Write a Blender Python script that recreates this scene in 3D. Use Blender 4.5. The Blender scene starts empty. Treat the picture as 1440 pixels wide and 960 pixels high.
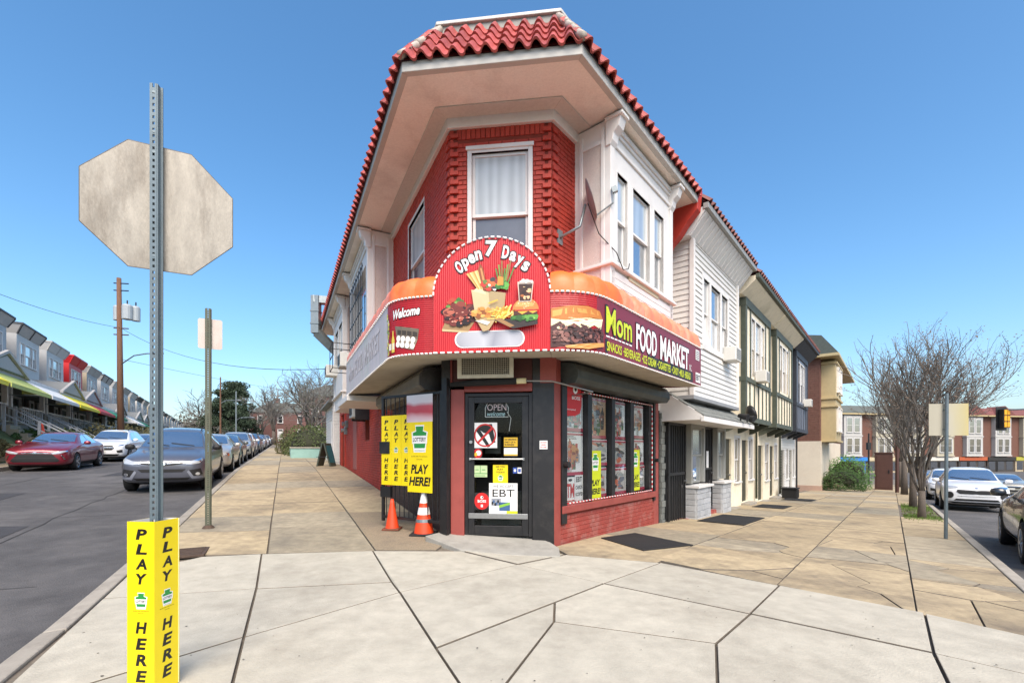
import bpy, bmesh, math, random
from mathutils import Vector, Matrix
from mathutils.bvhtree import BVHTree
R = math.radians
random.seed(7)
scene = bpy.context.scene
COL = scene.collection
# ------------------------------------------------------------------ camera
H_CAM = 1.38
cd = bpy.data.cameras.new('camera'); cam = bpy.data.objects.new('camera', cd); COL.objects.link(cam)
cam.location = (0, 0, H_CAM); cam.rotation_euler = (R(90), 0, 0)
cd.lens = 16; cd.sensor_width = 36; cd.shift_y = 155 / 1440; cd.clip_start = .05; cd.clip_end = 4000
scene.camera = cam
# ------------------------------------------------------------------ sky, sun, exposure
SUN_EL, SUN_AZ = R(50), R(166)          # azimuth clockwise from +Y (the camera's heading)
w = bpy.data.worlds.new('World'); scene.world = w; w.use_nodes = True
nt = w.node_tree; nt.nodes.clear()
sky = nt.nodes.new('ShaderNodeTexSky'); sky.sky_type = 'NISHITA'; sky.sun_disc = False
sky.sun_elevation = SUN_EL; sky.sun_rotation = SUN_AZ
sky.air_density = 1.0; sky.dust_density = 2.2; sky.ozone_density = 2.5; sky.altitude = 0
bg = nt.nodes.new('ShaderNodeBackground'); bg.inputs[1].default_value = .128
ow = nt.nodes.new('ShaderNodeOutputWorld')
hs_ = nt.nodes.new('ShaderNodeHueSaturation'); hs_.inputs['Saturation'].default_value = 1.24; hs_.inputs['Hue'].default_value = .494
nt.links.new(sky.outputs[0], hs_.inputs['Color']); nt.links.new(hs_.outputs[0], bg.inputs[0]); nt.links.new(bg.outputs[0], ow.inputs[0])
ld = bpy.data.lights.new('sun', 'SUN'); sun = bpy.data.objects.new('sun', ld); COL.objects.link(sun)
ld.energy = 2.4; ld.angle = R(45); ld.color = (1, .88, .74)
sd = Vector((math.sin(SUN_AZ) * math.cos(SUN_EL), math.cos(SUN_AZ) * math.cos(SUN_EL), math.sin(SUN_EL)))
sun.rotation_euler = sd.to_track_quat('Z', 'Y').to_euler(); sun.location = (8, -8, 14)
vs = scene.view_settings; vs.view_transform = 'Standard'; vs.look = 'None'; vs.gamma = 1; vs.exposure = 1.08
scene.render.engine = 'CYCLES'

# ------------------------------------------------------------------ helpers
def hx(s, k=1.0):
    o = []
    for i in (0, 2, 4):
        c = int(s[i:i+2], 16) / 255
        o.append(min(1, (c / 12.92 if c <= .04045 else ((c + .055) / 1.055) ** 2.4) * k))
    return tuple(o)
MATS = {}
def mat(name, col, rough=.7, var=.12, scale=6., bump=0., metal=0., spec=.5, rnd=0., coat=0., detail=6., dirt=None, dscale=1.2, damt=.5, stretch=None, emit=None, bscale=None):
    """procedural paint/stone/metal: noise mottling, per-piece random shade, optional dirt patches and bump"""
    if name in MATS: return MATS[name]
    m = bpy.data.materials.new(name); m.use_nodes = True; n = m.node_tree; N = n.nodes; L = n.links
    b = N['Principled BSDF']
    tc = N.new('ShaderNodeTexCoord'); src = tc.outputs['Object']
    if stretch:
        mp = N.new('ShaderNodeMapping'); mp.inputs['Scale'].default_value = stretch
        L.new(src, mp.inputs[0]); src = mp.outputs[0]
    nz = N.new('ShaderNodeTexNoise'); nz.inputs['Scale'].default_value = scale; nz.inputs['Detail'].default_value = detail
    nz.inputs['Roughness'].default_value = .65
    L.new(src, nz.inputs['Vector'])
    mr = N.new('ShaderNodeMapRange'); mr.inputs[1].default_value = .25; mr.inputs[2].default_value = .75
    mr.inputs[3].default_value = 1 - var; mr.inputs[4].default_value = 1 + var
    L.new(nz.outputs[0], mr.inputs[0])
    val = mr.outputs[0]
    if rnd:
        oi = N.new('ShaderNodeObjectInfo'); m2 = N.new('ShaderNodeMapRange')
        m2.inputs[3].default_value = 1 - rnd; m2.inputs[4].default_value = 1 + rnd
        L.new(oi.outputs['Random'], m2.inputs[0])
        mu = N.new('ShaderNodeMath'); mu.operation = 'MULTIPLY'
        L.new(val, mu.inputs[0]); L.new(m2.outputs[0], mu.inputs[1]); val = mu.outputs[0]
    vm = N.new('ShaderNodeVectorMath'); vm.operation = 'SCALE'; vm.inputs[0].default_value = col[:3]
    L.new(val, vm.inputs['Scale']); out = vm.outputs[0]
    if dirt:
        n2 = N.new('ShaderNodeTexNoise'); n2.inputs['Scale'].default_value = dscale; n2.inputs['Detail'].default_value = 8
        n2.inputs['Roughness'].default_value = .7
        L.new(src, n2.inputs['Vector'])
        m3 = N.new('ShaderNodeMapRange'); m3.inputs[1].default_value = .48; m3.inputs[2].default_value = .72; m3.inputs[4].default_value = damt
        L.new(n2.outputs[0], m3.inputs[0])
        mx = N.new('ShaderNodeMix'); mx.data_type = 'RGBA'
        L.new(m3.outputs[0], mx.inputs[0]); L.new(out, mx.inputs[6]); mx.inputs[7].default_value = (*dirt[:3], 1); out = mx.outputs[2]
    L.new(out, b.inputs['Base Color'])
    b.inputs['Roughness'].default_value = rough; b.inputs['Metallic'].default_value = metal
    b.inputs['Specular IOR Level'].default_value = spec; b.inputs['Coat Weight'].default_value = coat
    b.inputs['Coat Roughness'].default_value = .04
    if emit:
        b.inputs['Emission Color'].default_value = (*col[:3], 1); b.inputs['Emission Strength'].default_value = emit
    if bump:
        nb = N.new('ShaderNodeTexNoise'); nb.inputs['Scale'].default_value = bscale or scale * 6; nb.inputs['Detail'].default_value = 5
        L.new(src, nb.inputs['Vector'])
        bp = N.new('ShaderNodeBump'); bp.inputs['Strength'].default_value = bump; bp.inputs['Distance'].default_value = .02
        L.new(nb.outputs[0], bp.inputs['Height']); L.new(bp.outputs[0], b.inputs['Normal'])
    MATS[name] = m; return m
def glass(name, tint=(.02, .025, .03), refl=.35, rough=.03, fk=1., folds=False):
    """window glass seen from outside: dark depth under a glossy reflecting face"""
    if name in MATS: return MATS[name]
    m = bpy.data.materials.new(name); m.use_nodes = True; N = m.node_tree.nodes; L = m.node_tree.links
    b = N['Principled BSDF']; b.inputs['Roughness'].default_value = .15; b.inputs['Specular IOR Level'].default_value = .5
    tc = N.new('ShaderNodeTexCoord'); nz = N.new('ShaderNodeTexNoise'); nz.inputs['Scale'].default_value = 3; nz.inputs['Detail'].default_value = 4
    L.new(tc.outputs['Object'], nz.inputs['Vector'])
    mr = N.new('ShaderNodeMapRange'); mr.inputs[3].default_value = .6; mr.inputs[4].default_value = 1.4; L.new(nz.outputs[0], mr.inputs[0])
    vm = N.new('ShaderNodeVectorMath'); vm.operation = 'SCALE'; vm.inputs[0].default_value = tint; L.new(mr.outputs[0], vm.inputs['Scale'])
    L.new(vm.outputs[0], b.inputs['Base Color'])
    if folds:                                    # light and shade of curtain folds, painted as bands into the pane colour
        wv = N.new('ShaderNodeTexWave'); wv.inputs['Scale'].default_value = 2.2; wv.inputs['Distortion'].default_value = 7; wv.inputs['Detail'].default_value = 2; mpw = N.new('ShaderNodeMapping'); mpw.inputs['Scale'].default_value = (1, 1, .12)
        L.new(tc.outputs['Object'], mpw.inputs[0]); L.new(mpw.outputs[0], wv.inputs['Vector']); m5 = N.new('ShaderNodeMapRange'); m5.inputs[3].default_value = .84; m5.inputs[4].default_value = 1.05; L.new(wv.outputs[0], m5.inputs[0])
        v2 = N.new('ShaderNodeVectorMath'); v2.operation = 'SCALE'; L.new(vm.outputs[0], v2.inputs[0]); L.new(m5.outputs[0], v2.inputs['Scale']); L.new(v2.outputs[0], b.inputs['Base Color']); mr.inputs[3].default_value = .85; mr.inputs[4].default_value = 1.1
    g = N.new('ShaderNodeBsdfGlossy'); g.inputs['Roughness'].default_value = rough; g.inputs['Color'].default_value = (.9, .95, 1, 1)
    bp = N.new('ShaderNodeBump'); bp.inputs['Strength'].default_value = .04; n3 = N.new('ShaderNodeTexNoise'); n3.inputs['Scale'].default_value = 1.7
    L.new(tc.outputs['Object'], n3.inputs['Vector']); L.new(n3.outputs[0], bp.inputs['Height']); L.new(bp.outputs[0], g.inputs['Normal'])
    mx = N.new('ShaderNodeMixShader')
    fr = N.new('ShaderNodeFresnel'); fr.inputs[0].default_value = 1.45
    ad = N.new('ShaderNodeMath'); ad.operation = 'MULTIPLY_ADD'; ad.use_clamp = True; ad.inputs[1].default_value = fk; ad.inputs[2].default_value = refl
    L.new(fr.outputs[0], ad.inputs[0]); L.new(ad.outputs[0], mx.inputs[0])
    L.new(b.outputs[0], mx.inputs[1]); L.new(g.outputs[0], mx.inputs[2]); L.new(mx.outputs[0], N['Material Output'].inputs[0])
    MATS[name] = m; return m
def clear_glass(name):
    if name in MATS: return MATS[name]
    m = bpy.data.materials.new(name); m.use_nodes = True; N = m.node_tree.nodes; L = m.node_tree.links
    t = N.new('ShaderNodeBsdfTransparent'); t.inputs[0].default_value = (.93, .95, .95, 1)
    g = N.new('ShaderNodeBsdfGlossy'); g.inputs['Roughness'].default_value = .03
    fr = N.new('ShaderNodeFresnel'); fr.inputs[0].default_value = 1.45; mx = N.new('ShaderNodeMixShader')
    k = N.new('ShaderNodeMath'); k.operation = 'MULTIPLY'; k.inputs[1].default_value = .3; L.new(fr.outputs[0], k.inputs[0]); L.new(k.outputs[0], mx.inputs[0]); L.new(t.outputs[0], mx.inputs[1]); L.new(g.outputs[0], mx.inputs[2]); L.new(mx.outputs[0], N['Material Output'].inputs[0])
    MATS[name] = m; return m

V = Vector
def FR(o, u, n):
    o = V((o[0], o[1])); u = V(u); n = V(n)
    def P(s, d, z): return V((o.x + u.x * s + n.x * d, o.y + u.y * s + n.y * d, z))
    P.o, P.u, P.n = o, u, n
    return P
ID = lambda s, d, z: V((s, d, z))
uL, nL = V((-.4472, .8944)), V((-.8944, -.4472))
uR, nR = V((.6415, .7671)), V((.7671, -.6415))
uC, nC = V((.9933, -.1157)), V((-.1157, -.9933))
C0, MC = V((-.32, 5.83)), V((-.18, 7.03))
FL, FRt, FC = FR(C0, uL, nL), FR(C0, uR, nR), FR(MC, uC, nC)
CH = .79; SC = 1.44            # half the chamfer, distance corner -> chamfer edge along each wall
def sm(x): x = max(0, min(1, x)); return x * x * (3 - 2 * x)
def hL(s): return 0 if s < 0 else (.05 * s if s < 14 else .7 + .029 * (min(s, 150) - 14))
def hR(s): return 0 if s < 0 else -.035 * min(s, 70)
def g(x, y):
    """height of the pavement: the left street climbs, the right one falls"""
    d = V((x, y)) - C0
    m = d.x * .9932 - d.y * .1161; b = d.x * .1161 + d.y * .9932
    w = sm((m / (2 + .35 * max(0, b)) + 1) / 2)
    return (1 - w) * hL(d.dot(uL)) + w * hR(d.dot(uR))
def gp(p): return g(p[0], p[1])
def px(u, v, off=0):
    """photo pixel (1440x960) -> the point where its ray meets the pavement"""
    z = 0
    for i in range(40):
        y = (H_CAM - z) * 640 / (v - 635); x = (u - 720) / 640 * y; z = .5 * z + .5 * (g(x, y) + off)
    return V((x, y, z))

class Mb:
    def __init__(s): s.v = []; s.f = []; s.m = []
    def poly(s, pts, mi=0):
        k = len(s.v); s.v += [tuple(p) for p in pts]; s.f.append(tuple(range(k, k + len(pts)))); s.m.append(mi); return s
    def hexa(s, p, mi=0):
        k = len(s.v); s.v += [tuple(q) for q in p]
        for q in ((0, 3, 2, 1), (4, 5, 6, 7), (0, 1, 5, 4), (1, 2, 6, 5), (2, 3, 7, 6), (3, 0, 4, 7)):
            s.f.append(tuple(k + i for i in q)); s.m.append(mi)
        return s
    def box(s, F, a0, a1, b0, b1, c0, c1, mi=0):
        return s.hexa([F(a0, b0, c0), F(a1, b0, c0), F(a1, b1, c0), F(a0, b1, c0), F(a0, b0, c1), F(a1, b0, c1), F(a1, b1, c1), F(a0, b1, c1)], mi)
    def prism(s, A, Bp, mi=0, ms=None):
        n = len(A); k = len(s.v); s.v += [tuple(p) for p in A] + [tuple(p) for p in Bp]
        s.f.append(tuple(range(k + n - 1, k - 1, -1))); s.f.append(tuple(range(k + n, k + 2 * n))); s.m += [mi, mi]
        for i in range(n):
            j = (i + 1) % n; s.f.append((k + i, k + j, k + n + j, k + n + i)); s.m.append(mi if ms is None else ms)
        return s
    def tube(s, pts, r, n=6, mi=0, cap=True):
        pts = [V(p) for p in pts]; k = len(s.v); a = None
        for i, p in enumerate(pts):
            t = (pts[min(i + 1, len(pts) - 1)] - pts[max(i - 1, 0)])
            if t.length < 1e-9: t = V((0, 0, 1))
            t.normalize()
            if a is None: a = t.orthogonal().normalized()
            else:
                a = a - t * a.dot(t)
                a = a.normalized() if a.length > 1e-6 else t.orthogonal().normalized()
            b = t.cross(a); rr = r[i] if isinstance(r, (list, tuple)) else r
            for j in range(n):
                q = 2 * math.pi * j / n
                s.v.append(tuple(p + a * (rr * math.cos(q)) + b * (rr * math.sin(q))))
        for i in range(len(pts) - 1):
            for j in range(n):
                j2 = (j + 1) % n
                s.f.append((k + i * n + j, k + i * n + j2, k + (i + 1) * n + j2, k + (i + 1) * n + j)); s.m.append(mi)
        if cap:
            s.f.append(tuple(k + j for j in range(n - 1, -1, -1))); s.f.append(tuple(k + (len(pts) - 1) * n + j for j in range(n))); s.m += [mi, mi]
        return s
    def lathe(s, prof, n=16, M=None, mi=0):
        M = M or Matrix(); k = len(s.v)
        for r, h in prof:
            for j in range(n):
                q = 2 * math.pi * j / n; s.v.append(tuple(M @ V((r * math.cos(q), r * math.sin(q), h))))
        for i in range(len(prof) - 1):
            for j in range(n):
                j2 = (j + 1) % n; s.f.append((k + i * n + j, k + i * n + j2, k + (i + 1) * n + j2, k + (i + 1) * n + j)); s.m.append(mi)
        return s
    def grid(s, fn, us, vs_, mi=0):
        k = len(s.v); nv = len(vs_)
        for u in us:
            for v in vs_: s.v.append(tuple(fn(u, v)))
        for i in range(len(us) - 1):
            for j in range(nv - 1):
                s.f.append((k + i * nv + j, k + (i + 1) * nv + j, k + (i + 1) * nv + j + 1, k + i * nv + j + 1)); s.m.append(mi)
        return s
def rng(a, b, n): return [a + (b - a) * i / n for i in range(n + 1)]
OFF = {}
def top(o):
    while o.parent: o = o.parent
    return o
def tag(o, label=None, cat=None, group=None, kind=None):
    if label: o['label'] = label
    if cat: o['category'] = cat
    if group: o['group'] = group
    if kind: o['kind'] = kind
    return o
def thing(name, label, cat, loc=(0, 0, 0), group=None, world=True, rz=0):
    o = bpy.data.objects.new(name, None); COL.objects.link(o); o.location = loc; o.rotation_euler = (0, 0, rz); o.empty_display_size = .2
    tag(o, label, cat, group)
    if world: OFF[o.name] = V(loc)
    return o
def mk(name, mb, mats, parent=None, smooth=False, bevel=0, label=None, cat=None, group=None, kind=None, loc=None, sub=0):
    """one mesh object; world-space vertices are stored relative to the thing's base"""
    off = V((0, 0, 0))
    if parent is not None: off = OFF.get(top(parent).name, off)
    elif loc is not None: off = V(loc)
    me = bpy.data.meshes.new(name)
    me.from_pydata([(v[0] - off.x, v[1] - off.y, v[2] - off.z) for v in mb.v], [], mb.f)
    if not isinstance(mats, (list, tuple)): mats = [mats]
    for m in mats: me.materials.append(m)
    if len(mats) > 1: me.polygons.foreach_set('material_index', mb.m)
    if smooth: me.polygons.foreach_set('use_smooth', [True] * len(me.polygons))
    me.update()
    o = bpy.data.objects.new(name, me); COL.objects.link(o)
    if parent is not None: o.parent = parent
    else:
        o.location = off
        if off.length: OFF[o.name] = off
    if bevel:
        bv = o.modifiers.new('bevel', 'BEVEL'); bv.width = bevel; bv.segments = 2; bv.limit_method = 'ANGLE'; bv.angle_limit = R(35)
    if sub:
        ss = o.modifiers.new('subd', 'SUBSURF'); ss.levels = sub; ss.render_levels = sub
    tag(o, label, cat, group, kind)
    return o
def dup(o, parent=None):
    c = o.copy(); COL.objects.link(c); c.parent = parent
    for ch in o.children: dup(ch, c)
    return c
# ---- flat lettering
_T = {}
def text2d(body, bold=.0, shear=0.):
    key = (body, bold, shear)
    if key in _T: return _T[key]
    cu = bpy.data.curves.new('lettering', 'FONT'); cu.body = body; cu.dimensions = '2D'; cu.fill_mode = 'BOTH'; cu.offset = bold; cu.shear = shear
    cu.resolution_u = 3
    ob = bpy.data.objects.new('lettering', cu)
    me = bpy.data.meshes.new_from_object(ob)
    vs_ = [(v.co.x, v.co.y) for v in me.vertices]; fs = [tuple(p.vertices) for p in me.polygons]
    bpy.data.objects.remove(ob); bpy.data.curves.remove(cu); bpy.data.meshes.remove(me)
    if not vs_: vs_ = [(0, 0)]
    x0 = min(v[0] for v in vs_); x1 = max(v[0] for v in vs_); y0 = min(v[1] for v in vs_); y1 = max(v[1] for v in vs_)
    vs_ = [((x - x0) / max(1e-6, x1 - x0), (y - y0) / max(1e-6, y1 - y0)) for x, y in vs_]
    _T[key] = (vs_, fs); return _T[key]
def txt(mb, body, x, y, w, h, mp, mi=0, bold=.02, shear=0., warp=None):
    """lettering filling the box (x, y, w, h) of the 2-D sheet mp"""
    vs_, fs = text2d(body, bold, shear); k = len(mb.v)
    for a, b in vs_:
        X, Y = x + a * w, y + b * h
        if warp: X, Y = warp(X, Y)
        mb.v.append(tuple(mp(X, Y)))
    for f in fs: mb.f.append(tuple(k + i for i in f)); mb.m.append(mi)
def shape(mb, pts, mp, mi=0, cuts=0):
    """flat printed patch; cuts > 0 subdivides it so that it can bend with the sheet"""
    if not cuts:
        mb.poly([mp(*p) for p in pts], mi); return
    bm = bmesh.new(); bm.faces.new([bm.verts.new((p[0], p[1], 0)) for p in pts]); bmesh.ops.triangulate(bm, faces=bm.faces[:])
    bmesh.ops.subdivide_edges(bm, edges=bm.edges[:], cuts=cuts, use_grid_fill=True); bmesh.ops.triangulate(bm, faces=bm.faces[:])
    bm.verts.index_update(); k = len(mb.v)
    for v in bm.verts: mb.v.append(tuple(mp(v.co.x, v.co.y)))
    for f in bm.faces: mb.f.append(tuple(k + v.index for v in f.verts)); mb.m.append(mi)
    bm.free()
def ell(cx, cy, rx, ry, n=16, jit=0, a0=0, a1=360):
    full = abs(a1 - a0) >= 360
    return [(cx + rx * math.cos(R(a0 + (a1 - a0) * i / n)) * (1 + random.uniform(-jit, jit)), cy + ry * math.sin(R(a0 + (a1 - a0) * i / n)) * (1 + random.uniform(-jit, jit))) for i in range(n if full else n + 1)]
def rect(x0, y0, x1, y1): return [(x0, y0), (x1, y0), (x1, y1), (x0, y1)]
def flat(col, name, rough=.45): return mat('print_' + name, col, rough=rough, var=.04, scale=20)

# ------------------------------------------------------------------ shared materials
M_CONC = mat('new_concrete', hx('CCC6B4', .69), .9, .18, 5, detail=15, bump=.25, rnd=.06, dirt=hx('837C6E'), dscale=.8, damt=.62, bscale=60)
M_TAN = mat('old_concrete', hx('C0AE8C', .7), .92, .3, 7, detail=15, bump=.35, rnd=.16, dirt=hx('5E554A'), dscale=.9, damt=.85, bscale=70)
M_TAN2 = mat('grey_old_concrete', hx('AFA48C', .7), .92, .32, 7, detail=15, bump=.45, rnd=.14, dirt=hx('6B655A'), dscale=1.3, damt=.8, bscale=60)
M_BED = mat('joint_dirt', hx('6E665A'), .95, .25, 12)
M_KERB = mat('kerb_stone', hx('A8A194', .8), .85, .15, 5, bump=.3, rnd=.1, dirt=hx('5C564D'), dscale=2)
M_ASPH = mat('asphalt', hx('504F4F', .95), .93, .3, 2.2, bump=.7, detail=14, dirt=hx('7A7774'), dscale=.45, damt=.5, bscale=80)
M_BRICK = mat('red_painted_brick', hx('A93626', .95), .66, .22, 7, bump=.2, rnd=.14, dirt=hx('74261A'), dscale=1.5, damt=.4)
M_MORT = mat('red_painted_mortar', hx('85301F', .8), .8, .15, 8)
M_REDP = mat('red_trim_paint', hx('9A4A42', .9), .5, .1, 5, dirt=hx('6A2A26'), dscale=3, damt=.4)
M_WHITE = mat('white_trim_paint', hx('E6E4E0', .86), .55, .05, 4, dirt=hx('A9A098'), dscale=2, damt=.35)
M_STUC = mat('pebbled_stucco', hx('DCCFC6', .8), .9, .1, 40, bump=.5, dirt=hx('A58E80'), dscale=1.0, damt=.45, bscale=130)
M_SOFF = mat('soffit_stucco', hx('F0EADF', .98), .9, .08, 30, bump=.35, dirt=hx('A8978A'), dscale=.7, damt=.5, bscale=120)
M_BLACK = mat('black_metal_paint', hx('1B1B1D'), .42, .2, 8, spec=.5, dirt=hx('45403C'), dscale=4, damt=.35)
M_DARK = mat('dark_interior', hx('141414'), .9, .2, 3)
M_GALV = mat('galvanised_steel', hx('8D9698', .9), .45, .12, 14, metal=.6, dirt=hx('666C6C'), dscale=5)
M_ALU = mat('brushed_aluminium', hx('A6A8A8'), .35, .1, 20, metal=.85)
M_TILE = mat('glazed_red_tile', hx('A84C44', .95), .5, .2, 9, rnd=.26, spec=.45, bump=.25, dirt=hx('6A332C'), dscale=4, damt=.7)
M_GLS = glass('window_glass', (.03, .035, .04), .12)
M_CURT = glass('curtained_glass', hx('B9C2C3', .95), .0, .15, .35, True)
M_SHADE = glass('shaded_glass', hx('6A7076', .7), .02, .12, .5)
M_CLEAR = clear_glass('clear_glass'); M_GLSD = glass('dark_glass', (.02, .022, .026), .03, .08, .35)
M_TEXTK = flat(hx('1A1A18'), 'black'); M_TEXTW = flat(hx('F2F0EC', .92), 'white'); M_YEL = mat('print_yellow', hx('F5DA12', .9), .4, .04, 8)
M_GRN = flat(hx('2B8A3E'), 'green'); M_RED = flat(hx('C7201F', .95), 'red'); M_LIME = flat(hx('C9D41E', .9), 'lime')
M_RUB = mat('black_rubber', hx('1E1D1C'), .85, .25, 20)
# ================================================================== ground
def coords(lo, hi, step):
    a = []; x = lo
    while x <= hi: a.append(x); x += step
    p = step
    while a[-1] < 1500: p *= 1.35; a.append(a[-1] + p)
    p = step
    while a[0] > -1500: p *= 1.35; a.insert(0, a[0] - p)
    return a
gm = Mb()
gm.grid(lambda x, y: V((x, y, g(x, y) - .15)), coords(-30, 36, .75), coords(-8, 42, .75))
mk('road', gm, M_ASPH, smooth=True, kind='structure')
DET = nL.x * nR.y - nL.y * nR.x
def PAB(a, b, dz=0.):
    """point at distance a out from the left wall line and b out from the right wall line"""
    x = C0.x + (a * nR.y - nL.y * b) / DET; y = C0.y + (nL.x * b - nR.x * a) / DET
    return V((x, y, g(x, y) + dz))
KL, KR = 4.0, 5.2
bm_ = Mb()
bm_.grid(lambda b, a: PAB(a, b, -.03), [5.2, 4, 2.6, 1.3, 0, -1.3, -2.6] + [-4 - 2 * i for i in range(50)], rng(-.3, KL - .15, 4))
bm_.grid(lambda a, b: PAB(a, b, -.03), [-.3 - i * 1.5 for i in range(50)], rng(-.3, KR - .15, 4))
# front skirts of the pavement above the road
sidewalk = mk('sidewalk', bm_, M_BED, kind='structure')
def inset(pts, gap):
    n = len(pts); ar = sum(pts[i][0] * pts[(i + 1) % n][1] - pts[(i + 1) % n][0] * pts[i][1] for i in range(n))
    if ar < 0: pts = pts[::-1]
    out = []
    for i in range(n):
        p, q, r = V(pts[i - 1][:2]), V(pts[i][:2]), V(pts[(i + 1) % n][:2])
        e1 = (q - p).normalized(); e2 = (r - q).normalized(); n1 = V((-e1.y, e1.x)); n2 = V((-e2.y, e2.x))
        k = n1 + n2; k = k / max(.35, k.length_squared) * 2
        out.append(q + k * gap * .5)
    return out
def slab(pts, m, gap=.018, th=.07, dz=0., name='slab'):
    q = inset(pts, gap); mb = Mb()
    zz = dz + random.uniform(-.004, .004)
    mb.prism([V((p.x, p.y, gp(p) - th)) for p in q], [V((p.x, p.y, gp(p) + zz)) for p in q], 0, 1)
    return mk(name, mb, [m, M_BED], sidewalk, bevel=.005)
NEW = [
 [(190, 799), (257, 788), (283, 782), (368, 778), (360.5, 826.7), (144, 841), (176, 811)],
 [(368, 778), (524, 773.5), (551, 817.5), (360.5, 826.7)],
 [(144, 841), (360.5, 826.7), (343, 894.7), (110, 965), (12, 962)],
 [(360.5, 826.7), (551, 817.5), (562, 831.7), (343, 894.7)],
 [(12, 962), (110, 965), (343, 894.7), (327.5, 957), (280, 1200), (-330, 1200)],
 [(343, 894.7), (562, 831.7), (613, 910), (646, 959), (676.6, 1004.6), (808, 1200), (280, 1200), (327.5, 957)],
 [(524, 773.5), (613, 774), (648, 774), (728, 793), (562, 831.7), (551, 817.5)],
 [(562, 831.7), (728, 793), (849, 819.5), (780, 846), (613, 910)],
 [(728, 793), (796, 779), (929, 790.5), (849, 819.5)],
 [(849, 819.5), (929, 790.5), (1096, 822.5), (1055, 862)],
 [(613, 910), (780, 846), (779, 873), (676.6, 1004.6)],
 [(780, 846), (849, 819.5), (1055, 862), (1007, 903.5), (779, 873)],
 [(779, 873), (1007, 903.5), (1009, 960), (1016, 1200), (808, 1200), (676.6, 1004.6)],
 [(1055, 862), (1096, 822.5), (1300, 861), (1313, 917)],
 [(1007, 903.5), (1055, 862), (1313, 917), (1332, 956), (1440, 1200), (1016, 1200), (1009, 960)],
 [(1300, 861), (1440, 892), (1460, 897), (1480, 955), (1440, 946), (1313, 917)],
 [(1313, 917), (1440, 946), (1480, 955), (1600, 1200), (1440, 1200), (1332, 956)],
]
NEW.append([(650, 774), (728, 792.6), (794, 779.4), (720, 772)])
for q in NEW: slab([px(*p) for p in q], M_CONC, gap=.018)
# pavement behind the camera, out to the corner kerbs
for pts in ([(3.8, 2.4), (3.8, 5.05), (2.35, 5.05), (2.35, 4.45)], [(3.8, 1.5), (3.8, 2.38), (2.5, 4.2), (2.5, 3.4)]):
    slab([PAB(*p) for p in pts], M_CONC)
slab([px(1462, 897.5), px(1482, 955), px(1600, 1200), FRt(-2.3, 5.05, 0), FRt(1.0, 5.05, 0)], M_CONC)
slab([PAB(2.33, 4.47), PAB(2.33, 5.05), PAB(.2, 5.05), PAB(.2, 4.8)], M_CONC)
def cells(poly, n):
    """break a slab into irregular pieces round random seeds"""
    xs = [p[0] for p in poly]; ys = [p[1] for p in poly]; seeds = [V((random.uniform(min(xs), max(xs)), random.uniform(min(ys), max(ys)))) for _ in range(n)]
    out = []
    for i, a in enumerate(seeds):
        c = [V(p[:2]) for p in poly]
        for j, b in enumerate(seeds):
            if i == j or len(c) < 3: continue
            mid = (a + b) / 2; nn = (b - a); r = []
            for k in range(len(c)):
                p, q = c[k], c[(k + 1) % len(c)]; dp = (p - mid).dot(nn); dq = (q - mid).dot(nn)
                if dp <= 0: r.append(p)
                if dp * dq < 0: r.append(p + (q - p) * (dp / (dp - dq)))
            c = r
        if len(c) >= 3:
            k = []
            for p in c:
                if not k or (p - k[-1]).length > .03: k.append(p)
            if len(k) >= 3: out.append(k)
    return out
M_PEB = mat('pebbled_old_concrete', hx('A3937A', .75), .95, .3, 45, bump=.9, detail=3, bscale=70, dirt=hx('6B6156'), dscale=2)
def row_lines(s0, n):
    a = [s0]
    for i in range(n): a.append(a[-1] + random.uniform(1.35, 1.75))
    return a
def FLg(s, d): p = FL(s, d, 0); return p
colsL = [.03, 1.22, 2.52, 3.84]
rl = row_lines(.62, 34)
for k in range(len(rl) - 1):
    for c in range(3):
        d0, d1 = colsL[c], colsL[c + 1]
        sk = .28 * max(0, 1 - k / 6); sk1 = .28 * max(0, 1 - (k + 1) / 6)
        jog = (0, .12, -.1)[c] if k else 0
        jog1 = (0, .12, -.1)[c]
        q = [FLg(rl[k] + sk * d0 + jog, d0), FLg(rl[k] + sk * d1 + jog, d1), FLg(rl[k + 1] + sk1 * d1 + jog1, d1), FLg(rl[k + 1] + sk1 * d0 + jog1, d0)]
        if k == 0 and c == 0:
            q = [FLg(.72, .45), FLg(1.0, 1.22), FLg(rl[1] + .3, 1.22), FLg(rl[1], .03), FLg(1.5, .03), FLg(1.2, .1)]
        m = M_PEB if c == 0 and k < 2 else random.choice((M_TAN, M_TAN, M_TAN2))
        slab([(p.x, p.y) for p in q], m, gap=.014 + .01 * random.random(), dz=random.uniform(-.004, .004))
colsR = [.03, 1.55, 3.03, 4.15, 5.05]
rr = row_lines(1.62, 34)
rr[0] = 1.62
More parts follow.
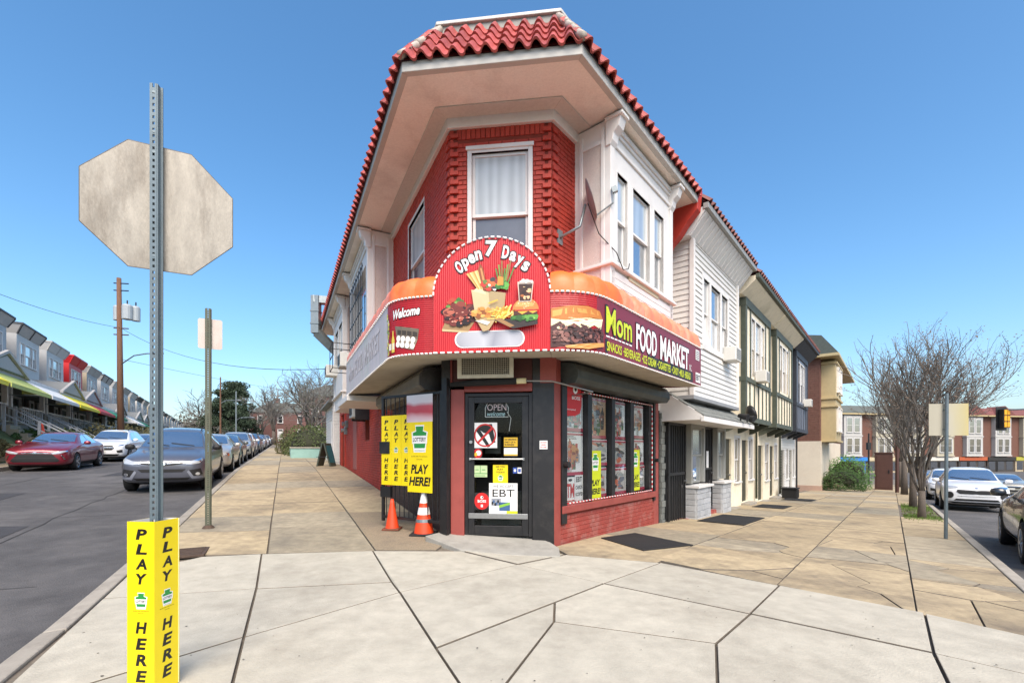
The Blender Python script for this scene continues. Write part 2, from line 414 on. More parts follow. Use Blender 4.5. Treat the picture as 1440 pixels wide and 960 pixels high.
for k in range(len(rr) - 1):
    for c in range(4):
        d0, d1 = colsR[c], colsR[c + 1]
        sk = -.2 if k == 0 else 0
        s0 = rr[k] + (sk * (d0 - 1.55) if k == 0 else 0); s1 = rr[k] + (sk * (d1 - 1.55) if k == 0 else 0)
        jog = (.0, .2, .05, -.25)[c] * (k > 0); jog1 = (.0, .2, .05, -.25)[c]
        q = [FRt(s0 + jog, d0, 0), FRt(s1 + jog, d1, 0), FRt(rr[k + 1] + jog1, d1, 0), FRt(rr[k + 1] + jog1, d0, 0)]
        if c == 0 and k == 0: q = [px(799, 780), px(925, 790.6), FRt(rr[1], 1.55, 0), FRt(rr[1], .03, 0), FRt(1.75, .1, 0), FRt(1.3, .12, 0)]
        pl = [(p.x, p.y) for p in q]
        if c == 3 and 12.0 < rr[k] + .75 < 19.5: continue        # tree pits
        if (c in (1, 2, 3) and k in (0, 1)) or (c == 2 and k == 2) or (c == 0 and k == 4):
            for cc in cells(pl, 8 if k else 5): slab([(p.x, p.y) for p in cc], random.choice((M_TAN, M_TAN2)) if k else M_TAN, gap=.012, dz=random.uniform(-.006, .003))
        else: slab(pl, random.choice((M_TAN, M_TAN, M_TAN2)), gap=.014 + .01 * random.random())
# litter: dark specks and old gum on the pavement
mb = Mb()
for i in range(150):
    p = px(random.uniform(60, 1440), 640 + 320 * random.random() ** .7) if i % 3 else FRt(random.uniform(2, 20), random.uniform(.2, 5), 0)
    if V((p.x, p.y)).length > 40 or (V((p.x, p.y)) - C0).dot(nL) > 3.8 or (V((p.x, p.y)) - C0).dot(nR) > 5: continue
    if (V((p.x, p.y)) - C0).dot(nL) < .1 and (V((p.x, p.y)) - C0).dot(nR) < .1: continue
    s = random.uniform(.003, .009); z = gp(p) + .006
    mb.poly([V((p.x + s * math.cos(a) * random.uniform(.6, 1.3), p.y + s * math.sin(a) * random.uniform(.6, 1.3), z)) for a in (0, 1, 2, 3, 4, 5.2)])
mk('litter_specks', mb, mat('dark_litter', hx('4A443C'), .9, .3, 9), kind='stuff', label='small dark specks of litter and gum strewn over the pavement', cat='litter')
# kerbs
for nm, F, d0, d1, s0, n in (('kerb_stone', FL, 3.85, 4.0, -7.2, 46), ('kerb_stone', FRt, 5.06, 5.2, -6.4, 34)):
    for i in range(n):
        a = s0 + i * 2.2; b = a + 2.19; mb = Mb()
        P = [F(a, d0, 0), F(b, d0, 0), F(b, d1, 0), F(a, d1, 0)]
        mb.prism([V((p.x, p.y, gp(p) - .3)) for p in P], [V((p.x, p.y, gp(p) - (.012 if j > 1 else .002) + random.uniform(-.003, .003))) for j, p in enumerate(P)])
        mk(nm, mb, M_KERB, sidewalk, bevel=.015)
# tar patches and cracks in the road
M_TAR = mat('tar_patch', hx('38383A'), .9, .25, 5, bump=.5); M_CRK = mat('tar_crack', hx('262626'), .9, .2, 5)
road = bpy.data.objects['road']
def on_road(F, s, d, dz): p = F(s, d, 0); return V((p.x, p.y, gp(p) - .15 + dz))
for F_, s, d, a, b in ((FL, 4.5, 6.6, 1.6, .9), (FL, 9.0, 8.6, 2.4, 1.1), (FL, 16, 7.4, 3.4, .8), (FL, -1, 5.6, 1.1, .7), (FRt, 12, 8.6, 2.2, .9), (FRt, 17.0, 7.2, 1.5, .8)):
    mb = Mb(); mb.poly([on_road(F_, s + a / 2 * x * random.uniform(.9, 1.1), d + b / 2 * y * random.uniform(.85, 1.1), .006) for x, y in ((-1, -1), (0, -1.05), (1, -1), (1.03, 0), (1, 1), (0, 1), (-1, 1))]); mk('tar_patch', mb, M_TAR, road)
for F_, s, d, n, ds, dd in ((FL, -2, 6.2, 60, .5, .0), (FL, 3, 9.4, 50, .6, .0), (FL, 6, 4.6, 14, .05, .45), (FL, 12, 6.3, 16, -.05, .33), (FL, 1.2, 4.4, 12, .12, .4), (FRt, 6, 9.2, 60, .5, .0)):
    L_, R_ = [], []
    for i in range(n):
        s += ds + random.gauss(0, .05); d += dd + random.gauss(0, .04); w_ = random.uniform(.004, .012); o = (0, w_) if ds > .3 else (w_, 0)
        L_.append(on_road(F_, s - o[0], d - o[1], .005)); R_.append(on_road(F_, s + o[0], d + o[1], .005))
    mb = Mb()
    for i in range(n - 1): mb.poly([L_[i], L_[i + 1], R_[i + 1], R_[i]])
    mk('tar_crack', mb, M_CRK, road)
# tree pit earth and grass
M_EARTH = mat('pit_earth', hx('5B4A38'), .95, .3, 9, bump=.6)
mb = Mb(); mb.grid(lambda s, d: (lambda p: V((p.x, p.y, gp(p) - .03 + .02 * math.sin(s * 5 + d * 9))))(FRt(s, d, 0)), rng(11.6, 20.2, 30), rng(4.2, 5.04, 6))
mk('tree_pit_earth', mb, M_EARTH, smooth=True, kind='structure')
M_GRASS = mat('grass_blades', hx('5E7A2C', .8), .8, .3, 6)
mb = Mb()
for i in range(2600):
    s = random.choice((random.gauss(12.6, .5), random.gauss(17.6, .9), random.uniform(12, 20))); d = random.uniform(4.22, 5.0); p = FRt(s, d, 0); z = gp(p) - .02
    a = random.uniform(0, 6.28); h = random.uniform(.03, .1); q = V((math.cos(a), math.sin(a), 0)) * .008
    mb.poly([V((p.x, p.y, z)) - q, V((p.x, p.y, z)) + q, V((p.x + random.uniform(-.03, .03), p.y + random.uniform(-.03, .03), z + h))])
mk('grass', mb, M_GRASS, kind='stuff', label='short green grass tufts in the tree pits by the kerb', cat='grass')
# worn street markings and oil patches stay in the asphalt; mats on the pavement
def mat_thing(q, label, name='rubber_mat', group=None):
    pts = [px(*p) if len(p) == 2 and abs(p[0]) > 60 else FRt(*p, 0) for p in q]; c = sum(pts, V((0, 0, 0))) / len(pts)
    i4 = inset([(p.x, p.y) for p in pts], .0)
    mb = Mb(); mb.prism([V((p.x, p.y, gp(p) + .006)) for p in i4], [V((p.x, p.y, gp(p) + .02)) for p in i4])
    r = thing(name, label, 'mat', (c.x, c.y, gp(c)), group)
    mk('base', mb, M_RUB, r, bevel=.004)
    j = inset([(p.x, p.y) for p in pts], .12); mb = Mb()
    a, b, c2, d2 = j[:4]
    for k in range(14):
        t0, t1 = (k + .15) / 14, (k + .75) / 14
        Q = [a.lerp(b, t0), a.lerp(b, t1), d2.lerp(c2, t1), d2.lerp(c2, t0)]
        mb.prism([V((p.x, p.y, gp(p) + .018)) for p in Q], [V((p.x, p.y, gp(p) + .024)) for p in Q])
    mk('rib', mb, M_RUB, r)
mat_thing([(845, 757), (905, 775), (975, 767), (893, 750)], 'black rubber mat lying in front of the poster-covered shop window')
mat_thing([(6.6, .5), (6.6, 1.5), (8.7, 1.5), (8.7, .5)], 'black rubber mat in front of the dark barred doors')
mat_thing([(12.2, .45), (12.2, 1.35), (13.8, 1.35), (13.8, .45)], 'worn dark mat before the cream timbered house', 'door_mat')
mat_thing([(17.2, .45), (17.2, 1.5), (18.8, 1.5), (18.8, .45)], 'worn dark mat near the black crate', 'door_mat')
# door apron
q = inset([(p.x, p.y) for p in [px(598, 761), px(648, 774), px(720, 781), px(788, 783), px(786, 771), px(760, 760), px(640, 750)]], 0)
mb = Mb(); mb.prism([V((p.x, p.y, gp(p) - .05)) for p in q], [V((p.x, p.y, gp(p) + (.085 if p.y > 6.72 else .012))) for p in q])
mk('door_apron', mb, mat('apron_concrete', hx('A9A69C', .8), .9, .15, 4, bump=.3, dirt=hx('6E6A62'), dscale=2.4), sidewalk, bevel=.01)
# iron cover by the kerb
c = px(266, 776); r = thing('utility_cover', 'rusty iron utility cover set in the pavement behind the yellow post box', 'cover', (c.x, c.y, gp(c)))
mb = Mb(); F = FR((c.x, c.y), uL, nL); z = gp(c)
mb.box(F, -.28, .28, -.2, .2, z - .02, z + .012); mk('plate', mb, mat('rusty_iron', hx('4A3B30'), .8, .3, 10, bump=.4), r, bevel=.004)
for i in range(5):
    mb = Mb(); mb.box(F, -.24 + i * .1, -.19 + i * .1, -.16, .16, z + .01, z + .02); mk('rib', mb, MATS['rusty_iron'], r)
# ================================================================== the corner shop
def offset_pt(side, d, dc):
    """corner between the chamfer (offset dc) and a side wall (offset d)"""
    F = FL if side == 'L' else FRt
    p, u = F(0, d, 0), F.u; o, v = FC(0, dc, 0), FC.u
    det = u.x * (-v.y) + v.x * u.y
    t = ((o.x - p.x) * (-v.y) + v.x * (o.y - p.y)) / det
    return V((p.x + u.x * t, p.y + u.y * t)), t
BL, BR = 17.3, 5.45            # lengths of the two side walls
ZT = 6.52
store = thing('corner_shop', 'red painted brick corner shop with red tile eaves and white bays', 'building', (C0.x, C0.y, -.1))
def wall_open(mb, F, s0, s1, z0, z1, d, ops, rec=.12, mi=0):
    S = sorted({s0, s1, *[o[0] for o in ops], *[o[1] for o in ops]}); Z = sorted({z0, z1, *[o[2] for o in ops], *[o[3] for o in ops]})
    for i in range(len(S) - 1):
        for j in range(len(Z) - 1):
            sc, zc = (S[i] + S[i + 1]) / 2, (Z[j] + Z[j + 1]) / 2
            if any(o[0] < sc < o[1] and o[2] < zc < o[3] for o in ops): continue
            mb.poly([F(S[i], d, Z[j]), F(S[i + 1], d, Z[j]), F(S[i + 1], d, Z[j + 1]), F(S[i], d, Z[j + 1])], mi)
    for a, b, c, e in ops:
        for p, q in (((a, c), (b, c)), ((b, c), (b, e)), ((b, e), (a, e)), ((a, e), (a, c))):
            mb.poly([F(p[0], d, p[1]), F(q[0], d, q[1]), F(q[0], d - rec, q[1]), F(p[0], d - rec, p[1])], mi)
def brick_list(s0, s1, z0, z1, ops, bw=.205, bh=.072):
    out = []; k = 0; z = z0
    while z + bh * .6 < z1:
        off = (k % 2) * bw / 2; s = s0 - off
        while s < s1 - .01:
            iv = [(max(s, s0), min(s + bw, s1))]
            for o in ops:
                if z + bh > o[2] + .02 and z < o[3] - .02:
                    nv = []
                    for a, b in iv:
                        if b <= o[0] or a >= o[1]: nv.append((a, b))
                        else:
                            if a < o[0]: nv.append((a, o[0]))
                            if b > o[1]: nv.append((o[1], b))
                    iv = nv
            for a, b in iv:
                if b - a > .03: out.append((a, b, z, min(z + bh, z1)))
            s += bw
        z += bh; k += 1
    return out
G_ = .004
def bricks_mesh(F, lst, d, pr=.012):
    mb = Mb()
    for a, b, c, e in lst:
        p = pr * random.uniform(.75, 1.2); t = F
        k = len(mb.v); a2, b2, c2, e2 = a + G_, b - G_, c + G_, e - G_; i = .004
        for q in ((a2, d, c2), (b2, d, c2), (b2, d, e2), (a2, d, e2), (a2 + i, d + p, c2 + i), (b2 - i, d + p, c2 + i), (b2 - i, d + p, e2 - i), (a2 + i, d + p, e2 - i)): mb.v.append(tuple(t(*q)))
        for q in ((4, 5, 6, 7), (0, 1, 5, 4), (1, 2, 6, 5), (2, 3, 7, 6), (3, 0, 4, 7)): mb.f.append(tuple(k + j for j in q)); mb.m.append(0)
    return mb
# ---- windows
def window(parent, F, s0, s1, z0, z1, d, name='window', fm=None, up=None, lo=None, cas=.07, label=None, sill=True, sash=.045, split=.5):
    fm = fm or M_WHITE; up = up or M_CURT; lo = lo or M_SHADE
    mb = Mb(); D = d
    for a, b, c, e in ((s0 - cas, s0, z0 - .0, z1 + cas), (s1, s1 + cas, z0 - .0, z1 + cas), (s0, s1, z1, z1 + cas)):
        mb.box(F, a, b, D - .1, D + .035, c, e)
    w_ = mk(name, mb, fm, parent, bevel=.006)
    if label: w_['label'] = label
    zm = z0 + (z1 - z0) * split
    for k, (c, e, dd, m) in enumerate(((zm - .02, z1, -.015, up), (z0, zm + .02, -.05, lo))):
        mb = Mb()
        for a, b, p, q in ((s0, s0 + sash, c, e), (s1 - sash, s1, c, e), (s0 + sash, s1 - sash, c, c + sash), (s0 + sash, s1 - sash, e - sash, e)):
            mb.box(F, a, b, D + dd - .03, D + dd, p, q)
        mk('sash', mb, fm, w_)
        mb = Mb(); mb.box(F, s0 + sash, s1 - sash, D + dd - .024, D + dd - .016, c + sash, e - sash); mk('pane', mb, m, w_)
    mb = Mb(); mb.box(F, s0, s1, D - .3, D - .095, z0, z1); mk('dark_room', mb, M_DARK, w_)
    if sill:
        mb = Mb(); mb.box(F, s0 - cas - .03, s1 + cas + .03, D - .08, D + .09, z0 - .06, z0); mk('sill', mb, fm, w_, bevel=.006)
    return w_
# ---- upper walls
wC = (-.45, .43, 4.12, 6.02)              # opening in the chamfer (the arch sign hides its foot)
wLf = (2.95, 4.1, 4.35, 6.05)
mb = Mb(); wall_open(mb, FC, -CH, CH, 2.86, ZT, 0, [wC])
wallC = mk('corner_wall', mb, M_MORT, store)
lst = brick_list(-CH + .10, CH - .10, 3.3, ZT - .30, [(wC[0] - .075, wC[1] + .075, wC[2] - .1, wC[3] + .08)])
cache = {}
def brick_obj(a, b, c, e, parent, F, d, pr=.012):
    w_, h = round(b - a, 3), round(e - c, 3)
    if (w_, h) not in cache:
        m1 = bricks_mesh(ID, [(-w_ / 2, w_ / 2, -h / 2, h / 2)], 0, .012); me = bpy.data.meshes.new('brick'); me.from_pydata(m1.v, [], m1.f); me.materials.append(M_BRICK); cache[(w_, h)] = me
    o = bpy.data.objects.new('brick', cache[(w_, h)]); COL.objects.link(o); o.parent = parent
    p = F((a + b) / 2, d + random.uniform(-.001, .002), (c + e) / 2) - OFF[top(parent).name]
    o.matrix_local = Matrix(((F.u.x, F.n.x, 0, p.x), (F.u.y, F.n.y, 0, p.y), (0, 0, 1, p.z), (0, 0, 0, 1)))
    return o
for a, b, c, e in lst: brick_obj(a, b, c, e, wallC, FC, 0)
# soldier course over the window, plain end bands
sol = [(-CH + .10 + i * .0765, -CH + .10 + (i + 1) * .0765, ZT - .29, ZT - .09) for i in range(18)]
for a, b, c, e in sol: brick_obj(a, b, c, e, wallC, FC, .004)
window(store, FC, wC[0], wC[1], wC[2] - .02, wC[3], -.03, label='white sash window over the arched sign, pale shade drawn behind it', sill=False, split=.5)
mb = Mb(); mb.box(FC, wC[0] - .09, wC[1] + .09, .0, .03, wC[3] + .04, wC[3] + .1); mk('window_head', mb, M_WHITE, store, bevel=.006)
# toothed brick corners
teeth = 0
for sgn in (-1, 1):
    z = 3.3; k = 0
    while z < ZT - .12:
        a, b = (CH - .135, CH - .005) if k % 2 else (CH - .055, CH - .0)
        if sgn < 0: a, b = -b, -a
        mb = Mb(); mb.box(FC, a, b, 0, .045 if k % 2 else .012, z + .004, z + .068); mk('corner_brick', mb, M_BRICK, wallC, bevel=.004)
        F = FL if sgn < 0 else FRt
        mb = Mb(); mb.box(F, SC + (.015 if k % 2 else .03), SC + (.13 if k % 2 else .1), 0, .04 if k % 2 else .012, z + .004, z + .068); mk('corner_brick', mb, M_BRICK, wallC, bevel=.004)
        z += .072; k += 1
# left wall, full height
opsL = [wLf, (9.0, 9.75, 1.75, 2.95), (15.1, 16.2, .6, 3.0)]
mb = Mb(); wall_open(mb, FL, SC, BL, -.3, ZT, 0, opsL)
mb.box(FL, BL - .05, BL, -5, -.01, -.3, ZT)
wallL = mk('left_wall', mb, M_MORT, store)
lst = [b for b in brick_list(SC + .02, BL, -.3 + .0, ZT - .09, [(o[0] - .07, o[1] + .07, o[2], o[3] + .07) for o in opsL]) if not (2.75 < b[2] < 3.8 and b[0] < 6)]
near = sorted([b for b in lst if b[2] > 3.9 and b[0] < 5.6], key=lambda b: b[0])
mk('bricks', bricks_mesh(FL, lst, 0), M_BRICK, wallL, kind='stuff')
window(store, FL, wLf[0], wLf[1], wLf[2], wLf[3], -.03, label='white sash window in the red side wall next to a white bay', split=.5)
# right wall: a strip of brick beside the bay, then hidden behind the bay
mb = Mb(); wall_open(mb, FRt, SC, BR, 2.7, ZT, 0, [])
wallR = mk('right_wall', mb, M_MORT, store)
mk('bricks', bricks_mesh(FRt, brick_list(SC + .02, 2.12, 3.3, ZT - .09, []), 0), M_BRICK, wallR, kind='stuff')
# ---- white bays
def bay(F, s0, s1, d, z0, z1, wins, skirt, pil=True, barred=False, nm='white_bay'):
    mb = Mb()
    ops = [(a, b, c, e) for a, b, c, e in wins]
    wall_open(mb, F, s0, s1, z0, z1, d, ops, .14)
    for s in (s0, s1): mb.poly([F(s, 0, z0), F(s, d, z0), F(s, d, z1), F(s, 0, z1)])
    mb.poly([F(s0, 0, z0), F(s1, 0, z0), F(s1, d, z0), F(s0, d, z0)])
    b_ = mk(nm, mb, M_WHITE, store)
    for s, t in ((s0, -1), (s1, 1)):
        mb = Mb(); mb.poly([F(s + t * .004, .16, z0 + .15), F(s + t * .004, d - .14, z0 + .15), F(s + t * .004, d - .14, z1 - .3), F(s + t * .004, .16, z1 - .3)]); mk('stucco_panel', mb, M_STUC, b_)
    # panel battens on the side faces
    mb = Mb()
    for s, t in ((s0, -1), (s1, 1)):
        a, b = sorted((s, s + t * .02))
        for p, q, r_, u_ in ((.10, .16, z0 + .1, z1 - .1), (d - .14, d - .08, z0 + .1, z1 - .1), (.16, d - .14, z0 + .1, z0 + .16), (.16, d - .14, z1 - .34, z1 - .28)):
            mb.box(F, a, b, p, q, r_, u_)
    mk('panel_moulding', mb, M_WHITE, b_, bevel=.006)
    # corner pilasters with scrolled brackets
    for s, t in ((s0, 1), (s1, -1)):
        mb = Mb(); a, b = sorted((s - t * .012, s + t * .13)); mb.box(F, a, b, d - .1, d + .03, z0 + .02, z1 - .3); mk('pilaster', mb, M_WHITE, b_, bevel=.008)
        mb = Mb(); sc = s + t * .055
        prof = [(d + .03, z1 - .42), (d + .07, z1 - .36), (d + .09, z1 - .26), (d + .17, z1 - .19), (d + .2, z1 - .1), (d + .22, z1 - .01), (d - .05, z1 - .01), (d - .05, z1 - .42)]
        mb.prism([F(sc - .09, p, q) for p, q in prof], [F(sc + .09, p, q) for p, q in prof]); mk('bracket', mb, M_WHITE, b_, bevel=.01)
        mb = Mb(); mb.box(F, sc - .12, sc + .12, d - .05, d + .25, z1 - .05, z1 + .0); mk('bracket_cap', mb, M_WHITE, b_, bevel=.01)
    # frieze and crown mouldings
    for k, (c, e, p) in enumerate(((z1 - .36, z1 - .3, .03), (z1 - .1, z1 - .02, .06), (z1 - .16, z1 - .1, .03))):
        mb = Mb(); mb.box(F, s0 + .14, s1 - .14, d - .02, d + p, c, e); mk('moulding', mb, M_WHITE, b_, bevel=.008)
    mb = Mb(); mb.box(F, s0 - .06, s1 + .06, .0, d + .09, z0 + skirt - .05, z0 + skirt); mk('sill_ledge', mb, M_WHITE, b_, bevel=.01)
    return b_
winsR = [(2.36, 2.72, 4.4, 5.82), (2.93, 3.62, 4.4, 5.82), (3.82, 4.26, 4.4, 5.82)]
bR = bay(FRt, 2.09, 4.65, .63, 3.75, ZT, winsR, .56)
for i, (a, b, c, e) in enumerate(winsR):
    window(store, FRt, a, b, c, e, .6, cas=.05, up=M_CURT if i != 1 else M_CURT, sill=False, sash=.035)
mb = Mb()
for i in range(4): mb.box(FRt, 2.11, 4.63, .6, .66 - .012 * 0, 3.77 + i * .11, 3.77 + i * .11 + .1)
mk('skirt_boards', mb, M_WHITE, bR)
mb = Mb(); mb.box(FRt, 2.7, 3.9, .64, .675, 4.25 - .06, 4.27); mk('peeling_board', mb, mat('peeling_paint', hx('CFC6A8', .85), .8, .2, 6, dirt=hx('A39A80'), dscale=6), bR)
winsL = [(5.95, 8.25, 4.25, 5.85)]
bL1 = bay(FL, 5.55, 8.65, .58, 3.6, ZT, winsL, .5)
mb = Mb(); mb.box(FL, 5.95, 8.25, .3, .46, 4.25, 5.85); mk('dark_window', mb, M_GLS, bL1)
mb = Mb()
for i in range(9): mb.tube([FL(6.0 + i * .28, .66, 4.2), FL(6.0 + i * .28, .66, 5.9)], .012, 5)
for z in (4.3, 4.8, 5.3, 5.8): mb.box(FL, 5.92, 8.28, .65, .668, z, z + .02)
mk('window_bars', mb, M_BLACK, bL1)
winsL2 = [(11.0, 12.0, 4.2, 5.8), (12.2, 13.2, 4.2, 5.8)]
bL2 = bay(FL, 10.6, 13.6, .58, 2.9, ZT, winsL2, .5)
for a, b, c, e in winsL2: window(store, FL, a, b, c, e, .55, cas=.05, sill=False)
# ---- soffit, frieze, fascia
E_, EC = .86, .95
zs = 6.56
def ring(d, dc, z, lL=BL - .9, lR=BR):
    pl, _ = offset_pt('L', d, dc); pr, _ = offset_pt('R', d, dc)
    return [FL(lL, d, z), V((pl.x, pl.y, z)), V((pr.x, pr.y, z)), FRt(lR, d, z)]
def band(mb, A, Bp, mi=0):
    for i in range(3): mb.poly([A[i], A[i + 1], Bp[i + 1], Bp[i]], mi)
def ring_bar(mb, d0, d1, z0, z1, dc0=None, dc1=None):
    dc0 = d0 if dc0 is None else dc0; dc1 = d1 if dc1 is None else dc1
    a, b, c, e = ring(d0, dc0, z0), ring(d1, dc1, z0), ring(d1, dc1, z1), ring(d0, dc0, z1)
    for i in range(3): mb.hexa([a[i], a[i + 1], b[i + 1], b[i], e[i], e[i + 1], c[i + 1], c[i]])
mb = Mb(); ring_bar(mb, -.1, E_ - .02, zs, zs + .06, -.1, EC - .02); soffit = mk('soffit', mb, M_SOFF, store)
mb = Mb(); ring_bar(mb, .0, .07, ZT - .13, zs - .003); mk('frieze', mb, M_WHITE, store, bevel=.01)
mb = Mb(); ring_bar(mb, .0, .30, zs - .02, zs - .002); mk('soffit_step', mb, mat('grey_soffit', hx('D2CEC4', .85), .9, .1, 20), store, bevel=.006)
mb = Mb(); ring_bar(mb, E_ - .06, E_ + .03, zs - .015, zs + .13, EC - .06, EC + .03); mk('fascia', mb, mat('grey_white_fascia', hx('C9C6BE', .82), .6, .1, 5, dirt=hx('8F8A80'), dscale=2.5), store, bevel=.008)
# ---- roof: mansard of barrel tiles and a metal-capped parapet
ZR0, ZR1, D0, D1 = zs + .12, 7.70, E_ + .05, .22
mb = Mb(); a, b = ring(D0, D0 + .09, ZR0), ring(D1, D1 + .02, ZR1); band(mb, a, b)
band(mb, b, ring(-1.6, -1.2, ZR1)); roof = mk('roof', mb, mat('roof_felt', hx('6E2B27'), .9, .2, 6), store)
mb = Mb(); ring_bar(mb, D1 - .12, D1 + .02, ZR1 - .1, ZR1 + .10, D1 - .12, D1 + .03); mk('parapet', mb, mat('parapet_metal', hx('8F8F88'), .6, .12, 5, dirt=hx('5E5D56'), dscale=3), roof)
mb = Mb(); ring_bar(mb, D1 - .16, D1 + .06, ZR1 + .10, ZR1 + .15, D1 - .16, D1 + .07); mk('parapet_cap', mb, mat('parapet_cap_metal', hx('D3D0C8', .85), .5, .08, 5), roof, bevel=.008)
def tile_mesh(w_=.22, l=.34):
    m1 = Mb(); prof = []
    for i in range(9):
        t = i / 8; x = -w_ / 2 + w_ * t
        z = .066 * math.sin(math.pi * min(1, t / .62)) if t < .62 else -.022 * math.sin(math.pi * (t - .62) / .38)
        prof.append((x, z))
    m1.grid(lambda i, j: V((prof[i][0] * (1 + .04 * (1 - j)), prof[i][1] * (1.12 - .12 * j) + .028 * (1 - j), j * l)), range(9), (0, 1))
    m1.grid(lambda i, j: V((prof[i][0] * 1.04, prof[i][1] * 1.12 + .028 - .032 * j, 0)), range(9), (0, 1))
    me = bpy.data.meshes.new('roof_tile'); me.from_pydata(m1.v, [], m1.f); me.materials.append(M_TILE); me.polygons.foreach_set('use_smooth', [True] * len(me.polygons))
    so = None
    return me
TM = tile_mesh(); ntile = 0; rest = Mb(); offs = OFF[store.name]
slopes = []
a, b = ring(D0, D0 + .09, ZR0, BL - .9, BR), ring(D1, D1 + .02, ZR1, BL - .9, BR)
for i, F in ((1, FC), (2, FRt), (0, FL)):
    p0, p1, q0, q1 = a[i], a[i + 1], b[i], b[i + 1]
    if i == 0: p0, p1, q0, q1 = p1, p0, q1, q0
    e = (p1 - p0); L_ = e.length; e.normalize()
    n_out = V((F.n.x, F.n.y, 0)); upv = (q0 - p0); upv = upv - e * upv.dot(e); SL = upv.length; upv.normalize()
    nrm = e.cross(upv)
    if nrm.dot(n_out) < 0: nrm = -nrm
    flip = e.cross(nrm).dot(upv) < 0
    k0 = (q0 - p0).dot(e) / SL; k1 = (q1 - p1).dot(e) / SL
    rows = 4; ex = SL / rows
    for r_ in range(rows):
        y0 = r_ * ex; lo = k0 * (y0 + ex * .4); hi = L_ + k1 * (y0 + ex * .4); pitch = .22
        c0 = math.ceil((lo - L_ / 2) / pitch - .1); c1 = math.floor((hi - L_ / 2) / pitch + .1)
        for c in range(c0, c1 + 1):
            pos = p0 + e * (L_ / 2 + c * pitch) + upv * (y0 - .03) + nrm * (.012 + random.uniform(0, .006))
            # tile mesh: x across, z(local) = height -> nrm, local third = along slope
            M = Matrix(((e.x, upv.x, nrm.x, pos.x - offs.x), (e.y, upv.y, nrm.y, pos.y - offs.y), (e.z, upv.z, nrm.z, pos.z - offs.z), (0, 0, 0, 1)))
            slopes.append((i, M))
# swap mesh axes once so that (x across, y along the slope, z out)
for v in TM.vertices: v.co = V((v.co.x, v.co.z, v.co.y))
TM.update()
for i, M in slopes:
    if ntile < 300:
        o = bpy.data.objects.new('roof_tile', TM); COL.objects.link(o); o.parent = roof; o.matrix_local = M @ Matrix.Rotation(random.uniform(-.02, .02), 4, 'Z'); ntile += 1
    else:
        k = len(rest.v); rest.v += [tuple(M @ v.co + offs) for v in TM.vertices]
        for p in TM.polygons: rest.f.append(tuple(k + j for j in p.vertices)); rest.m.append(0)
if rest.v: mk('far_roof_tiles', rest, M_TILE, roof, smooth=True, kind='stuff')
# hip caps
for i in (1, 2):
    n = 5
    for k in range(n):
        mb = Mb(); p = a[i].lerp(b[i], k / n); q = a[i].lerp(b[i], (k + 1.15) / n); up = V((0, -.03, .05))
        mb.tube([p + up, q + up * .8], [.055, .05], 8); mk('hip_tile', mb, mat('pale_hip_metal', hx('BFB9AC', .8), .6, .15, 8, dirt=hx('8E4A42'), dscale=5), roof, smooth=True)
# right end of the eave: red stepped corbel against the neighbour
mb = Mb()
prof = [(.0, 5.6), (.22, 5.66), (.34, 5.84), (.5, 5.98), (.66, 6.2), (.88, 6.42), (.92, 6.86), (.3, 7.5), (0, 7.5)]
mb.prism([FRt(BR - .02, p, q) for p, q in prof], [FRt(BR + .2, p, q) for p, q in prof]); mk('party_wall_corbel', mb, mat('bright_red_paint', hx('B03426'), .5, .1, 6), store, bevel=.012)
# left side: metal duct
mb = Mb()
d_ = thing('exhaust_duct', 'galvanised square exhaust duct bent around the tiled eave', 'duct', FL(14.6, .3, 5.0))
def sq(mb, pts, w_):
    mb.tube(pts, w_, 4)
sq(mb, [FL(14.6, .25, 5.35), FL(14.6, 1.15, 6.2)], .22); mk('elbow', mb, M_GALV, d_)
mb = Mb(); sq(mb, [FL(14.6, 1.18, 6.15), FL(14.6, 1.18, 7.65)], .22); mk('riser', mb, M_GALV, d_)
mb = Mb(); sq(mb, [FL(14.6, 1.3, 7.5), FL(14.6, .2, 7.55)], .2); mk('outlet', mb, M_GALV, d_)
for z in (6.5, 7.0):
    mb = Mb(); sq(mb, [FL(14.6, 1.18, z), FL(14.6, 1.18, z + .05)], .25); mk('collar', mb, M_GALV, d_)
# ---- ground floor of the left wall
mb = Mb(); mb.box(FL, 9.0, 9.75, -.25, -.1, 1.75, 2.95); mk('dark_opening', mb, M_GLS, store)
ac = thing('wall_air_conditioner', 'grey air conditioner sticking out of the red side wall', 'air conditioner', FL(9.4, .0, 2.35))
mb = Mb(); mb.box(FL, 9.05, 9.75, -.1, .5, 2.42, 2.95); mk('case', mb, mat('grey_case', hx('9C9E9A'), .5, .1, 6), ac, bevel=.02)
for i in range(6):
    mb = Mb(); mb.box(FL, 9.1 + i * .1, 9.15 + i * .1, .49, .51, 2.5, 2.88); mk('vent_slat', mb, M_BLACK, ac)
for s in (8.98, 9.76):
    mb = Mb(); mb.box(FL, s, s + .05, -.05, .42, 2.35, 2.98); mk('side_bracket', mb, M_BLACK, ac)
mb = Mb(); mb.box(FL, 11.6, 12.5, .0, .03, .75, 2.9); mk('boarded_window', mb, mat('faded_red_board', hx('A8615A', .8), .7, .1, 5), store)
dr = mk('side_door', (lambda m: m.box(FL, 15.15, 16.15, -.12, -.07, .68, 2.9))(Mb()), mat('dark_red_door', hx('6E2222'), .5, .15, 5), store)
mb = Mb(); mb.lathe([(.0, .02), (.03, .02), (.035, 0)], 10, Matrix.Translation(FL(15.3, -.04, 1.7))); mk('handle', mb, M_ALU, dr)
mb = Mb(); mb.box(FL, 14.9, 15.1, 0, .06, .75, 3.0); mb.box(FL, 16.2, 16.4, 0, .06, .75, 3.0); mb.box(FL, 14.9, 16.4, 0, .07, 3.0, 3.15); mk('side_door_frame', mb, M_BRICK, store)
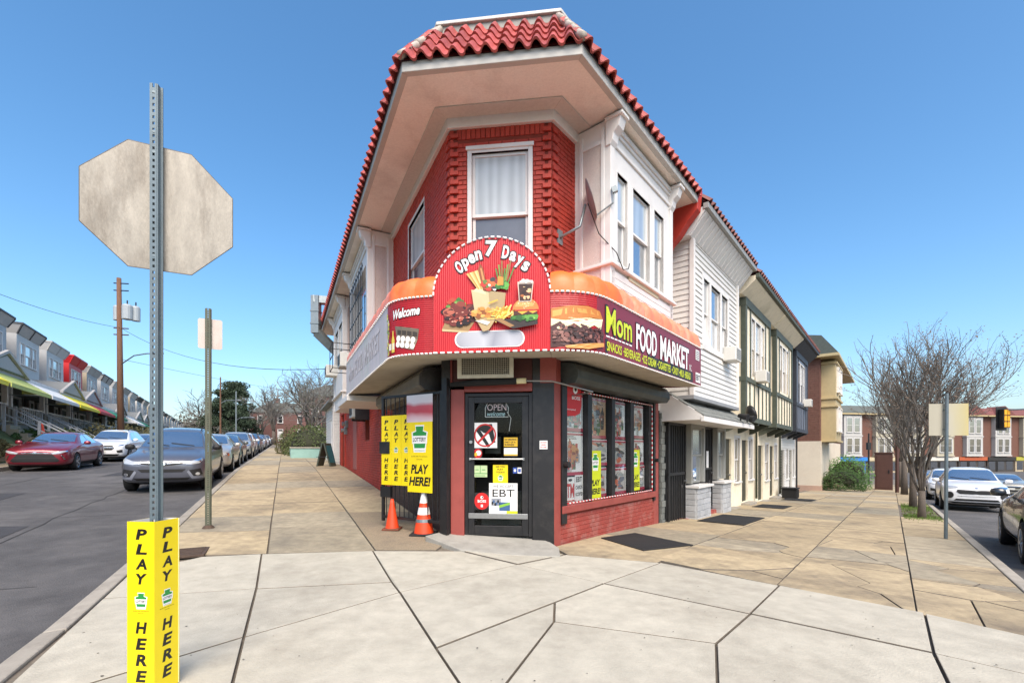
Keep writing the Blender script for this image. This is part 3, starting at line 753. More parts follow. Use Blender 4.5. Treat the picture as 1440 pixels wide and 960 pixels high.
for i, (s, z) in enumerate(((14.5, 2.1), (14.2, 2.35))):
    m_ = thing('electric_meter', ('round electric meter on the red wall beside the side door', 'grey meter box on the red wall above the round meter')[i], 'meter', FL(s, 0, z))
    mb = Mb(); mb.box(FL, s - .12, s + .12, 0, .12, z, z + .3); mk('box', mb, M_GALV, m_, bevel=.01)
    mb = Mb(); mb.tube([FL(s, .12, z + .16), FL(s, .24, z + .16)], .085, 12); mk('dial', mb, M_ALU, m_, smooth=False)
# upper AC units with cages on the left side
for i, (s, z, lab) in enumerate(((8.3, 3.75, 'white air conditioner in a black cage under the barred bay window'), (13.0, 4.2, 'white air conditioner under the far bay window near the duct'))):
    a_ = thing('window_air_conditioner', lab, 'air conditioner', FL(s, .6, z))
    mb = Mb(); mb.box(FL, s - .3, s + .3, .5, .95, z, z + .4); mk('case', mb, mat('white_case', hx('D8D6CE', .85), .5, .06, 6), a_, bevel=.02)
    mb = Mb()
    for k in range(5): mb.box(FL, s - .24 + k * .11, s - .19 + k * .11, .94, .96, z + .06, z + .34)
    mk('grille', mb, M_BLACK, a_)
    if i == 0:
        mb = Mb()
        for q in (s - .4, s + .4):
            mb.tube([FL(q, .56, z - .08), FL(q, 1.15, z - .08), FL(q, 1.15, z + .6), FL(q, .56, z + .6)], .014, 5)
        for zz in (z - .08, z + .26, z + .6): mb.tube([FL(s - .4, 1.15, zz), FL(s + .4, 1.15, zz)], .014, 5)
        mk('cage', mb, M_BLACK, a_)
# ================================================================== ground-floor shopfront
ZD0, ZD1 = .085, 2.28
mb = Mb(); mb.box(FC, -.76, -.55, -.02, .10, -.2, 2.34); mk('door_pier', mb, M_REDP, store, bevel=.008)
mb = Mb(); mb.box(FC, -.9, -.765, -.05, .12, -.2, 2.9); mk('shutter_guide', mb, M_BLACK, store, bevel=.006)
mb = Mb(); mb.box(FC, .50, .83, -.05, .08, -.2, 2.86); mk('black_pilaster', mb, M_BLACK, store, bevel=.008)
mb = Mb(); mb.box(FC, -.55, .50, -.02, .09, 2.30, 2.42); mk('door_lintel', mb, M_REDP, store, bevel=.006)
mb = Mb(); mb.box(FC, -.76, .5, -.1, .05, 2.42, 2.9); mk('transom_panel', mb, mat('maroon_panel', hx('4E2420'), .6, .15, 5), store)
mb = Mb(); mb.box(FC, -.95, .95, -.9, -.7, -.2, 2.9); mk('shop_interior', mb, M_DARK, store)
for q in ((-.9, -.74, .0, .1, 2.42, 2.9), (.62, .86, .08, .11, 2.42, 2.88)): mb = Mb(); mb.box(FC, *q); mk('red_trim', mb, M_REDP, store)
# door
door = mk('door', (lambda m: [m.box(FC, a, b, .0, .05, c, e) for a, b, c, e in ((-.55, -.50, ZD0, ZD1), (.44, .50, ZD0, ZD1), (-.5, .44, ZD1 - .05, ZD1), (-.495, -.40, ZD0 + .01, ZD1 - .055), (.34, .435, ZD0 + .01, ZD1 - .055), (-.4, .34, ZD0 + .01, ZD0 + .16), (-.4, .34, ZD1 - .15, ZD1 - .055))] and m)(Mb()), M_BLACK, store, bevel=.005)
mb = Mb(); mb.box(FC, -.4, .34, .012, .022, ZD0 + .16, ZD1 - .15); mk('pane', mb, M_CLEAR, door)
mb = Mb(); mb.box(FC, -.49, .43, .05, .062, ZD0 + .27, ZD0 + .35); mk('kick_plate', mb, M_ALU, door, bevel=.003)
mb = Mb(); mb.tube([FC(-.46, .1, 1.27), FC(.36, .1, 1.27)], .014, 8); mb.box(FC, -.47, -.44, .05, .1, 1.25, 1.29); mb.box(FC, .35, .38, .05, .1, 1.25, 1.29); mk('push_bar', mb, M_ALU, door)
mb = Mb(); mb.lathe([(0, .0), (.025, 0), (.025, .03), (0, .03)], 12, Matrix.Translation(FC(-.45, .06, 1.53)) @ Matrix.Rotation(R(90), 4, 'X')); mk('lock', mb, M_ALU, door)
def mpF(F, s0, z0, d): return lambda x, y: F(s0 + x, d, z0 + y)
def sticker(name, F, s0, s1, z0, z1, d, base, draw=None, parent=None, mats=(), lab=None, th=.002):
    mb = Mb(); mb.box(F, s0, s1, d, d + th, z0, z1, 0)
    if draw: draw(mb, lambda x, y, k=1: F(s0 + x * (s1 - s0), d + th + .0012 * k, z0 + y * (z1 - z0)), s1 - s0, z1 - z0)
    o = mk(name, mb, [base, *mats], parent)
    if lab: o['label'] = lab
    return o
def L2(mp, k): return lambda x, y: mp(x, y, k)
# dark things inside the door
mb = Mb(); mb.box(FC, -.35, .3, -.35, -.3, .2, .75); mb.box(FC, -.3, -.05, -.4, -.35, 1.35, 1.62); mk('inside_shelf', mb, mat('dim_shelf', hx('39403F'), .7, .3, 6), store)
def d_gun(mb, mp, w_, h):
    shape(mb, [(.08, .72), (.3, .92), (.78, .95), (.82, .8), (.93, .22), (.78, .18), (.66, .55), (.42, .6), (.3, .7), (.72, .06), (.6, .02), (.18, .6)], L2(mp, 1), 1)
    a, b = ell(.5, .5, .46, .46, 28), ell(.5, .5, .40, .40, 28)
    for i in range(28):
        j = (i + 1) % 28; mb.poly([mp(*a[i], 2), mp(*a[j], 2), mp(*b[j], 2), mp(*b[i], 2)], 2)
    shape(mb, [(.16, .23), (.22, .17), (.84, .77), (.78, .83)], L2(mp, 3), 2)
sticker('no_weapons_sticker', FC, -.42, -.045, 1.44, 1.83, .03, M_TEXTW, d_gun, door, (M_TEXTK, M_RED), 'white square with a red circle crossing out weapons')
def d_lines(rows, mi=1, sh=0, bold=.03):
    def f(mb, mp, w_, h):
        for b, x, y, ww, hh in rows: txt(mb, b, x, y, ww, hh, L2(mp, 1), mi, bold, sh)
    return f
M_AMB = flat(hx('E0B32A'), 'amber')
sticker('notice_sticker', FC, .06, .27, 1.46, 1.60, .03, M_AMB, d_lines([('NO SMOKING', .06, .68, .86, .2), ('PART OF A', .06, .38, .8, .2), ('BUSINESS', .06, .1, .7, .2)]), door, (M_TEXTK,))
sticker('paper_sticker', FC, .06, .27, 1.32, 1.44, .03, M_TEXTW, lambda mb, mp, w_, h: shape(mb, rect(.0, .02, 1, .2), L2(mp, 1), 1), door, (M_AMB,))
sticker('round_sticker', FC, -.42, -.28, 1.28, 1.43, .03, M_BLACK, lambda mb, mp, w_, h: (shape(mb, ell(.5, .5, .5, .5, 24), L2(mp, 1), 1), shape(mb, ell(.6, .55, .3, .28, 20), L2(mp, 2), 2), shape(mb, ell(.3, .4, .16, .2, 14), L2(mp, 3), 3)), door, (M_RED, M_TEXTW, M_AMB))
M_PALEG = flat(hx('B9CC9A'), 'palegreen'); M_BLUE = flat(hx('2E4E9E'), 'blue')
sticker('green_note', FC, -.41, -.2, .99, 1.17, .03, M_PALEG, lambda mb, mp, w_, h: [shape(mb, rect(*r_), L2(mp, 1), 1) for r_ in ((.46, .3, .5, 1), (0, .28, 1, .34), (.12, .6, .36, .66), (.6, .6, .86, .66), (.1, .1, .85, .15))], door, (M_GRN,))
KS = [(.22, 1), (.78, 1), (.74, .8), (1, .74), (.86, 0), (.14, 0), (0, .74), (.26, .8)]
def keystone(mb, mp, x, y, w_, h, mg, mw, mt, k0=1):
    f = lambda a, b: (x + a * w_, y + b * h)
    shape(mb, [f(.5 + (a - .5) * 1.18, .5 + (b - .5) * 1.12) for a, b in KS], L2(mp, k0), mw); shape(mb, [f(*p) for p in KS], L2(mp, k0 + 1), mg)
    shape(mb, [f(.0 - .04, .3), f(1.04, .3), f(1.06, .62), f(-.06, .62)], L2(mp, k0 + 2), mw)
    X, Y = f(.03, .38); txt(mb, 'LOTTERY', X, Y, w_ * .94, h * .17, L2(mp, k0 + 3), mt, .02)
    shape(mb, [f(.1, .02), f(.9, .02), f(.92, .11), f(.08, .11)], L2(mp, k0 + 2), mw)
sticker('play_sticker', FC, -.11, .12, .88, 1.18, .03, M_YEL, lambda mb, mp, w_, h: (txt(mb, 'DID YOU', .2, .86, .6, .09, L2(mp, 1), 1, .03), txt(mb, 'PLAY', .3, .72, .4, .09, L2(mp, 1), 1, .03), txt(mb, 'TODAY?', .2, .58, .6, .09, L2(mp, 1), 1, .03), keystone(mb, mp, .36, .2, .3, .26, 2, 3, 1)), door, (M_TEXTK, M_GRN, M_TEXTW))
sticker('blue_sticker', FC, .2, .26, 1.05, 1.14, .03, M_BLUE, lambda mb, mp, w_, h: shape(mb, ell(.5, .5, .3, .25, 10), L2(mp, 1), 1), door, (M_TEXTW,))
sticker('blue_sticker', FC, .27, .33, 1.05, 1.14, .03, M_TEXTW, lambda mb, mp, w_, h: shape(mb, rect(.15, .2, .85, .8), L2(mp, 1), 1), door, (M_BLUE,))
def d_ebt(mb, mp, w_, h):
    txt(mb, 'WE ACCEPT', .14, .87, .72, .075, L2(mp, 1), 1, .004); txt(mb, 'EBT', .12, .60, .78, .22, L2(mp, 1), 1, .006)
    shape(mb, rect(.08, .34, .42, .56), L2(mp, 1), 2); shape(mb, rect(.36, .2, .74, .45), L2(mp, 2), 3); shape(mb, [(.36, .28), (.74, .38), (.74, .45), (.36, .36)], L2(mp, 3), 4)
    shape(mb, rect(.62, .0, 1, .2), L2(mp, 3), 5)
    for i in range(6): shape(mb, ell(.12 + .05 * i, .42 + .05 * math.sin(i * 2), .035, .05, 8), L2(mp, 2), 3 if i % 2 else 1)
sticker('ebt_poster', FC, -.17, .27, .37, .9, .036, M_TEXTW, d_ebt, door, (M_TEXTK, flat(hx('8E9196'), 'grey'), flat(hx('3B5C86'), 'slate'), flat(hx('7FB23A'), 'leaf'), M_LIME), 'white EBT poster')
sticker('round_red_sticker', FC, -.4, -.165, .49, .75, .034, M_BLACK, lambda mb, mp, w_, h: (shape(mb, ell(.5, .5, .5, .5, 28), L2(mp, 1), 1), txt(mb, 'BOSS', .22, .42, .56, .16, L2(mp, 2), 2, .03), shape(mb, ell(.5, .72, .1, .1, 10), L2(mp, 2), 2), shape(mb, ell(.53, .73, .05, .05, 8), L2(mp, 3), 3), shape(mb, rect(.43, .15, .57, .3), L2(mp, 2), 2)), door, (M_RED, M_TEXTW, M_TEXTK), 'round red sticker')
# neon sign hanging inside the door
ns = thing('open_sign', 'unlit white OPEN welcome tube sign hanging inside the black glass door', 'sign', FC(-.05, -.04, 1.95))
mb = Mb(); o8 = [(-.5, -.32), (-.5, .1), (-.38, .36), (.38, .36), (.5, .1), (.5, -.32)]
mb.tube([FC(-.06 + x * .36, -.03, 2.03 + y * .34) for x, y in o8 + [o8[0]]], .006, 6); mk('tube_border', mb, mat('white_tube', hx('E8E8E4'), .3, .03, 5), ns)
mb = Mb(); txt(mb, 'OPEN', -.15, 0.0, .3, .1, lambda x, y: FC(-.06 + x, -.03, 2.02 + y), 0, .0); mk('letters', mb, mat('pinkish_tube', hx('E3C4C4'), .3, .03, 5), ns)
mb = Mb(); txt(mb, 'welcome', -.15, 0.0, .28, .07, lambda x, y: FC(-.06 + x, -.03, 1.935 + y), 0, .0, .3); mk('small_letters', mb, mat('aqua_tube', hx('BFE3E6'), .3, .03, 5), ns)
mb = Mb(); mb.tube([FC(.1, -.03, 2.0), FC(.16, -.05, 1.9), FC(.13, -.04, 1.7)], .005, 5); mk('cable', mb, M_WHITE, ns)
sticker('alarm_sticker', FC, .61, .73, 1.42, 1.55, .082, M_TEXTW, d_lines([('24 HOUR', .1, .7, .8, .16), ('VIDEO', .2, .42, .6, .16), ('IN USE', .12, .14, .76, .16)], 1), store, (M_RED,))
# air conditioner above the door in a mesh cage
ac = thing('door_air_conditioner', 'air conditioner behind a wire mesh cage above the shop door', 'air conditioner', FC(-.2, .05, 2.5))
mb = Mb(); mb.box(FC, -.56, .2, .0, .28, 2.5, 2.85); mk('case', mb, mat('brown_case', hx('3E3A33'), .6, .2, 6), ac, bevel=.01)
mb = Mb()
for a, b, c, e in ((-.6, -.54, 2.47, 2.86), (.18, .24, 2.47, 2.86), (-.54, .18, 2.47, 2.52)): mb.box(FC, a, b, .3, .33, c, e)
mk('cage_frame', mb, mat('cage_cream', hx('CFC9B4', .85), .6, .15, 10), ac)
mb = Mb()
for i in range(22): mb.box(FC, -.54 + i * .033, -.536 + i * .033, .312, .316, 2.52, 2.85)
for i in range(12): mb.box(FC, -.54, .18, .317, .321, 2.53 + i * .028, 2.534 + i * .028)
mk('wire_mesh', mb, MATS['cage_cream'], ac)
# rolled cloth and rod across the lintel
rb = thing('rolled_awning', 'black rolled awning cloth on a thin metal arm over the door', 'awning', FC(-.1, .2, 2.4))
mb = Mb(); mb.tube([FC(-.74, .18, 2.40), FC(-.3, .22, 2.42), (FC(.28, .24, 2.43))], [.035, .055, .05], 10); mk('roll', mb, M_RUB, rb, smooth=True)
mb = Mb(); mb.tube([FC(.28, .24, 2.43), FC(.42, .25, 2.43)], .042, 10); mk('end_cap', mb, mat('cream_cap', hx('D9CDA0'), .6, .1, 6), rb)
mb = Mb(); mb.tube([FC(.4, .25, 2.43), FC(.8, .3, 2.41), FRt(1.95, .42, 2.31)], .012, 8); mb.tube([FRt(1.95, .42, 2.31), FRt(1.97, .02, 2.28)], .012, 8); mk('arm', mb, M_ALU, rb)
# ---- right shopfront
WS0, WS1, WZ0, WZ1 = 1.74, 5.12, .54, 2.36
mb = Mb(); mb.box(FRt, SC - .02, 1.60, -.1, .06, -.4, 2.86); mk('corner_trim', mb, M_REDP, store, bevel=.008)
mb = Mb(); mb.box(FRt, 1.60, 1.74, -.1, .09, WZ0 - .28, 2.5); mk('window_post', mb, M_BLACK, store, bevel=.006)
mb = Mb(); mb.box(FRt, 5.12, 5.2, -.1, .09, WZ0 - .2, 2.5); mk('window_post', mb, M_BLACK, store, bevel=.006)
mb = Mb(); mb.box(FRt, 5.2, BR, -.3, .05, -.5, 2.9); mk('end_pier', mb, M_REDP, store, bevel=.008)
mb = Mb(); wall_open(mb, FRt, 1.60, 5.2, -.5, .42, .04, []); mb.box(FRt, 1.6, 5.2, -.3, .03, .3, .5); bw = mk('window_bulkhead', mb, M_MORT, store)
M_BULK = mat('worn_red_bulkhead', hx('9A4238', .9), .7, .14, 6, bump=.2, rnd=.08, dirt=hx('B9A79C'), dscale=3.2, damt=.35)
mk('bricks', bricks_mesh(FRt, brick_list(1.60, 5.2, -.48, .40, [], .205, .072), .04, .006), M_BULK, bw, kind='stuff')
mb = Mb(); mb.box(FRt, 1.60, 5.2, -.1, .1, .42, .54); mk('window_ledge', mb, M_REDP, store, bevel=.01)
mb = Mb(); mb.box(FRt, 1.5, 5.2, -1.2, -1.0, .0, 2.8); mb.box(FRt, 1.6, 5.2, -1.0, -.1, .3, .42); mk('window_back', mb, M_DARK, store)
mb = Mb()
pf = [(0, 2.42), (.3, 2.42), (.36, 2.5), (.36, 2.62), (.28, 2.72), (0, 2.78)]
mb.prism([FRt(1.62, p, q) for p, q in pf], [FRt(5.3, p, q) for p, q in pf]); mk('shutter_housing', mb, mat('dark_green_grey_metal', hx('3A4140'), .5, .2, 4, dirt=hx('6B706C'), dscale=3, damt=.3), store, bevel=.01)
xs = [(1.76, 2.42), (2.56, 3.28), (3.40, 4.05), (4.20, 4.92)]
for i in range(3):
    mb = Mb(); mb.box(FRt, xs[i][1], xs[i + 1][0], -.1, .06, WZ0, WZ1 + .05); mk('mullion', mb, M_BLACK, store, bevel=.005)
mb = Mb(); mb.box(FRt, 4.92, 5.12, -.1, .06, WZ0, WZ1 + .05); mk('mullion', mb, M_BLACK, store)
for a, b in xs:
    mb = Mb(); mb.box(FRt, a, b, -.02, -.012, WZ0, WZ1); mk('shop_pane', mb, M_CLEAR, store)
# rope light round the window
mb = Mb()
def rope(p, q, step=.05):
    n = int((q - p).length / step)
    for i in range(n): mb.tube([p.lerp(q, i / n), p.lerp(q, (i + .97) / n)], .011, 5, i % 2)
rope(FRt(2.2, .075, 2.36), FRt(5.04, .075, 2.36)); rope(FRt(5.04, .075, 2.36), FRt(5.04, .075, .57)); rope(FRt(1.76, .075, .57), FRt(5.04, .075, .57))
rl_ = thing('rope_light', 'red and white rope light strung round the poster-covered shop window', 'light string', FRt(3.4, .07, .5)); mk('rope', mb, [flat(hx('C4202A'), 'ropered', .3), M_TEXTW], rl_)
# posters behind the panes
M_PINK = flat(hx('B0324A'), 'crimson'); POP = [flat(hx(c), 'pop' + c) for c in ('8A4B3A', 'C98D5A', '4A3A34', 'B8322E', '9FA3A0', 'C86A4A', '5E7A52', '6B6E78', 'C0B8B0', '2E2A2C')]
def d_pop(seed, n=70, mono=False):
    """a sheet of product pictures: bottles, packs and bowls, or grey slices"""
    def f(mb, mp, w_, h):
        r = random.Random(seed)
        if mono:
            shape(mb, rect(.04, .1, .96, .95), L2(mp, 1), 9)
            for i in range(34):
                x, y = r.uniform(.2, .8), r.uniform(.22, .85); a = ell(x, y, r.uniform(.08, .24), r.uniform(.04, .1), 12, .08); t = r.uniform(-.4, .4)
                shape(mb, [(min(.96, max(.04, p)), min(.95, max(.1, q + (p - x) * t))) for p, q in a], L2(mp, 1.2 + i * .04), r.choice((5, 9, 8, 5, 10, 6, 3)))
        else:
            for i in range(38):
                x, y = r.gauss(.5, .15), r.gauss(.48, .15); x = min(.8, max(.16, x)); y = min(.72, max(.16, y)); bw_, bh_ = r.uniform(.04, .11), r.uniform(.09, .22)
                q = r.choice((rect(x - bw_, y - bh_, x + bw_, y + bh_), [(x - bw_, y - bh_), (x + bw_, y - bh_), (x + bw_, y + bh_ * .4), (x + bw_ * .35, y + bh_ * .7), (x + bw_ * .35, y + bh_), (x - bw_ * .35, y + bh_), (x - bw_ * .35, y + bh_ * .7), (x - bw_, y + bh_ * .4)], ell(x, y, bw_ * 1.4, bw_ * 1.1, 12)))
                shape(mb, q, L2(mp, 1 + i * .05), r.randint(1, 10)); shape(mb, rect(x - bw_ * .8, y - bh_ * .3, x + bw_ * .8, y + bh_ * .1), L2(mp, 1.03 + i * .05), r.randint(1, 10))
            for k in range(3): shape(mb, rect(.1, .9 - k * .03, r.uniform(.5, .9), .915 - k * .03), L2(mp, 1), 10)
    return f
PAPER = mat('poster_paper', hx('F0EDEA', .95), .6, .05, 6)
pid = 0
def poster(a, b, z0, z1, seed, lab, mono=False, base=None, red_edge=True, d=-.035):
    global pid
    rt = thing('window_poster', lab, 'poster', FRt((a + b) / 2, d, z0), 'posters behind the shop window')
    sticker('sheet', FRt, a, b, z0, z1, d, base or PAPER, d_pop(seed, 80 if not mono else 60, mono), rt, POP)
    if red_edge:
        mb = Mb(); mb.box(FRt, a, b, d + .006, d + .009, z0 - .004, z0 + .05); mk('red_border', mb, M_PINK, rt); mb = Mb(); mb.box(FRt, a, b, d + .006, d + .009, z1 - .05, z1 - .015); mk('red_border', mb, M_PINK, rt)
poster(1.77, 2.40, 1.72, 2.34, 1, 'white food poster behind the red shield sign in the shop window')
poster(1.77, 2.40, 1.0, 1.70, 2, 'white poster of drinks and machines under the red shield sign')
poster(2.58, 3.2, 1.62, 2.33, 3, 'salad poster with orange ground, top of the second window pane', base=flat(hx('C79A6E'), 'orangeground'))
poster(2.58, 3.24, 1.14, 1.60, 4, 'grey deli meat poster directly below the salad poster', True)
poster(2.58, 3.22, .58, 1.10, 5, 'grey poster half hidden behind a yellow play sign in the second pane', True)
poster(3.42, 3.98, 1.62, 2.33, 6, 'white poster of bottles at the top of the third window pane')
poster(3.42, 4.0, 1.1, 1.60, 7, 'grey sandwich poster in the middle of the third window pane', True)
poster(3.42, 4.02, .58, 1.08, 8, 'grey deli poster at the foot of the third window pane', True)
poster(4.22, 4.82, 1.66, 2.33, 9, 'white poster of red cans at the top of the last window pane')
poster(4.22, 4.84, 1.12, 1.63, 10, 'white poster with a black phone in the last window pane')
poster(4.22, 4.88, .6, 1.1, 11, 'grey poster half hidden behind a yellow play sign in the last pane', True)
at = thing('atm_poster', 'white poster with red ATM lettering at the foot of the window', 'poster', FRt(2.0, -.03, .56))
sticker('sheet', FRt, 1.76, 2.14, .57, .97, -.03, PAPER, lambda mb, mp, w_, h: (txt(mb, 'ATM', .04, .16, .92, .58, L2(mp, 1), 1, .03), shape(mb, rect(.0, .02, 1, .06), L2(mp, 1), 1), shape(mb, ell(.2, .88, .14, .06, 10), L2(mp, 1), 2), shape(mb, ell(.65, .88, .16, .06, 10), L2(mp, 1), 2)), at, (M_RED, M_TEXTK))
at = thing('card_notice', 'white EBT cards accepted notice beside the red ATM lettering', 'poster', FRt(2.3, -.03, .56))
sticker('sheet', FRt, 2.15, 2.4, .57, 1.0, -.03, PAPER, d_lines([('EBT', .12, .72, .75, .2), ('CARDS', .08, .44, .84, .15), ('ACCEPTED', .05, .18, .9, .14)]), at, (M_TEXTK,))
for i, (a, b, z0, z1) in enumerate(((2.58, 2.98, .57, 1.4), (4.2, 4.6, .6, 1.42))):
    t = thing('play_sign', ('yellow-green PLAY HERE! poster in the second window pane, below the salad poster', 'yellow-green PLAY HERE! poster in the last window pane, below the red cans')[i], 'poster', FRt(a, 0, z0), 'play here signs')
    sticker('sheet', FRt, a, b, z0, z1, -.012 + .004, M_LIME, lambda mb, mp, w_, h: (keystone(mb, mp, .25, .6, .5, .32, 2, 3, 1), txt(mb, 'PLAY', .1, .26, .8, .13, L2(mp, 1), 1, .04, .2), txt(mb, 'HERE!', .04, .08, .92, .13, L2(mp, 1), 1, .04, .2)), t, (M_TEXTK, M_GRN, M_TEXTW))
sh = thing('shield_sign', 'red shield-shaped sign with a small face in the window corner', 'sign', FRt(2.0, .02, 2.0))
mb = Mb(); S = [(.0, .1), (.1, 0), (.6, .02), (.9, .12), (1, .35), (1, .75), (.85, 1), (.0, 1)]
mb.prism([FRt(1.76 + x * .5, .02, 1.95 + y * .55) for x, y in S], [FRt(1.76 + x * .5, .03, 1.95 + y * .55) for x, y in S]); mk('board', mb, M_RED, sh)
mb = Mb(); mp = lambda x, y: FRt(1.76 + x * .5, .034, 1.95 + y * .55)
shape(mb, ell(.6, .8, .14, .13, 14), mp, 0); txt(mb, 'BOSS', .4, .5, .5, .1, mp, 0, .02); txt(mb, 'accepted', .12, .16, .5, .07, mp, 0, .0)
shape(mb, ell(.62, .81, .07, .07, 10), lambda x, y: FRt(1.76 + x * .5, .036, 1.95 + y * .55), 1); mk('print', mb, [M_TEXTW, M_TEXTK], sh)
# wall handle
mb = Mb(); mb.tube([FRt(1.67, .09, 1.18), FRt(1.67, .17, 1.18)], .05, 12); mb.tube([FRt(5.16, .09, 1.2), FRt(5.16, .17, 1.2)], .04, 12); mk('shutter_lock', mb, M_BLACK, store)

# ---- left shopfront: shuttered recess behind the open gate
mb = Mb(); mb.box(FL, SC + .02, 5.5, .012, .05, -.1, 2.35); mk('roller_shutter', mb, mat('brown_shutter', hx('3B2824'), .6, .2, 3), store)
mb = Mb()
for i in range(38): mb.box(FL, SC + .05, 5.45, .05, .06, .05 + i * .088, .05 + i * .088 + .07)
mk('shutter_slats', mb, MATS['brown_shutter'], store)
mb = Mb(); pf = [(0, 2.36), (.34, 2.36), (.42, 2.44), (.42, 2.6), (.34, 2.7), (0, 2.74)]
mb.prism([FL(1.75, p, q) for p, q in pf], [FL(5.5, p, q) for p, q in pf]); mk('shutter_housing', mb, mat('dusty_housing', hx('6F695E'), .6, .15, 4), store, bevel=.01)
mb = Mb(); mb.prism([FL(1.68, p, q) for p, q in pf], [FL(1.745, p, q) for p, q in pf]); mk('housing_end', mb, M_BLACK, store)
# security gate swung open
GA, GB = V((-1.06, 6.98)), V((-2.2, 7.72)); ug = (GB - GA).normalized(); ng = V((ug.y, -ug.x));
if ng.y > 0: ng = -ng
FG = FR(GA, ug, ng); GW = (GB - GA).length
gate = thing('security_gate', 'black barred iron gate swung open beside the shop door', 'gate', (GA.x, GA.y, gp(GA)))
zg0, zg1 = .22, 2.32
mb = Mb()
for s in (0, GW - .05): mb.box(FG, s, s + .05, -.02, .02, zg0 - (.1 if s == 0 else 0), zg1)
for z in (zg0 + .05, zg1 - .05): mb.box(FG, .05, GW - .05, -.018, .018, z, z + .045)
mk('gate_frame', mb, M_BLACK, gate, bevel=.004)
n = 13
for i in range(1, n):
    mb = Mb(); s = GW * i / n; mb.tube([FG(s, 0, zg0 + .09), FG(s, 0, zg1 - .04)], .009, 6); mk('bar', mb, M_BLACK, gate)
for z0, z1, m in ((1.35, 1.55, 0), (.62, .8, 1)):
    mb = Mb(); mb.box(FG, GW - .22, GW + .02, -.03, .05 if m == 0 else .03, z0, z1); mk('lock_box', mb, M_BLACK, gate, bevel=.006)
mb = Mb(); mb.box(FG, -.1, .0, -.03, .03, .0, 2.5); mk('hinge_post', mb, M_BLACK, gate)
# yellow lottery boards tied to the gate
def play_vert(mb, mp, w_, h, words=(('PLAY', .95, .6), ('HERE', .40, .05))):
    for wd, t, b in words:
        st = (t - b) / len(wd)
        for i, c in enumerate(wd): txt(mb, c, .3, t - (i + .86) * st, .42, st * .72, L2(mp, 1), 1, .04, .15)
def vboard(s0, s1, z0, z1, lab, grp, d=.03):
    t = thing('lottery_strip_sign', lab, 'sign', FG(s0, d, z0), grp)
    a, b = s1, s0
    sticker('board', FG, a, b, z0, z1, d, M_YEL, lambda mb, mp, w_, h: (play_vert(mb, mp, w_, h), keystone(mb, mp, .32, .47, .36, .07, 2, 3, 1)), t, (M_TEXTK, M_GRN, M_TEXTW), th=.004)
for i, lab in enumerate(('narrow yellow PLAY HERE strip at the free edge of the black gate', 'narrow yellow PLAY HERE strip in the middle of three on the gate', 'narrow yellow PLAY HERE strip tucked against the big lottery board')):
    a = GW - .02 - i * .235; vboard(a - .23, a, .83, 1.98, lab, 'yellow strips on the gate')
big = thing('lottery_board', 'large yellow lottery PLAY HERE! board on the black gate', 'sign', FG(.3, .05, .8))
sticker('board', FG, .70, .17, .74, 1.87, .05, M_YEL, lambda mb, mp, w_, h: (keystone(mb, mp, .22, .58, .56, .34, 2, 3, 1), txt(mb, 'PLAY', .14, .26, .72, .13, L2(mp, 1), 1, .04, .2), txt(mb, 'HERE!', .06, .09, .88, .13, L2(mp, 1), 1, .04, .2), txt(mb, 'Benefits older Pennsylvanians.', .16, .49, .66, .022, L2(mp, 1), 1, .0), txt(mb, 'Every day.', .38, .45, .24, .022, L2(mp, 1), 1, .0)), big, (M_TEXTK, M_GRN, M_TEXTW), th=.006)
def blur_mat(name, stops, axis=2, span=(0, 1)):
    m = bpy.data.materials.new(name); m.use_nodes = True; N = m.node_tree.nodes; L = m.node_tree.links
    tc = N.new('ShaderNodeTexCoord'); sp = N.new('ShaderNodeSeparateXYZ'); L.new(tc.outputs['Object'], sp.inputs[0])
    nz = N.new('ShaderNodeTexNoise'); nz.inputs['Scale'].default_value = 3.5; nz.inputs['Detail'].default_value = 1; L.new(tc.outputs['Object'], nz.inputs['Vector'])
    mr = N.new('ShaderNodeMapRange'); mr.inputs[1].default_value = span[0]; mr.inputs[2].default_value = span[1]; L.new(sp.outputs[axis], mr.inputs[0])
    ad = N.new('ShaderNodeMath'); ad.operation = 'MULTIPLY_ADD'; ad.inputs[1].default_value = .22; L.new(nz.outputs[0], ad.inputs[0])
    sb = N.new('ShaderNodeMath'); sb.operation = 'SUBTRACT'; L.new(mr.outputs[0], sb.inputs[0]); sb.inputs[1].default_value = .11; L.new(sb.outputs[0], ad.inputs[2])
    cr = N.new('ShaderNodeValToRGB'); e = cr.color_ramp.elements
    for el, (p, c) in ((e[0], stops[0]), (e[1], stops[-1])): el.position = p; el.color = (*c, 1)
    for p, c in stops[1:-1]: e.new(p).color = (*c, 1)
    L.new(ad.outputs[0], cr.inputs[0]); L.new(cr.outputs[0], N['Principled BSDF'].inputs['Base Color']); N['Principled BSDF'].inputs['Roughness'].default_value = .5
    return m
bl = thing('faded_poster', 'blurred white and red poster above the large yellow lottery board', 'poster', FG(.45, .04, 1.86))
sticker('sheet', FG, .72, .16, 1.85, 2.28, .055, blur_mat('blurred_print', [(.0, hx('D9C6C8')), (.16, hx('D3A9AC')), (.34, hx('BE4650')), (.55, hx('C25660')), (.7, hx('DCD2D5')), (1, hx('DEDEE2'))], 2, (0, .43)), None, bl)
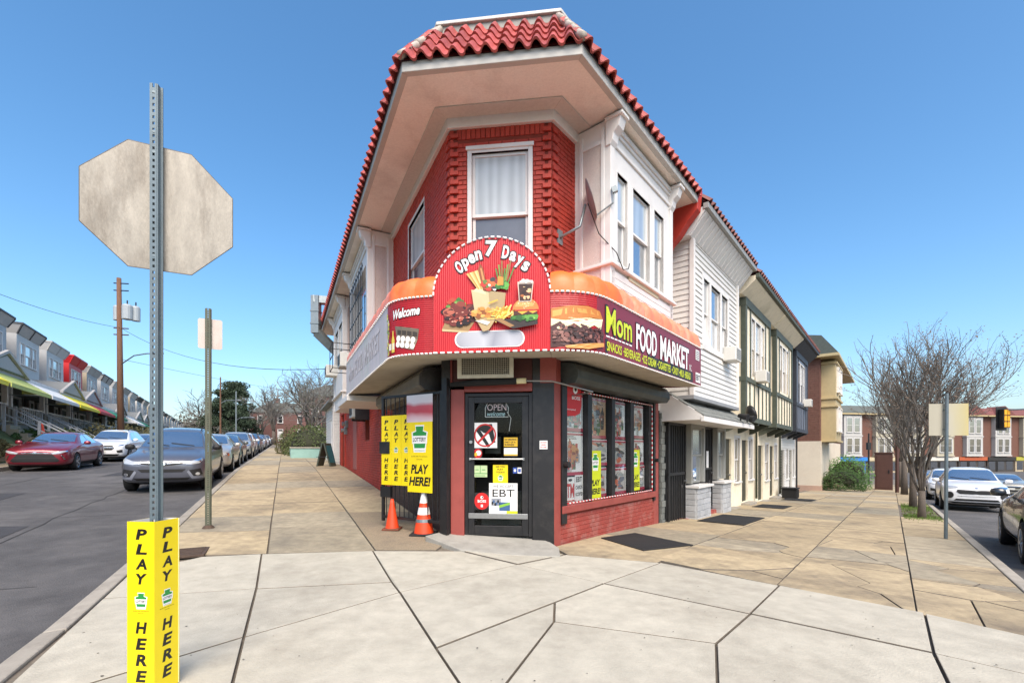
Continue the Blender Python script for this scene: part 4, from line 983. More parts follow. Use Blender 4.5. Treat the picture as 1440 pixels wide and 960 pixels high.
# ================================================================== awning
aw = thing('shop_awning', 'red sign awning with orange top and arched food sign wrapping the corner', 'awning', FC(0, .5, 2.7))
ZA0, ZA1 = 2.70, 3.47
path = []          # plan points with the arc length measured from the left edge of the arched panel
lft = [FL(s, 1.0, 0) for s in rng(6.1, 1.25, 24)]
pC0, pC1 = FC(-.76, 1.0, 0), FC(.8, 1.0, 0)
def bez(a, b, c, n): return [(a * (1 - t) ** 2 + b * 2 * t * (1 - t) + c * t * t) for t in [i / n for i in range(1, n)]]
cl, _ = offset_pt('L', 1.0, 1.0); cr_, _ = offset_pt('R', 1.0, 1.0)
curveL = bez(lft[-1], V((cl.x, cl.y, 0)), pC0, 8); rgt = [FRt(s, 1.0, 0) for s in rng(1.42, 5.28, 20)]
curveR = bez(pC1, V((cr_.x, cr_.y, 0)), rgt[0], 8)
path = lft + curveL + [pC0, pC1] + curveR + rgt
acc = [0.]
for i in range(1, len(path)): acc.append(acc[-1] + (path[i] - path[i - 1]).length)
k0 = len(lft) + len(curveL); base_ = acc[k0]; acc = [a - base_ for a in acc]
aL0, aL1 = acc[0], acc[len(lft) - 1]; aC1 = acc[k0 + 1]; aR0 = acc[k0 + 2 + len(curveR)]; aR1 = acc[-1]
nrmP = []
for i in range(len(path)):
    t = (path[min(i + 1, len(path) - 1)] - path[max(0, i - 1)]).normalized(); nrmP.append(V((t.y, -t.x, 0)))
nrmP[k0] = nrmP[k0 + 1] = V((nC.x, nC.y, 0))
def PA(a, z, off=0., inn=0.):
    i = 0
    while i < len(acc) - 2 and acc[i + 1] < a: i += 1
    t = (a - acc[i]) / (acc[i + 1] - acc[i]); p = path[i].lerp(path[i + 1], t); n = nrmP[i].lerp(nrmP[i + 1], t).normalized()
    p = p + n * (off - inn); return V((p.x, p.y, z))
def strip(name, a0, a1, m, z1=ZA1, n=None):
    mb = Mb(); A = [a for a in acc if a0 + 1e-4 < a < a1 - 1e-4]; A = [a0] + A + [a1]
    mb.grid(lambda a, z: PA(a, z), A, [ZA0, z1]); mb.grid(lambda a, z: PA(a, z, -.03), A[::-1], [ZA0, z1])
    mb.grid(lambda a, k: PA(a, ZA0, -.03 * k), A[::-1], [0, 1]); mb.grid(lambda a, k: PA(a, z1, -.03 * k), A, [0, 1])
    return mk(name, mb, m, aw)
M_SIGNR = mat('corrugated_red_panel', hx('C41E22', .95), .38, .05, 4)
def ribbed(m, scale, depth=.5, axis='X'):
    N = m.node_tree.nodes; L = m.node_tree.links; tc = N.new('ShaderNodeTexCoord'); wv = N.new('ShaderNodeTexWave'); wv.bands_direction = axis; wv.inputs['Scale'].default_value = scale
    L.new(tc.outputs['Object'], wv.inputs['Vector']); bp = N.new('ShaderNodeBump'); bp.inputs['Strength'].default_value = depth; bp.inputs['Distance'].default_value = .008
    L.new(wv.outputs[0], bp.inputs['Height']); L.new(bp.outputs[0], N['Principled BSDF'].inputs['Normal'])
ribbed(M_SIGNR, 11, .6)
M_SIGNH = mat('horizontal_ribbed_red', hx('A81C22', .95), .4, .06, 4); ribbed(M_SIGNH, 11, .6, 'Z')
M_SIGNM = mat('maroon_vinyl', hx('7A2430', .95), .4, .08, 4)
M_FADE = mat('sun_faded_vinyl', hx('D9CFD0', .8), .6, .12, 2.2, stretch=(3, 3, .6), dirt=hx('B3C2AE'), dscale=1.2, damt=.6)
strip('welcome_panel', aL1 - .02, -.004, M_SIGNH); strip('sandwich_panel', aC1 + .004, aR0 - .3, M_SIGNH); strip('name_panel', aR0 - .3, aR1, M_SIGNM); strip('faded_panel', aL0, aL1 - .02, M_FADE)
# arched panel
W2 = aC1 / 2
def arch_z(x): return 3.47 + .74 * math.sqrt(max(0, 1 - (x / W2) ** 2))
xsA = [W2 * math.sin(R(-90 + 180 * i / 40)) for i in range(41)]
FS = FR((FC(.02, 1.02, 0).x, FC(.02, 1.02, 0).y), uC, nC)
mb = Mb(); out = [(x, arch_z(x)) for x in xsA]; ol = [(-W2, ZA0)] + out + [(W2, ZA0)]
ol = ol[::-1]
mb.prism([FS(x, -.05, z) for x, z in ol], [FS(x, .0, z) for x, z in ol]); arch = mk('arched_panel', mb, M_SIGNR, aw)
# light-string trim: white dashes along the edges
mb = Mb()
def dash(P, n, r=.013, duty=.6):
    for i in range(n): mb.tube([P((i) / n), P((i + duty) / n)], r, 5)
dash(lambda t: FS(W2 * math.sin(R(-90 + 180 * t)), .012, arch_z(W2 * math.sin(R(-90 + 180 * t)))), 30)
dash(lambda t: FS(-W2 + 2 * W2 * t, .012, ZA0), 16)
for a0, a1, n in ((aL1 - .0, 0, 14), (aC1, aR0, 14), (aR0, aR1, 42), (aL0, aL1, 48)):
    for z in (ZA0, ZA1): dash(lambda t, a0=a0, a1=a1, z=z: PA(a0 + (a1 - a0) * t, z, .012), n)
mk('edge_lights', mb, M_TEXTW, aw, kind='stuff')
# orange barrel top in puffed segments
M_ORG = mat('orange_vinyl', hx('EE6E2C', .95), .45, .1, 3, dirt=hx('EFA07A'), dscale=1.4, damt=.4)
M_ORGF = mat('faded_orange_vinyl', hx('EE8560', .95), .5, .12, 3, dirt=hx('EDB8A2'), dscale=3, damt=.6)
PR = [(0, 0), (.012, .12), (.05, .22), (.12, .29), (.25, .35), (.5, .4), (1.02, .44)]
def seg(a0, a1, m, puff):
    mb = Mb()
    def fn(u, k):
        a = a0 + (a1 - a0) * u; i, h = PR[k]; b = puff * math.sin(math.pi * u) * (1 if 0 < k < 6 else 0)
        return PA(a, ZA1 + h + b * .6, b, i)
    mb.grid(fn, rng(0, 1, 6), range(len(PR))); mk('awning_segment', mb, m, aw, smooth=True)
for a0, a1, n, m, p in ((aL1, -.0, 3, M_ORG, .02), (aC1, aR0, 3, M_ORG, .02)):
    for i in range(n): seg(a0 + (a1 - a0) * i / n, a0 + (a1 - a0) * (i + 1) / n, m, p)
n = 10
for i in range(n): seg(aR0 + (aR1 - aR0) * i / n, aR0 + (aR1 - aR0) * (i + 1) / n, M_ORG if i < 1 else M_ORGF, .035)
for i in range(12): seg(aL0 + (aL1 - aL0) * i / 12, aL0 + (aL1 - aL0) * (i + 1) / 12, M_ORGF, .012)
# orange returns beside the arch and its back cover
mb = Mb(); mb.grid(lambda x, k: FS(x * (1 - .0 * k), -.05 - (.0, .1, .35, 1.0)[k], arch_z(x) + (0, .02, .02, -.1)[k] - (.0 if k == 0 else .03)), xsA, range(4)); mk('arch_cover', mb, M_ORG, aw, smooth=True)
# end caps and soffit panels
for a, m in ((aL0, M_FADE), (aR1, M_SIGNM)):
    mb = Mb(); mb.poly([PA(a, ZA0), PA(a, ZA1)] + [PA(a, ZA1 + h, 0, i) for i, h in PR[1:]] + [PA(a, ZA0 + .06, 0, 1.02)]); mk('end_cap', mb, m, aw)
M_ASOF = mat('awning_soffit_panel', hx('CFC4B2', .82), .8, .08, 3, dirt=hx('8F8271'), dscale=1.6, damt=.5)
def soff(a0, a1, n, inn):
    for i in range(n):
        u0, u1 = a0 + (a1 - a0) * i / n + .004, a0 + (a1 - a0) * (i + 1) / n - .004
        A = rng(u0, u1, 3); mb = Mb()
        mb.grid(lambda a, k: PA(a, ZA0 - .003 + .1 * k, 0, .02 + inn * k), A, (0, 1)); mb.grid(lambda a, k: PA(a, ZA0 + .01 + .1 * k, 0, .02 + inn * k), A[::-1], (0, 1)); mk('soffit_panel', mb, M_ASOF, aw)
soff(aL0, aL1, 8, .98); soff(aR0, aR1, 4, .98); soff(0, aC1, 2, .9); soff(aL1, 0, 2, .93); soff(aC1, aR0, 2, .93)
# white under-tray step at the far left end
mb = Mb(); mb.box(FL, 5.6, 7.6, 0, 1.05, 2.55, 2.68); mk('under_tray', mb, M_WHITE, aw, bevel=.01)
# ---- lettering and food prints
mpS = lambda x, y, k=1: FS(x, .004 + .0015 * k, y)
def put_letter(mb, c, x, y, w_, h, ang, mi, k, bold):
    ca, sa = math.cos(ang), math.sin(ang)
    txt(mb, c, -w_ / 2, -h / 2, w_, h, lambda X, Y: mpS(x + X * ca - Y * sa, y + X * sa + Y * ca, k), mi, bold)
for mi, k, bold, grow in ((1, 2, .075, .03), (0, 4, .035, 0)):
    mb = Mb()
    for word, angs, h in (('Open', (-47, -37.5, -28, -18.5), .17), ('Days', (17, 27.5, 38, 48), .17)):
        for c, a in zip(word, angs):
            r_ = .60; x = .02 + r_ * 1.02 * math.sin(R(a)); y = 3.41 + .62 * math.cos(R(a))
            hh = h * (1.0 if c in 'ODd' else (.95 if c in 'py' else .74)); dy = -.035 if c in 'py' else (-.02 if c in 'ensa' else 0)
            put_letter(mb, c, x - dy * math.sin(R(a)) * -1, y + dy, .085 + grow, hh + grow, -R(a) * .62, 0, k, bold)
    put_letter(mb, '7', 0.0, 4.06, .15 + grow, .21 + grow, -.08, 0, k, bold)
    mk('arch_lettering', mb, (M_TEXTW, M_TEXTK)[mi], arch)
class Pr:
    def __init__(s, mp): s.mb = Mb(); s.mp = mp; s.c = {}; s.k = 1; s.cuts = 0
    def col(s, h):
        if h not in s.c: s.c[h] = len(s.c)
        return s.c[h]
    def sh(s, pts, h): s.k += .12; shape(s.mb, pts, L2(s.mp, s.k), s.col(h), s.cuts)
    def done(s, name, parent): return mk(name, s.mb, [flat(hx(h), 'food' + h) for h in s.c], parent)
r = random.Random(3)
F_ = Pr(mpS)
def blobs(P, cx, cy, rx, ry, n, cols, s0, s1):
    for i in range(n):
        a, q = r.uniform(0, 6.28), math.sqrt(r.random()); s = r.uniform(s0, s1)
        P.sh(ell(cx + rx * q * math.cos(a), cy + ry * q * math.sin(a), s, s * r.uniform(.5, 1), 8, .25), r.choice(cols))
# tray of ribs
F_.sh([(-.66, 3.02), (-.30, 2.98), (-.22, 3.1), (-.58, 3.2)], '9A7B52'); F_.sh([(-.66, 3.02), (-.3, 2.98), (-.3, 2.96), (-.66, 2.99)], 'C9AE80')
blobs(F_, -.46, 3.34, .13, .07, 24, ('5E8A3A', '7FA552', '3E6A2A', 'B5432F'), .02, .045)
blobs(F_, -.42, 3.2, .2, .13, 70, ('4A1E18', '2E1512', '6E2A20', '8A3A2C', 'B0604A', '1E0F0E', '7A2B22'), .03, .075)
blobs(F_, -.40, 3.18, .17, .1, 26, ('C77A64', 'A34A38', '3A1814', 'D59A84'), .008, .02)
# paper bag with bread, pasta and greens
F_.sh([(-.26, 3.52), (.2, 3.46), (.17, 3.12), (-.2, 3.14)], 'C7B48A'); F_.sh([(-.03, 3.5), (.2, 3.46), (.17, 3.12), (0, 3.12)], 'A8926A'); F_.sh([(-.24, 3.5), (-.14, 3.58), (-.06, 3.45)], 'DCCBA0')
for i in range(9): F_.sh([(-.17 + i * .012, 3.52), (-.15 + i * .012, 3.53), (-.30 + i * .022, 3.74 + i * .006), (-.325 + i * .022, 3.73 + i * .006)], ('D9B36A', 'B98A42', 'E6CB8A')[i % 3])
F_.sh([(-.1, 3.5), (-.04, 3.52), (-.1, 3.8), (-.14, 3.86), (-.17, 3.78)], '8A4A28'); F_.sh([(-.09, 3.55), (-.06, 3.56), (-.12, 3.8), (-.14, 3.8)], 'C98A52')
blobs(F_, .02, 3.58, .12, .07, 40, ('C43A2C', 'E8E4D8', 'D66A3A', '8A2A22', '5E7A3A', 'F0EDE4', '3A3A3A'), .018, .045)
for i in range(7): F_.sh([(.12 + i * .012, 3.52), (.14 + i * .012, 3.52), (.08 + i * .04, 3.78 + .05 * (i % 3)), (.06 + i * .04, 3.78 + .05 * (i % 3))], ('4E7A34', '6A8F3E', '8A6A3A')[i % 3])
blobs(F_, .16, 3.55, .07, .05, 30, ('3E8A34', '5EA544', '2E6A28'), .015, .04); F_.sh([(.09, 3.56), (.17, 3.56), (.17, 3.66), (.1, 3.68)], 'E08A34')
# nuggets in a paper boat
F_.sh([(-.24, 3.2), (.1, 3.16), (-.02, 2.98), (-.1, 2.96)], 'B39A6E'); blobs(F_, -.08, 3.2, .15, .06, 40, ('B5702E', 'D08A3E', '8A4E20', 'E0A85A'), .025, .05); F_.sh([(-.2, 3.1), (-.04, 3.04), (.0, 3.08), (-.1, 3.11)], 'E8E2D4')
# fries
for i in range(46):
    x, y, a = r.gauss(.17, .075), r.gauss(3.2, .055), r.uniform(-.6, 1.3); c, s = math.cos(a) * .065, math.sin(a) * .065
    F_.sh([(x - c, y - s), (x - c + .012, y - s - .012), (x + c + .012, y + s - .012), (x + c, y + s)], r.choice(('F0C84A', 'E5B234', 'F7DC7A', 'C9922A')))
# burger on a board
F_.sh([(.05, 3.1), (.3, 2.98), (.62, 3.03), (.62, 3.1), (.4, 3.12)], '2E2420'); F_.sh([(.06, 3.11), (.26, 3.0), (.32, 3.02), (.12, 3.13)], '9A7448')
blobs(F_, .47, 3.12, .17, .035, 60, ('3E7A2E', '5E9A3E', '2E5A24', '8ABF5A'), .02, .045)
F_.sh([(.31, 3.15), (.62, 3.16), (.61, 3.2), (.31, 3.2)], '4A2416'); F_.sh([(.3, 3.2), (.62, 3.2), (.56, 3.17), (.5, 3.2), (.42, 3.16), (.36, 3.2)], 'E8A83A'); F_.sh([(.33, 3.205), (.6, 3.205), (.6, 3.225), (.33, 3.225)], 'B5332A')
F_.sh(ell(.465, 3.22, .17, .15, 16, 0, 0, 180), 'C07A3A'); F_.sh(ell(.45, 3.26, .12, .09, 14, 0, 0, 180), 'D9A05A')
for i in range(24): F_.sh(ell(.465 + r.gauss(0, .06), 3.29 + r.gauss(0, .025), .008, .005, 6), 'F0DDA8')
# iced cola
F_.sh([(.38, 3.32), (.54, 3.32), (.57, 3.58), (.36, 3.58)], 'C9B8A8'); F_.sh([(.39, 3.33), (.53, 3.33), (.555, 3.55), (.375, 3.55)], '3A1A10')
blobs(F_, .46, 3.44, .07, .09, 20, ('7A3E1E', 'A8622E', '2A120A', 'E0B88A'), .015, .032); blobs(F_, .46, 3.58, .09, .015, 12, ('E6DFD8', 'CFC6BE'), .015, .03)
F_.done('food_print', arch)
# blurred number plate
pl_ = blur_mat('blurred_plate', [(0, hx('9A9BA2')), (.3, hx('B9BAC0')), (.5, hx('8E909A')), (.75, hx('B4B5BC')), (1, hx('A0A1A8'))], 0, (-.45, .45))
mb = Mb(); q = ell(.45 - .1, 0, .1, .1, 10, 0, -90, 90) + ell(-.45 + .1, 0, .1, .1, 10, 0, 90, 270)
mb.poly([mpS(x - .02, 2.87 + y, 1) for x, y in [(a * 1.04, b * 1.1) for a, b in q]], 0); mb.poly([mpS(x - .02, 2.87 + y, 2) for x, y in q], 1); mk('blurred_plate', mb, [M_TEXTW, pl_], arch)
# welcome panel: lettering, bottles, eggs
mpA = lambda x, y, k=1: PA(x, y, .005 + .0015 * k)
def sh2(P, q, h): P.cuts = 2; P.sh(q, h); P.cuts = 0
aw0 = aL1
for m, k, g_, b in ((M_TEXTK, 1, .02, .06), (M_TEXTW, 2, 0, .03)):
    mb = Mb(); txt(mb, 'Welcome', aw0 + .2 - g_ / 2, 3.22 - g_ / 2, .45 + g_, .13 + g_, lambda x, y: mpA(x, y + .06 * (x - aw0 - .4), k), 0, b, .25); mk('welcome_lettering', mb, m, aw)
E_g = Pr(mpA)
sh2(E_g, [(aw0 + .24, 3.12), (aw0 + .64, 3.04), (aw0 + .62, 2.9), (aw0 + .27, 2.98)], '6E6252')
for i in range(4): sh2(E_g, [(aw0 + .29 + i * .085, 3.06 - i * .016), (aw0 + .36 + i * .085, 3.045 - i * .016), (aw0 + .36 + i * .085, 2.985 - i * .016), (aw0 + .29 + i * .085, 3.0 - i * .016)], '3E362C')
sh2(E_g, [(aw0 + .27, 2.97), (aw0 + .62, 2.9), (aw0 + .56, 2.76), (aw0 + .28, 2.83)], '8A7D6A')
for j in range(2):
    for i in range(4): E_g.sh(ell(aw0 + .31 + i * .08 - .01 * j, 2.94 - i * .014 - j * .08, .036, .042, 12), 'F0EEE8'); E_g.sh(ell(aw0 + .305 + i * .08, 2.95 - i * .014 - j * .08, .02, .02, 10), 'FFFFFF')
for x, c in ((.12, 'A8201C'), (.2, 'D9C24A')):
    sh2(E_g, [(aw0 + x - .03, 2.76), (aw0 + x + .035, 2.76), (aw0 + x + .035, 2.93), (aw0 + x + .012, 3.0), (aw0 + x + .01, 3.06), (aw0 + x - .012, 3.06), (aw0 + x - .012, 3.0), (aw0 + x - .03, 2.93)], c); E_g.sh(rect(aw0 + x - .028, 2.8, aw0 + x + .033, 2.89), 'EDE6D4')
for i in range(18): E_g.sh(ell(aw0 + .045 + r.uniform(-.035, .035), 2.76 + i * .032, .03, .028, 8, .3), r.choice(('C9B83A', 'E0D25A', '8A9A3A', 'D6CFA8')))
E_g.done('grocery_print', aw)
# sandwich panel
S_ = Pr(mpA); x0 = aC1 + .01; S_.cuts = 2
S_.sh([(x0, 3.25), (x0 + .25, 3.29), (x0 + .5, 3.3), (x0 + .7, 3.26), (x0 + .76, 3.16), (x0 + .5, 3.15), (x0 + .2, 3.1), (x0, 3.1)], 'B5712E')
S_.sh([(x0 + .02, 3.22), (x0 + .3, 3.27), (x0 + .3, 3.2), (x0 + .02, 3.14)], 'D9A052'); S_.sh([(x0 + .34, 3.26), (x0 + .66, 3.25), (x0 + .68, 3.2), (x0 + .36, 3.2)], 'CF8E42')
S_.sh([(x0, 3.12), (x0 + .76, 3.16), (x0 + .72, 3.02), (x0 + .6, 3.06), (x0 + .45, 2.98), (x0 + .3, 3.06), (x0 + .15, 2.96), (x0, 3.02)], 'E6DCB0')
S_.sh([(x0, 3.02), (x0 + .12, 3.08), (x0 + .22, 2.98), (x0 + .4, 3.06), (x0 + .6, 3.0), (x0 + .74, 3.06), (x0 + .78, 2.86), (x0 + .6, 2.8), (x0, 2.74)], '4A2A26')
S_.cuts = 0
for i in range(120):
    S_.sh(ell(x0 + r.uniform(.04, .74), r.uniform(2.82, 3.02), r.uniform(.015, .045), r.uniform(.01, .035), 7, .3), r.choice(('3A201E', '5E3832', '7A4A42', '2A1614', '8E6258', '4E2E2A')))
S_.cuts = 2; S_.sh([(x0 + .18, 2.76), (x0 + .76, 2.84), (x0 + .76, 2.79), (x0 + .5, 2.73), (x0 + .2, 2.73)], 'C98E4A'); S_.cuts = 0
S_.done('sandwich_print', aw)
# shop name
n0 = aR0 - .12
for m, k, g_, b in ((M_TEXTK, 1, .05, .05), (M_LIME, 2, 0, .02)):
    mb = Mb(); txt(mb, 'Mom', n0 - g_ / 2, 3.0 - g_ / 2, .78 + g_, .36 + g_, L2(mpA, k), 0, b); mk('name_lettering', mb, m, aw)
mb = Mb()
for i in range(7): shape(mb, rect(n0 + i * .115, 2.945, n0 + .09 + i * .115, 2.965), L2(mpA, 1), 0)
mk('white_dashes', mb, M_TEXTW, aw)
for m, k, g_, b in ((M_TEXTK, 1, .04, .05), (M_TEXTW, 2, 0, .03)):
    mb = Mb(); txt(mb, 'FOOD', n0 + .93 - g_ / 2, 2.93 - g_ / 2, .78 + g_, .40 + g_, L2(mpA, k), 0, b); txt(mb, 'MARKET', n0 + 1.86 - g_ / 2, 2.93 - g_ / 2, 1.38 + g_, .40 + g_, L2(mpA, k), 0, b); txt(mb, 'INC.', n0 + 3.27, 2.93, .14, .12, L2(mpA, k), 0, .0); mk('name_lettering', mb, m, aw)
mb = Mb(); shape(mb, rect(n0 - .02, 2.73, aR1 - .5, 2.92), lambda x, y: mpA(x, y, .5), 0); mk('black_strip', mb, flat(hx('2A2320'), 'dimblack'), aw)
mb = Mb(); x = n0 + .02
for wd, w_ in (('SNACKS', .48), ('•', .04), ('BEVERAGES', .6), ('•', .04), ('ICE CREAM', .56), ('•', .04), ('CIGARETTES', .6), ('•', .04), ('CANDY', .32), ('•', .04), ('MILK', .24), ('•', .04), ('BREAD', .32)):
    txt(mb, wd if wd != '•' else '.', x, 2.76 + (.05 if wd == '•' else 0), w_ * .9, .13 if wd != '•' else .03, L2(mpA, 1), 0, .02); x += w_
mk('goods_lettering', mb, M_LIME, aw)
mb = Mb(); shape(mb, rect(aR1 - .34, 3.2, aR1 - .12, 3.4), L2(mpA, 1), 0); shape(mb, rect(aR1 - .34, 2.76, aR1 - .06, 2.95), L2(mpA, 1), 0); mk('white_stickers', mb, M_TEXTW, aw)
mb = Mb(); txt(mb, 'EBT', aR1 - .32, 2.8, .24, .11, L2(mpA, 2), 0, .03)
for i in range(5): shape(mb, rect(aR1 - .32, 3.22 + i * .035, aR1 - .14, 3.235 + i * .035), L2(mpA, 2), 0)
mk('sticker_print', mb, M_TEXTK, aw)
# ghost lettering on the faded panel
mb = Mb(); txt(mb, 'Mom FOOD MARKET', aL0 + .5, 2.95, aL1 - aL0 - 1.1, .36, L2(mpA, 1), 0, .02); mk('ghost_lettering', mb, mat('ghost_print', hx('E2D8D6', .85), .6, .1, 3), aw)
# satellite dish on the brick corner
sd_ = thing('satellite_dish', 'grey satellite dish on an arm bolted to the red brick corner', 'satellite dish', FRt(1.6, 0, 4.7))
mb = Mb(); mb.box(FRt, 1.56, 1.7, .012, .03, 4.6, 4.82); mk('foot', mb, M_GALV, sd_)
mb = Mb(); mb.tube([FRt(1.63, .03, 4.7), FRt(1.8, .28, 4.86), FRt(1.86, .34, 5.2)], .022, 8); mk('arm', mb, M_GALV, sd_, smooth=True)
cd_ = FRt(1.9, .36, 5.28); dirv = V((.93, -.2, .3)).normalized(); Mx = Matrix.Translation(cd_) @ dirv.to_track_quat('Z', 'Y').to_matrix().to_4x4()
mb = Mb(); mb.lathe([(0, .0), (.1, .006), (.2, .024), (.29, .05), (.295, .055), (.2, .034), (.1, .014), (0, .008)], 28, Mx); mk('dish', mb, mat('dish_grey', hx('8D8E90'), .5, .08, 6), sd_, smooth=True)
mb = Mb(); mb.tube([Mx @ V((0, -.28, .05)), Mx @ V((0, -.2, .34)), Mx @ V((0, -.02, .42))], .012, 6); mb.box(lambda s, d, z: Mx @ V((s, d, z)), -.03, .03, -.06, .03, .38, .46); mk('feed_arm', mb, M_GALV, sd_)
cb = thing('dish_cable', 'black cable looping from the satellite dish down to the bay sill', 'cable', FRt(2.2, .7, 4.3))
mb = Mb(); mb.tube([cd_ + V((0, 0, -.05)), FRt(2.0, .5, 4.75), FRt(2.15, .72, 4.45), FRt(2.3, .76, 4.22), FRt(2.5, .75, 4.3), FRt(2.6, .72, 4.42)], .008, 5); mk('wire', mb, M_RUB, cb, smooth=True)
# traffic cones
def cone(p, h, br, label, stripes, base):
    t = thing('traffic_cone', label, 'cone', p, 'cones by the gate')
    M = Matrix.Translation(p)
    mb = Mb(); mb.prism([p + V((x * br, y * br, .0)) for x, y in ((-1, -1), (1, -1), (1, 1), (-1, 1))], [p + V((x * br * .96, y * br * .96, .03)) for x, y in ((-1, -1), (1, -1), (1, 1), (-1, 1))]); mk('base', mb, base, t, bevel=.008)
    mb = Mb(); r0 = br * .78; pr = [(r0, .03)] + [(r0 * (1 - f) + .022 * f, .03 + (h - .03) * f) for f in (.04, .3, .6, .85, 1)] + [(.012, h)]; mb.lathe(pr, 24, M); mk('body', mb, mat('cone_orange', hx('E8481E', .95), .45, .08, 6, dirt=hx('9A3A22'), dscale=6, damt=.3), t, smooth=True)
    for a, b in stripes:
        f = lambda u: r0 * (1 - u) + .022 * u + .003
        mb = Mb(); mb.lathe([(f(a) - .002, .03 + (h - .03) * a), (f(a), .03 + (h - .03) * a), (f(b), .03 + (h - .03) * b), (f(b) - .002, .03 + (h - .03) * b)], 24, M); mk('reflective_band', mb, M_TEXTW, t, smooth=False)
    return t, f if stripes else None
p = px(596, 751); p.z = gp(p) + .002
t, _ = cone(p, .72, .2, 'tall orange traffic cone with two white bands below the big lottery board', ((.42, .58), (.68, .92)), M_RUB)
mb = Mb(); mb.lathe([(.125, .2), (.128, .2), (.12, .25), (.117, .25)], 20, Matrix.Translation(p)); mk('tape', mb, M_GALV, t)
p = px(551.5, 744); p.z = gp(p) + .002
t, _ = cone(p, .5, .14, 'plain worn orange cone standing in front of the gate edge', (), mat('cone_base_brown', hx('6E3A24'), .7, .2, 6))
# ================================================================== the row down the right street
M_SIDE = mat('white_vinyl_siding', hx('E2E0DA', .84), .5, .05, 3, rnd=.03, dirt=hx('B5AFA4'), dscale=1.5, damt=.3)
M_CREAM = mat('cream_stucco', hx('EADFC6', .95), .85, .08, 5, bump=.25, dirt=hx('A39A78'), dscale=1.0, damt=.45)
M_TUDOR = mat('dark_green_timber', hx('4A5146', .9), .6, .15, 6, dirt=hx('5E6456'), dscale=3)
M_NAVY = mat('slate_blue_timber', hx('2E333C'), .6, .12, 5)
M_OLIVE = mat('olive_door', hx('3E3B2A'), .6, .15, 5)
M_STONE = mat('grey_painted_stone', hx('B9BBBC', .8), .8, .12, 8, bump=.4, rnd=.12)
M_SHING = mat('grey_shingle', hx('7E817C', .75), .85, .15, 7, rnd=.12, bump=.3)
M_TILE2 = mat('weathered_tile', hx('74423A', .9), .65, .25, 6, rnd=.2, dirt=hx('4A3530'), dscale=3)
def tile_eave(parent, F, s0, s1, d0, z0, d1, z1, m, rows=3):
    e = V((F.u.x, F.u.y, 0)); p0 = F(s0, d0, z0); up = F(s0, d1, z1) - p0; SL = up.length; up.normalize(); nrm = e.cross(up)
    if nrm.dot(V((F.n.x, F.n.y, 0))) < 0: nrm = -nrm
    key = 'tm_' + m.name
    if key not in cache:
        me = TM.copy(); me.materials.clear(); me.materials.append(m); cache[key] = me
    off = OFF[top(parent).name]; n = int((s1 - s0) / .22)
    mb = Mb(); mb.poly([F(s0, d0, z0), F(s1, d0, z0), F(s1, d1, z1), F(s0, d1, z1)]); mb.poly([F(s0, d1, z1), F(s1, d1, z1), F(s1, -3, z1 + .1), F(s0, -3, z1 + .1)]); rf = mk('roof', mb, MATS['roof_felt'], parent)
    for r_ in range(rows):
        for c in range(n):
            pos = p0 + e * ((c + .5) * (s1 - s0) / n) + up * (r_ * SL / rows - .03) + nrm * .012 - off
            o = bpy.data.objects.new('roof_tile', cache[key]); COL.objects.link(o); o.parent = rf
            o.matrix_local = Matrix(((e.x, up.x, nrm.x, pos.x), (e.y, up.y, nrm.y, pos.y), (e.z, up.z, nrm.z, pos.z), (0, 0, 0, 1)))
    return rf
def boards(parent, F, s0, s1, d, z0, z1, m, ops=(), h=.125, side=None, name='siding_board'):
    z = z0
    while z < z1 - .01:
        e = min(z + h, z1); iv = [(s0, s1)]
        for o in ops:
            if e > o[2] + .01 and z < o[3] - .01:
                nv = []
                for a, b in iv:
                    if b <= o[0] or a >= o[1]: nv.append((a, b)); continue
                    if a < o[0]: nv.append((a, o[0]))
                    if b > o[1]: nv.append((o[1], b))
                iv = nv
        for a, b in iv:
            mb = Mb()
            if side is None: mb.prism([F(a, p, q) for p, q in ((d, z), (d + .024, z), (d + .004, e + .004), (d, e))], [F(b, p, q) for p, q in ((d, z), (d + .024, z), (d + .004, e + .004), (d, e))])
            else: mb.prism([F(p, a, q) for p, q in ((d, z), (d + side * .024, z), (d + side * .004, e + .004), (d, e))], [F(p, b, q) for p, q in ((d, z), (d + side * .024, z), (d + side * .004, e + .004), (d, e))])
            mk(name, mb, m, parent)
        z += h
def shell(parent, F, s0, s1, z0, z1, m, ops=(), name='front_wall', dback=-6):
    mb = Mb(); wall_open(mb, F, s0, s1, z0, z1, 0, list(ops), .15)
    for s in (s0, s1): mb.poly([F(s, 0, z0), F(s, dback, z0), F(s, dback, z1), F(s, 0, z1)])
    return mk(name, mb, m, parent)
def baybox(parent, F, s0, s1, d, z0, z1, m, ops=(), name='bay'):
    mb = Mb(); wall_open(mb, F, s0, s1, z0, z1, d, list(ops), .13)
    for s in (s0, s1): mb.poly([F(s, 0, z0), F(s, d, z0), F(s, d, z1), F(s, 0, z1)])
    mb.poly([F(s0, 0, z0), F(s1, 0, z0), F(s1, d, z0), F(s0, d, z0)]); mb.poly([F(s0, 0, z1), F(s1, 0, z1), F(s1, d, z1), F(s0, d, z1)])
    return mk(name, mb, m, parent)
def bx(parent, name, m, F, *r_, bevel=.006):
    mb = Mb(); mb.box(F, *r_); return mk(name, mb, m, parent, bevel=bevel)
def small_ac(F, s, d, z, label):
    t = thing('window_air_conditioner', label, 'air conditioner', F(s, d, z)); bx(t, 'case', MATS['white_case'], F, s - .26, s + .26, d, d + .32, z, z + .36, bevel=.02)
    for i in range(6): bx(t, 'vent_slat', flat(hx('8E8C86'), 'vent'), F, s - .2, s + .2, d + .32, d + .328, z + .05 + i * .045, z + .075 + i * .045, bevel=0)
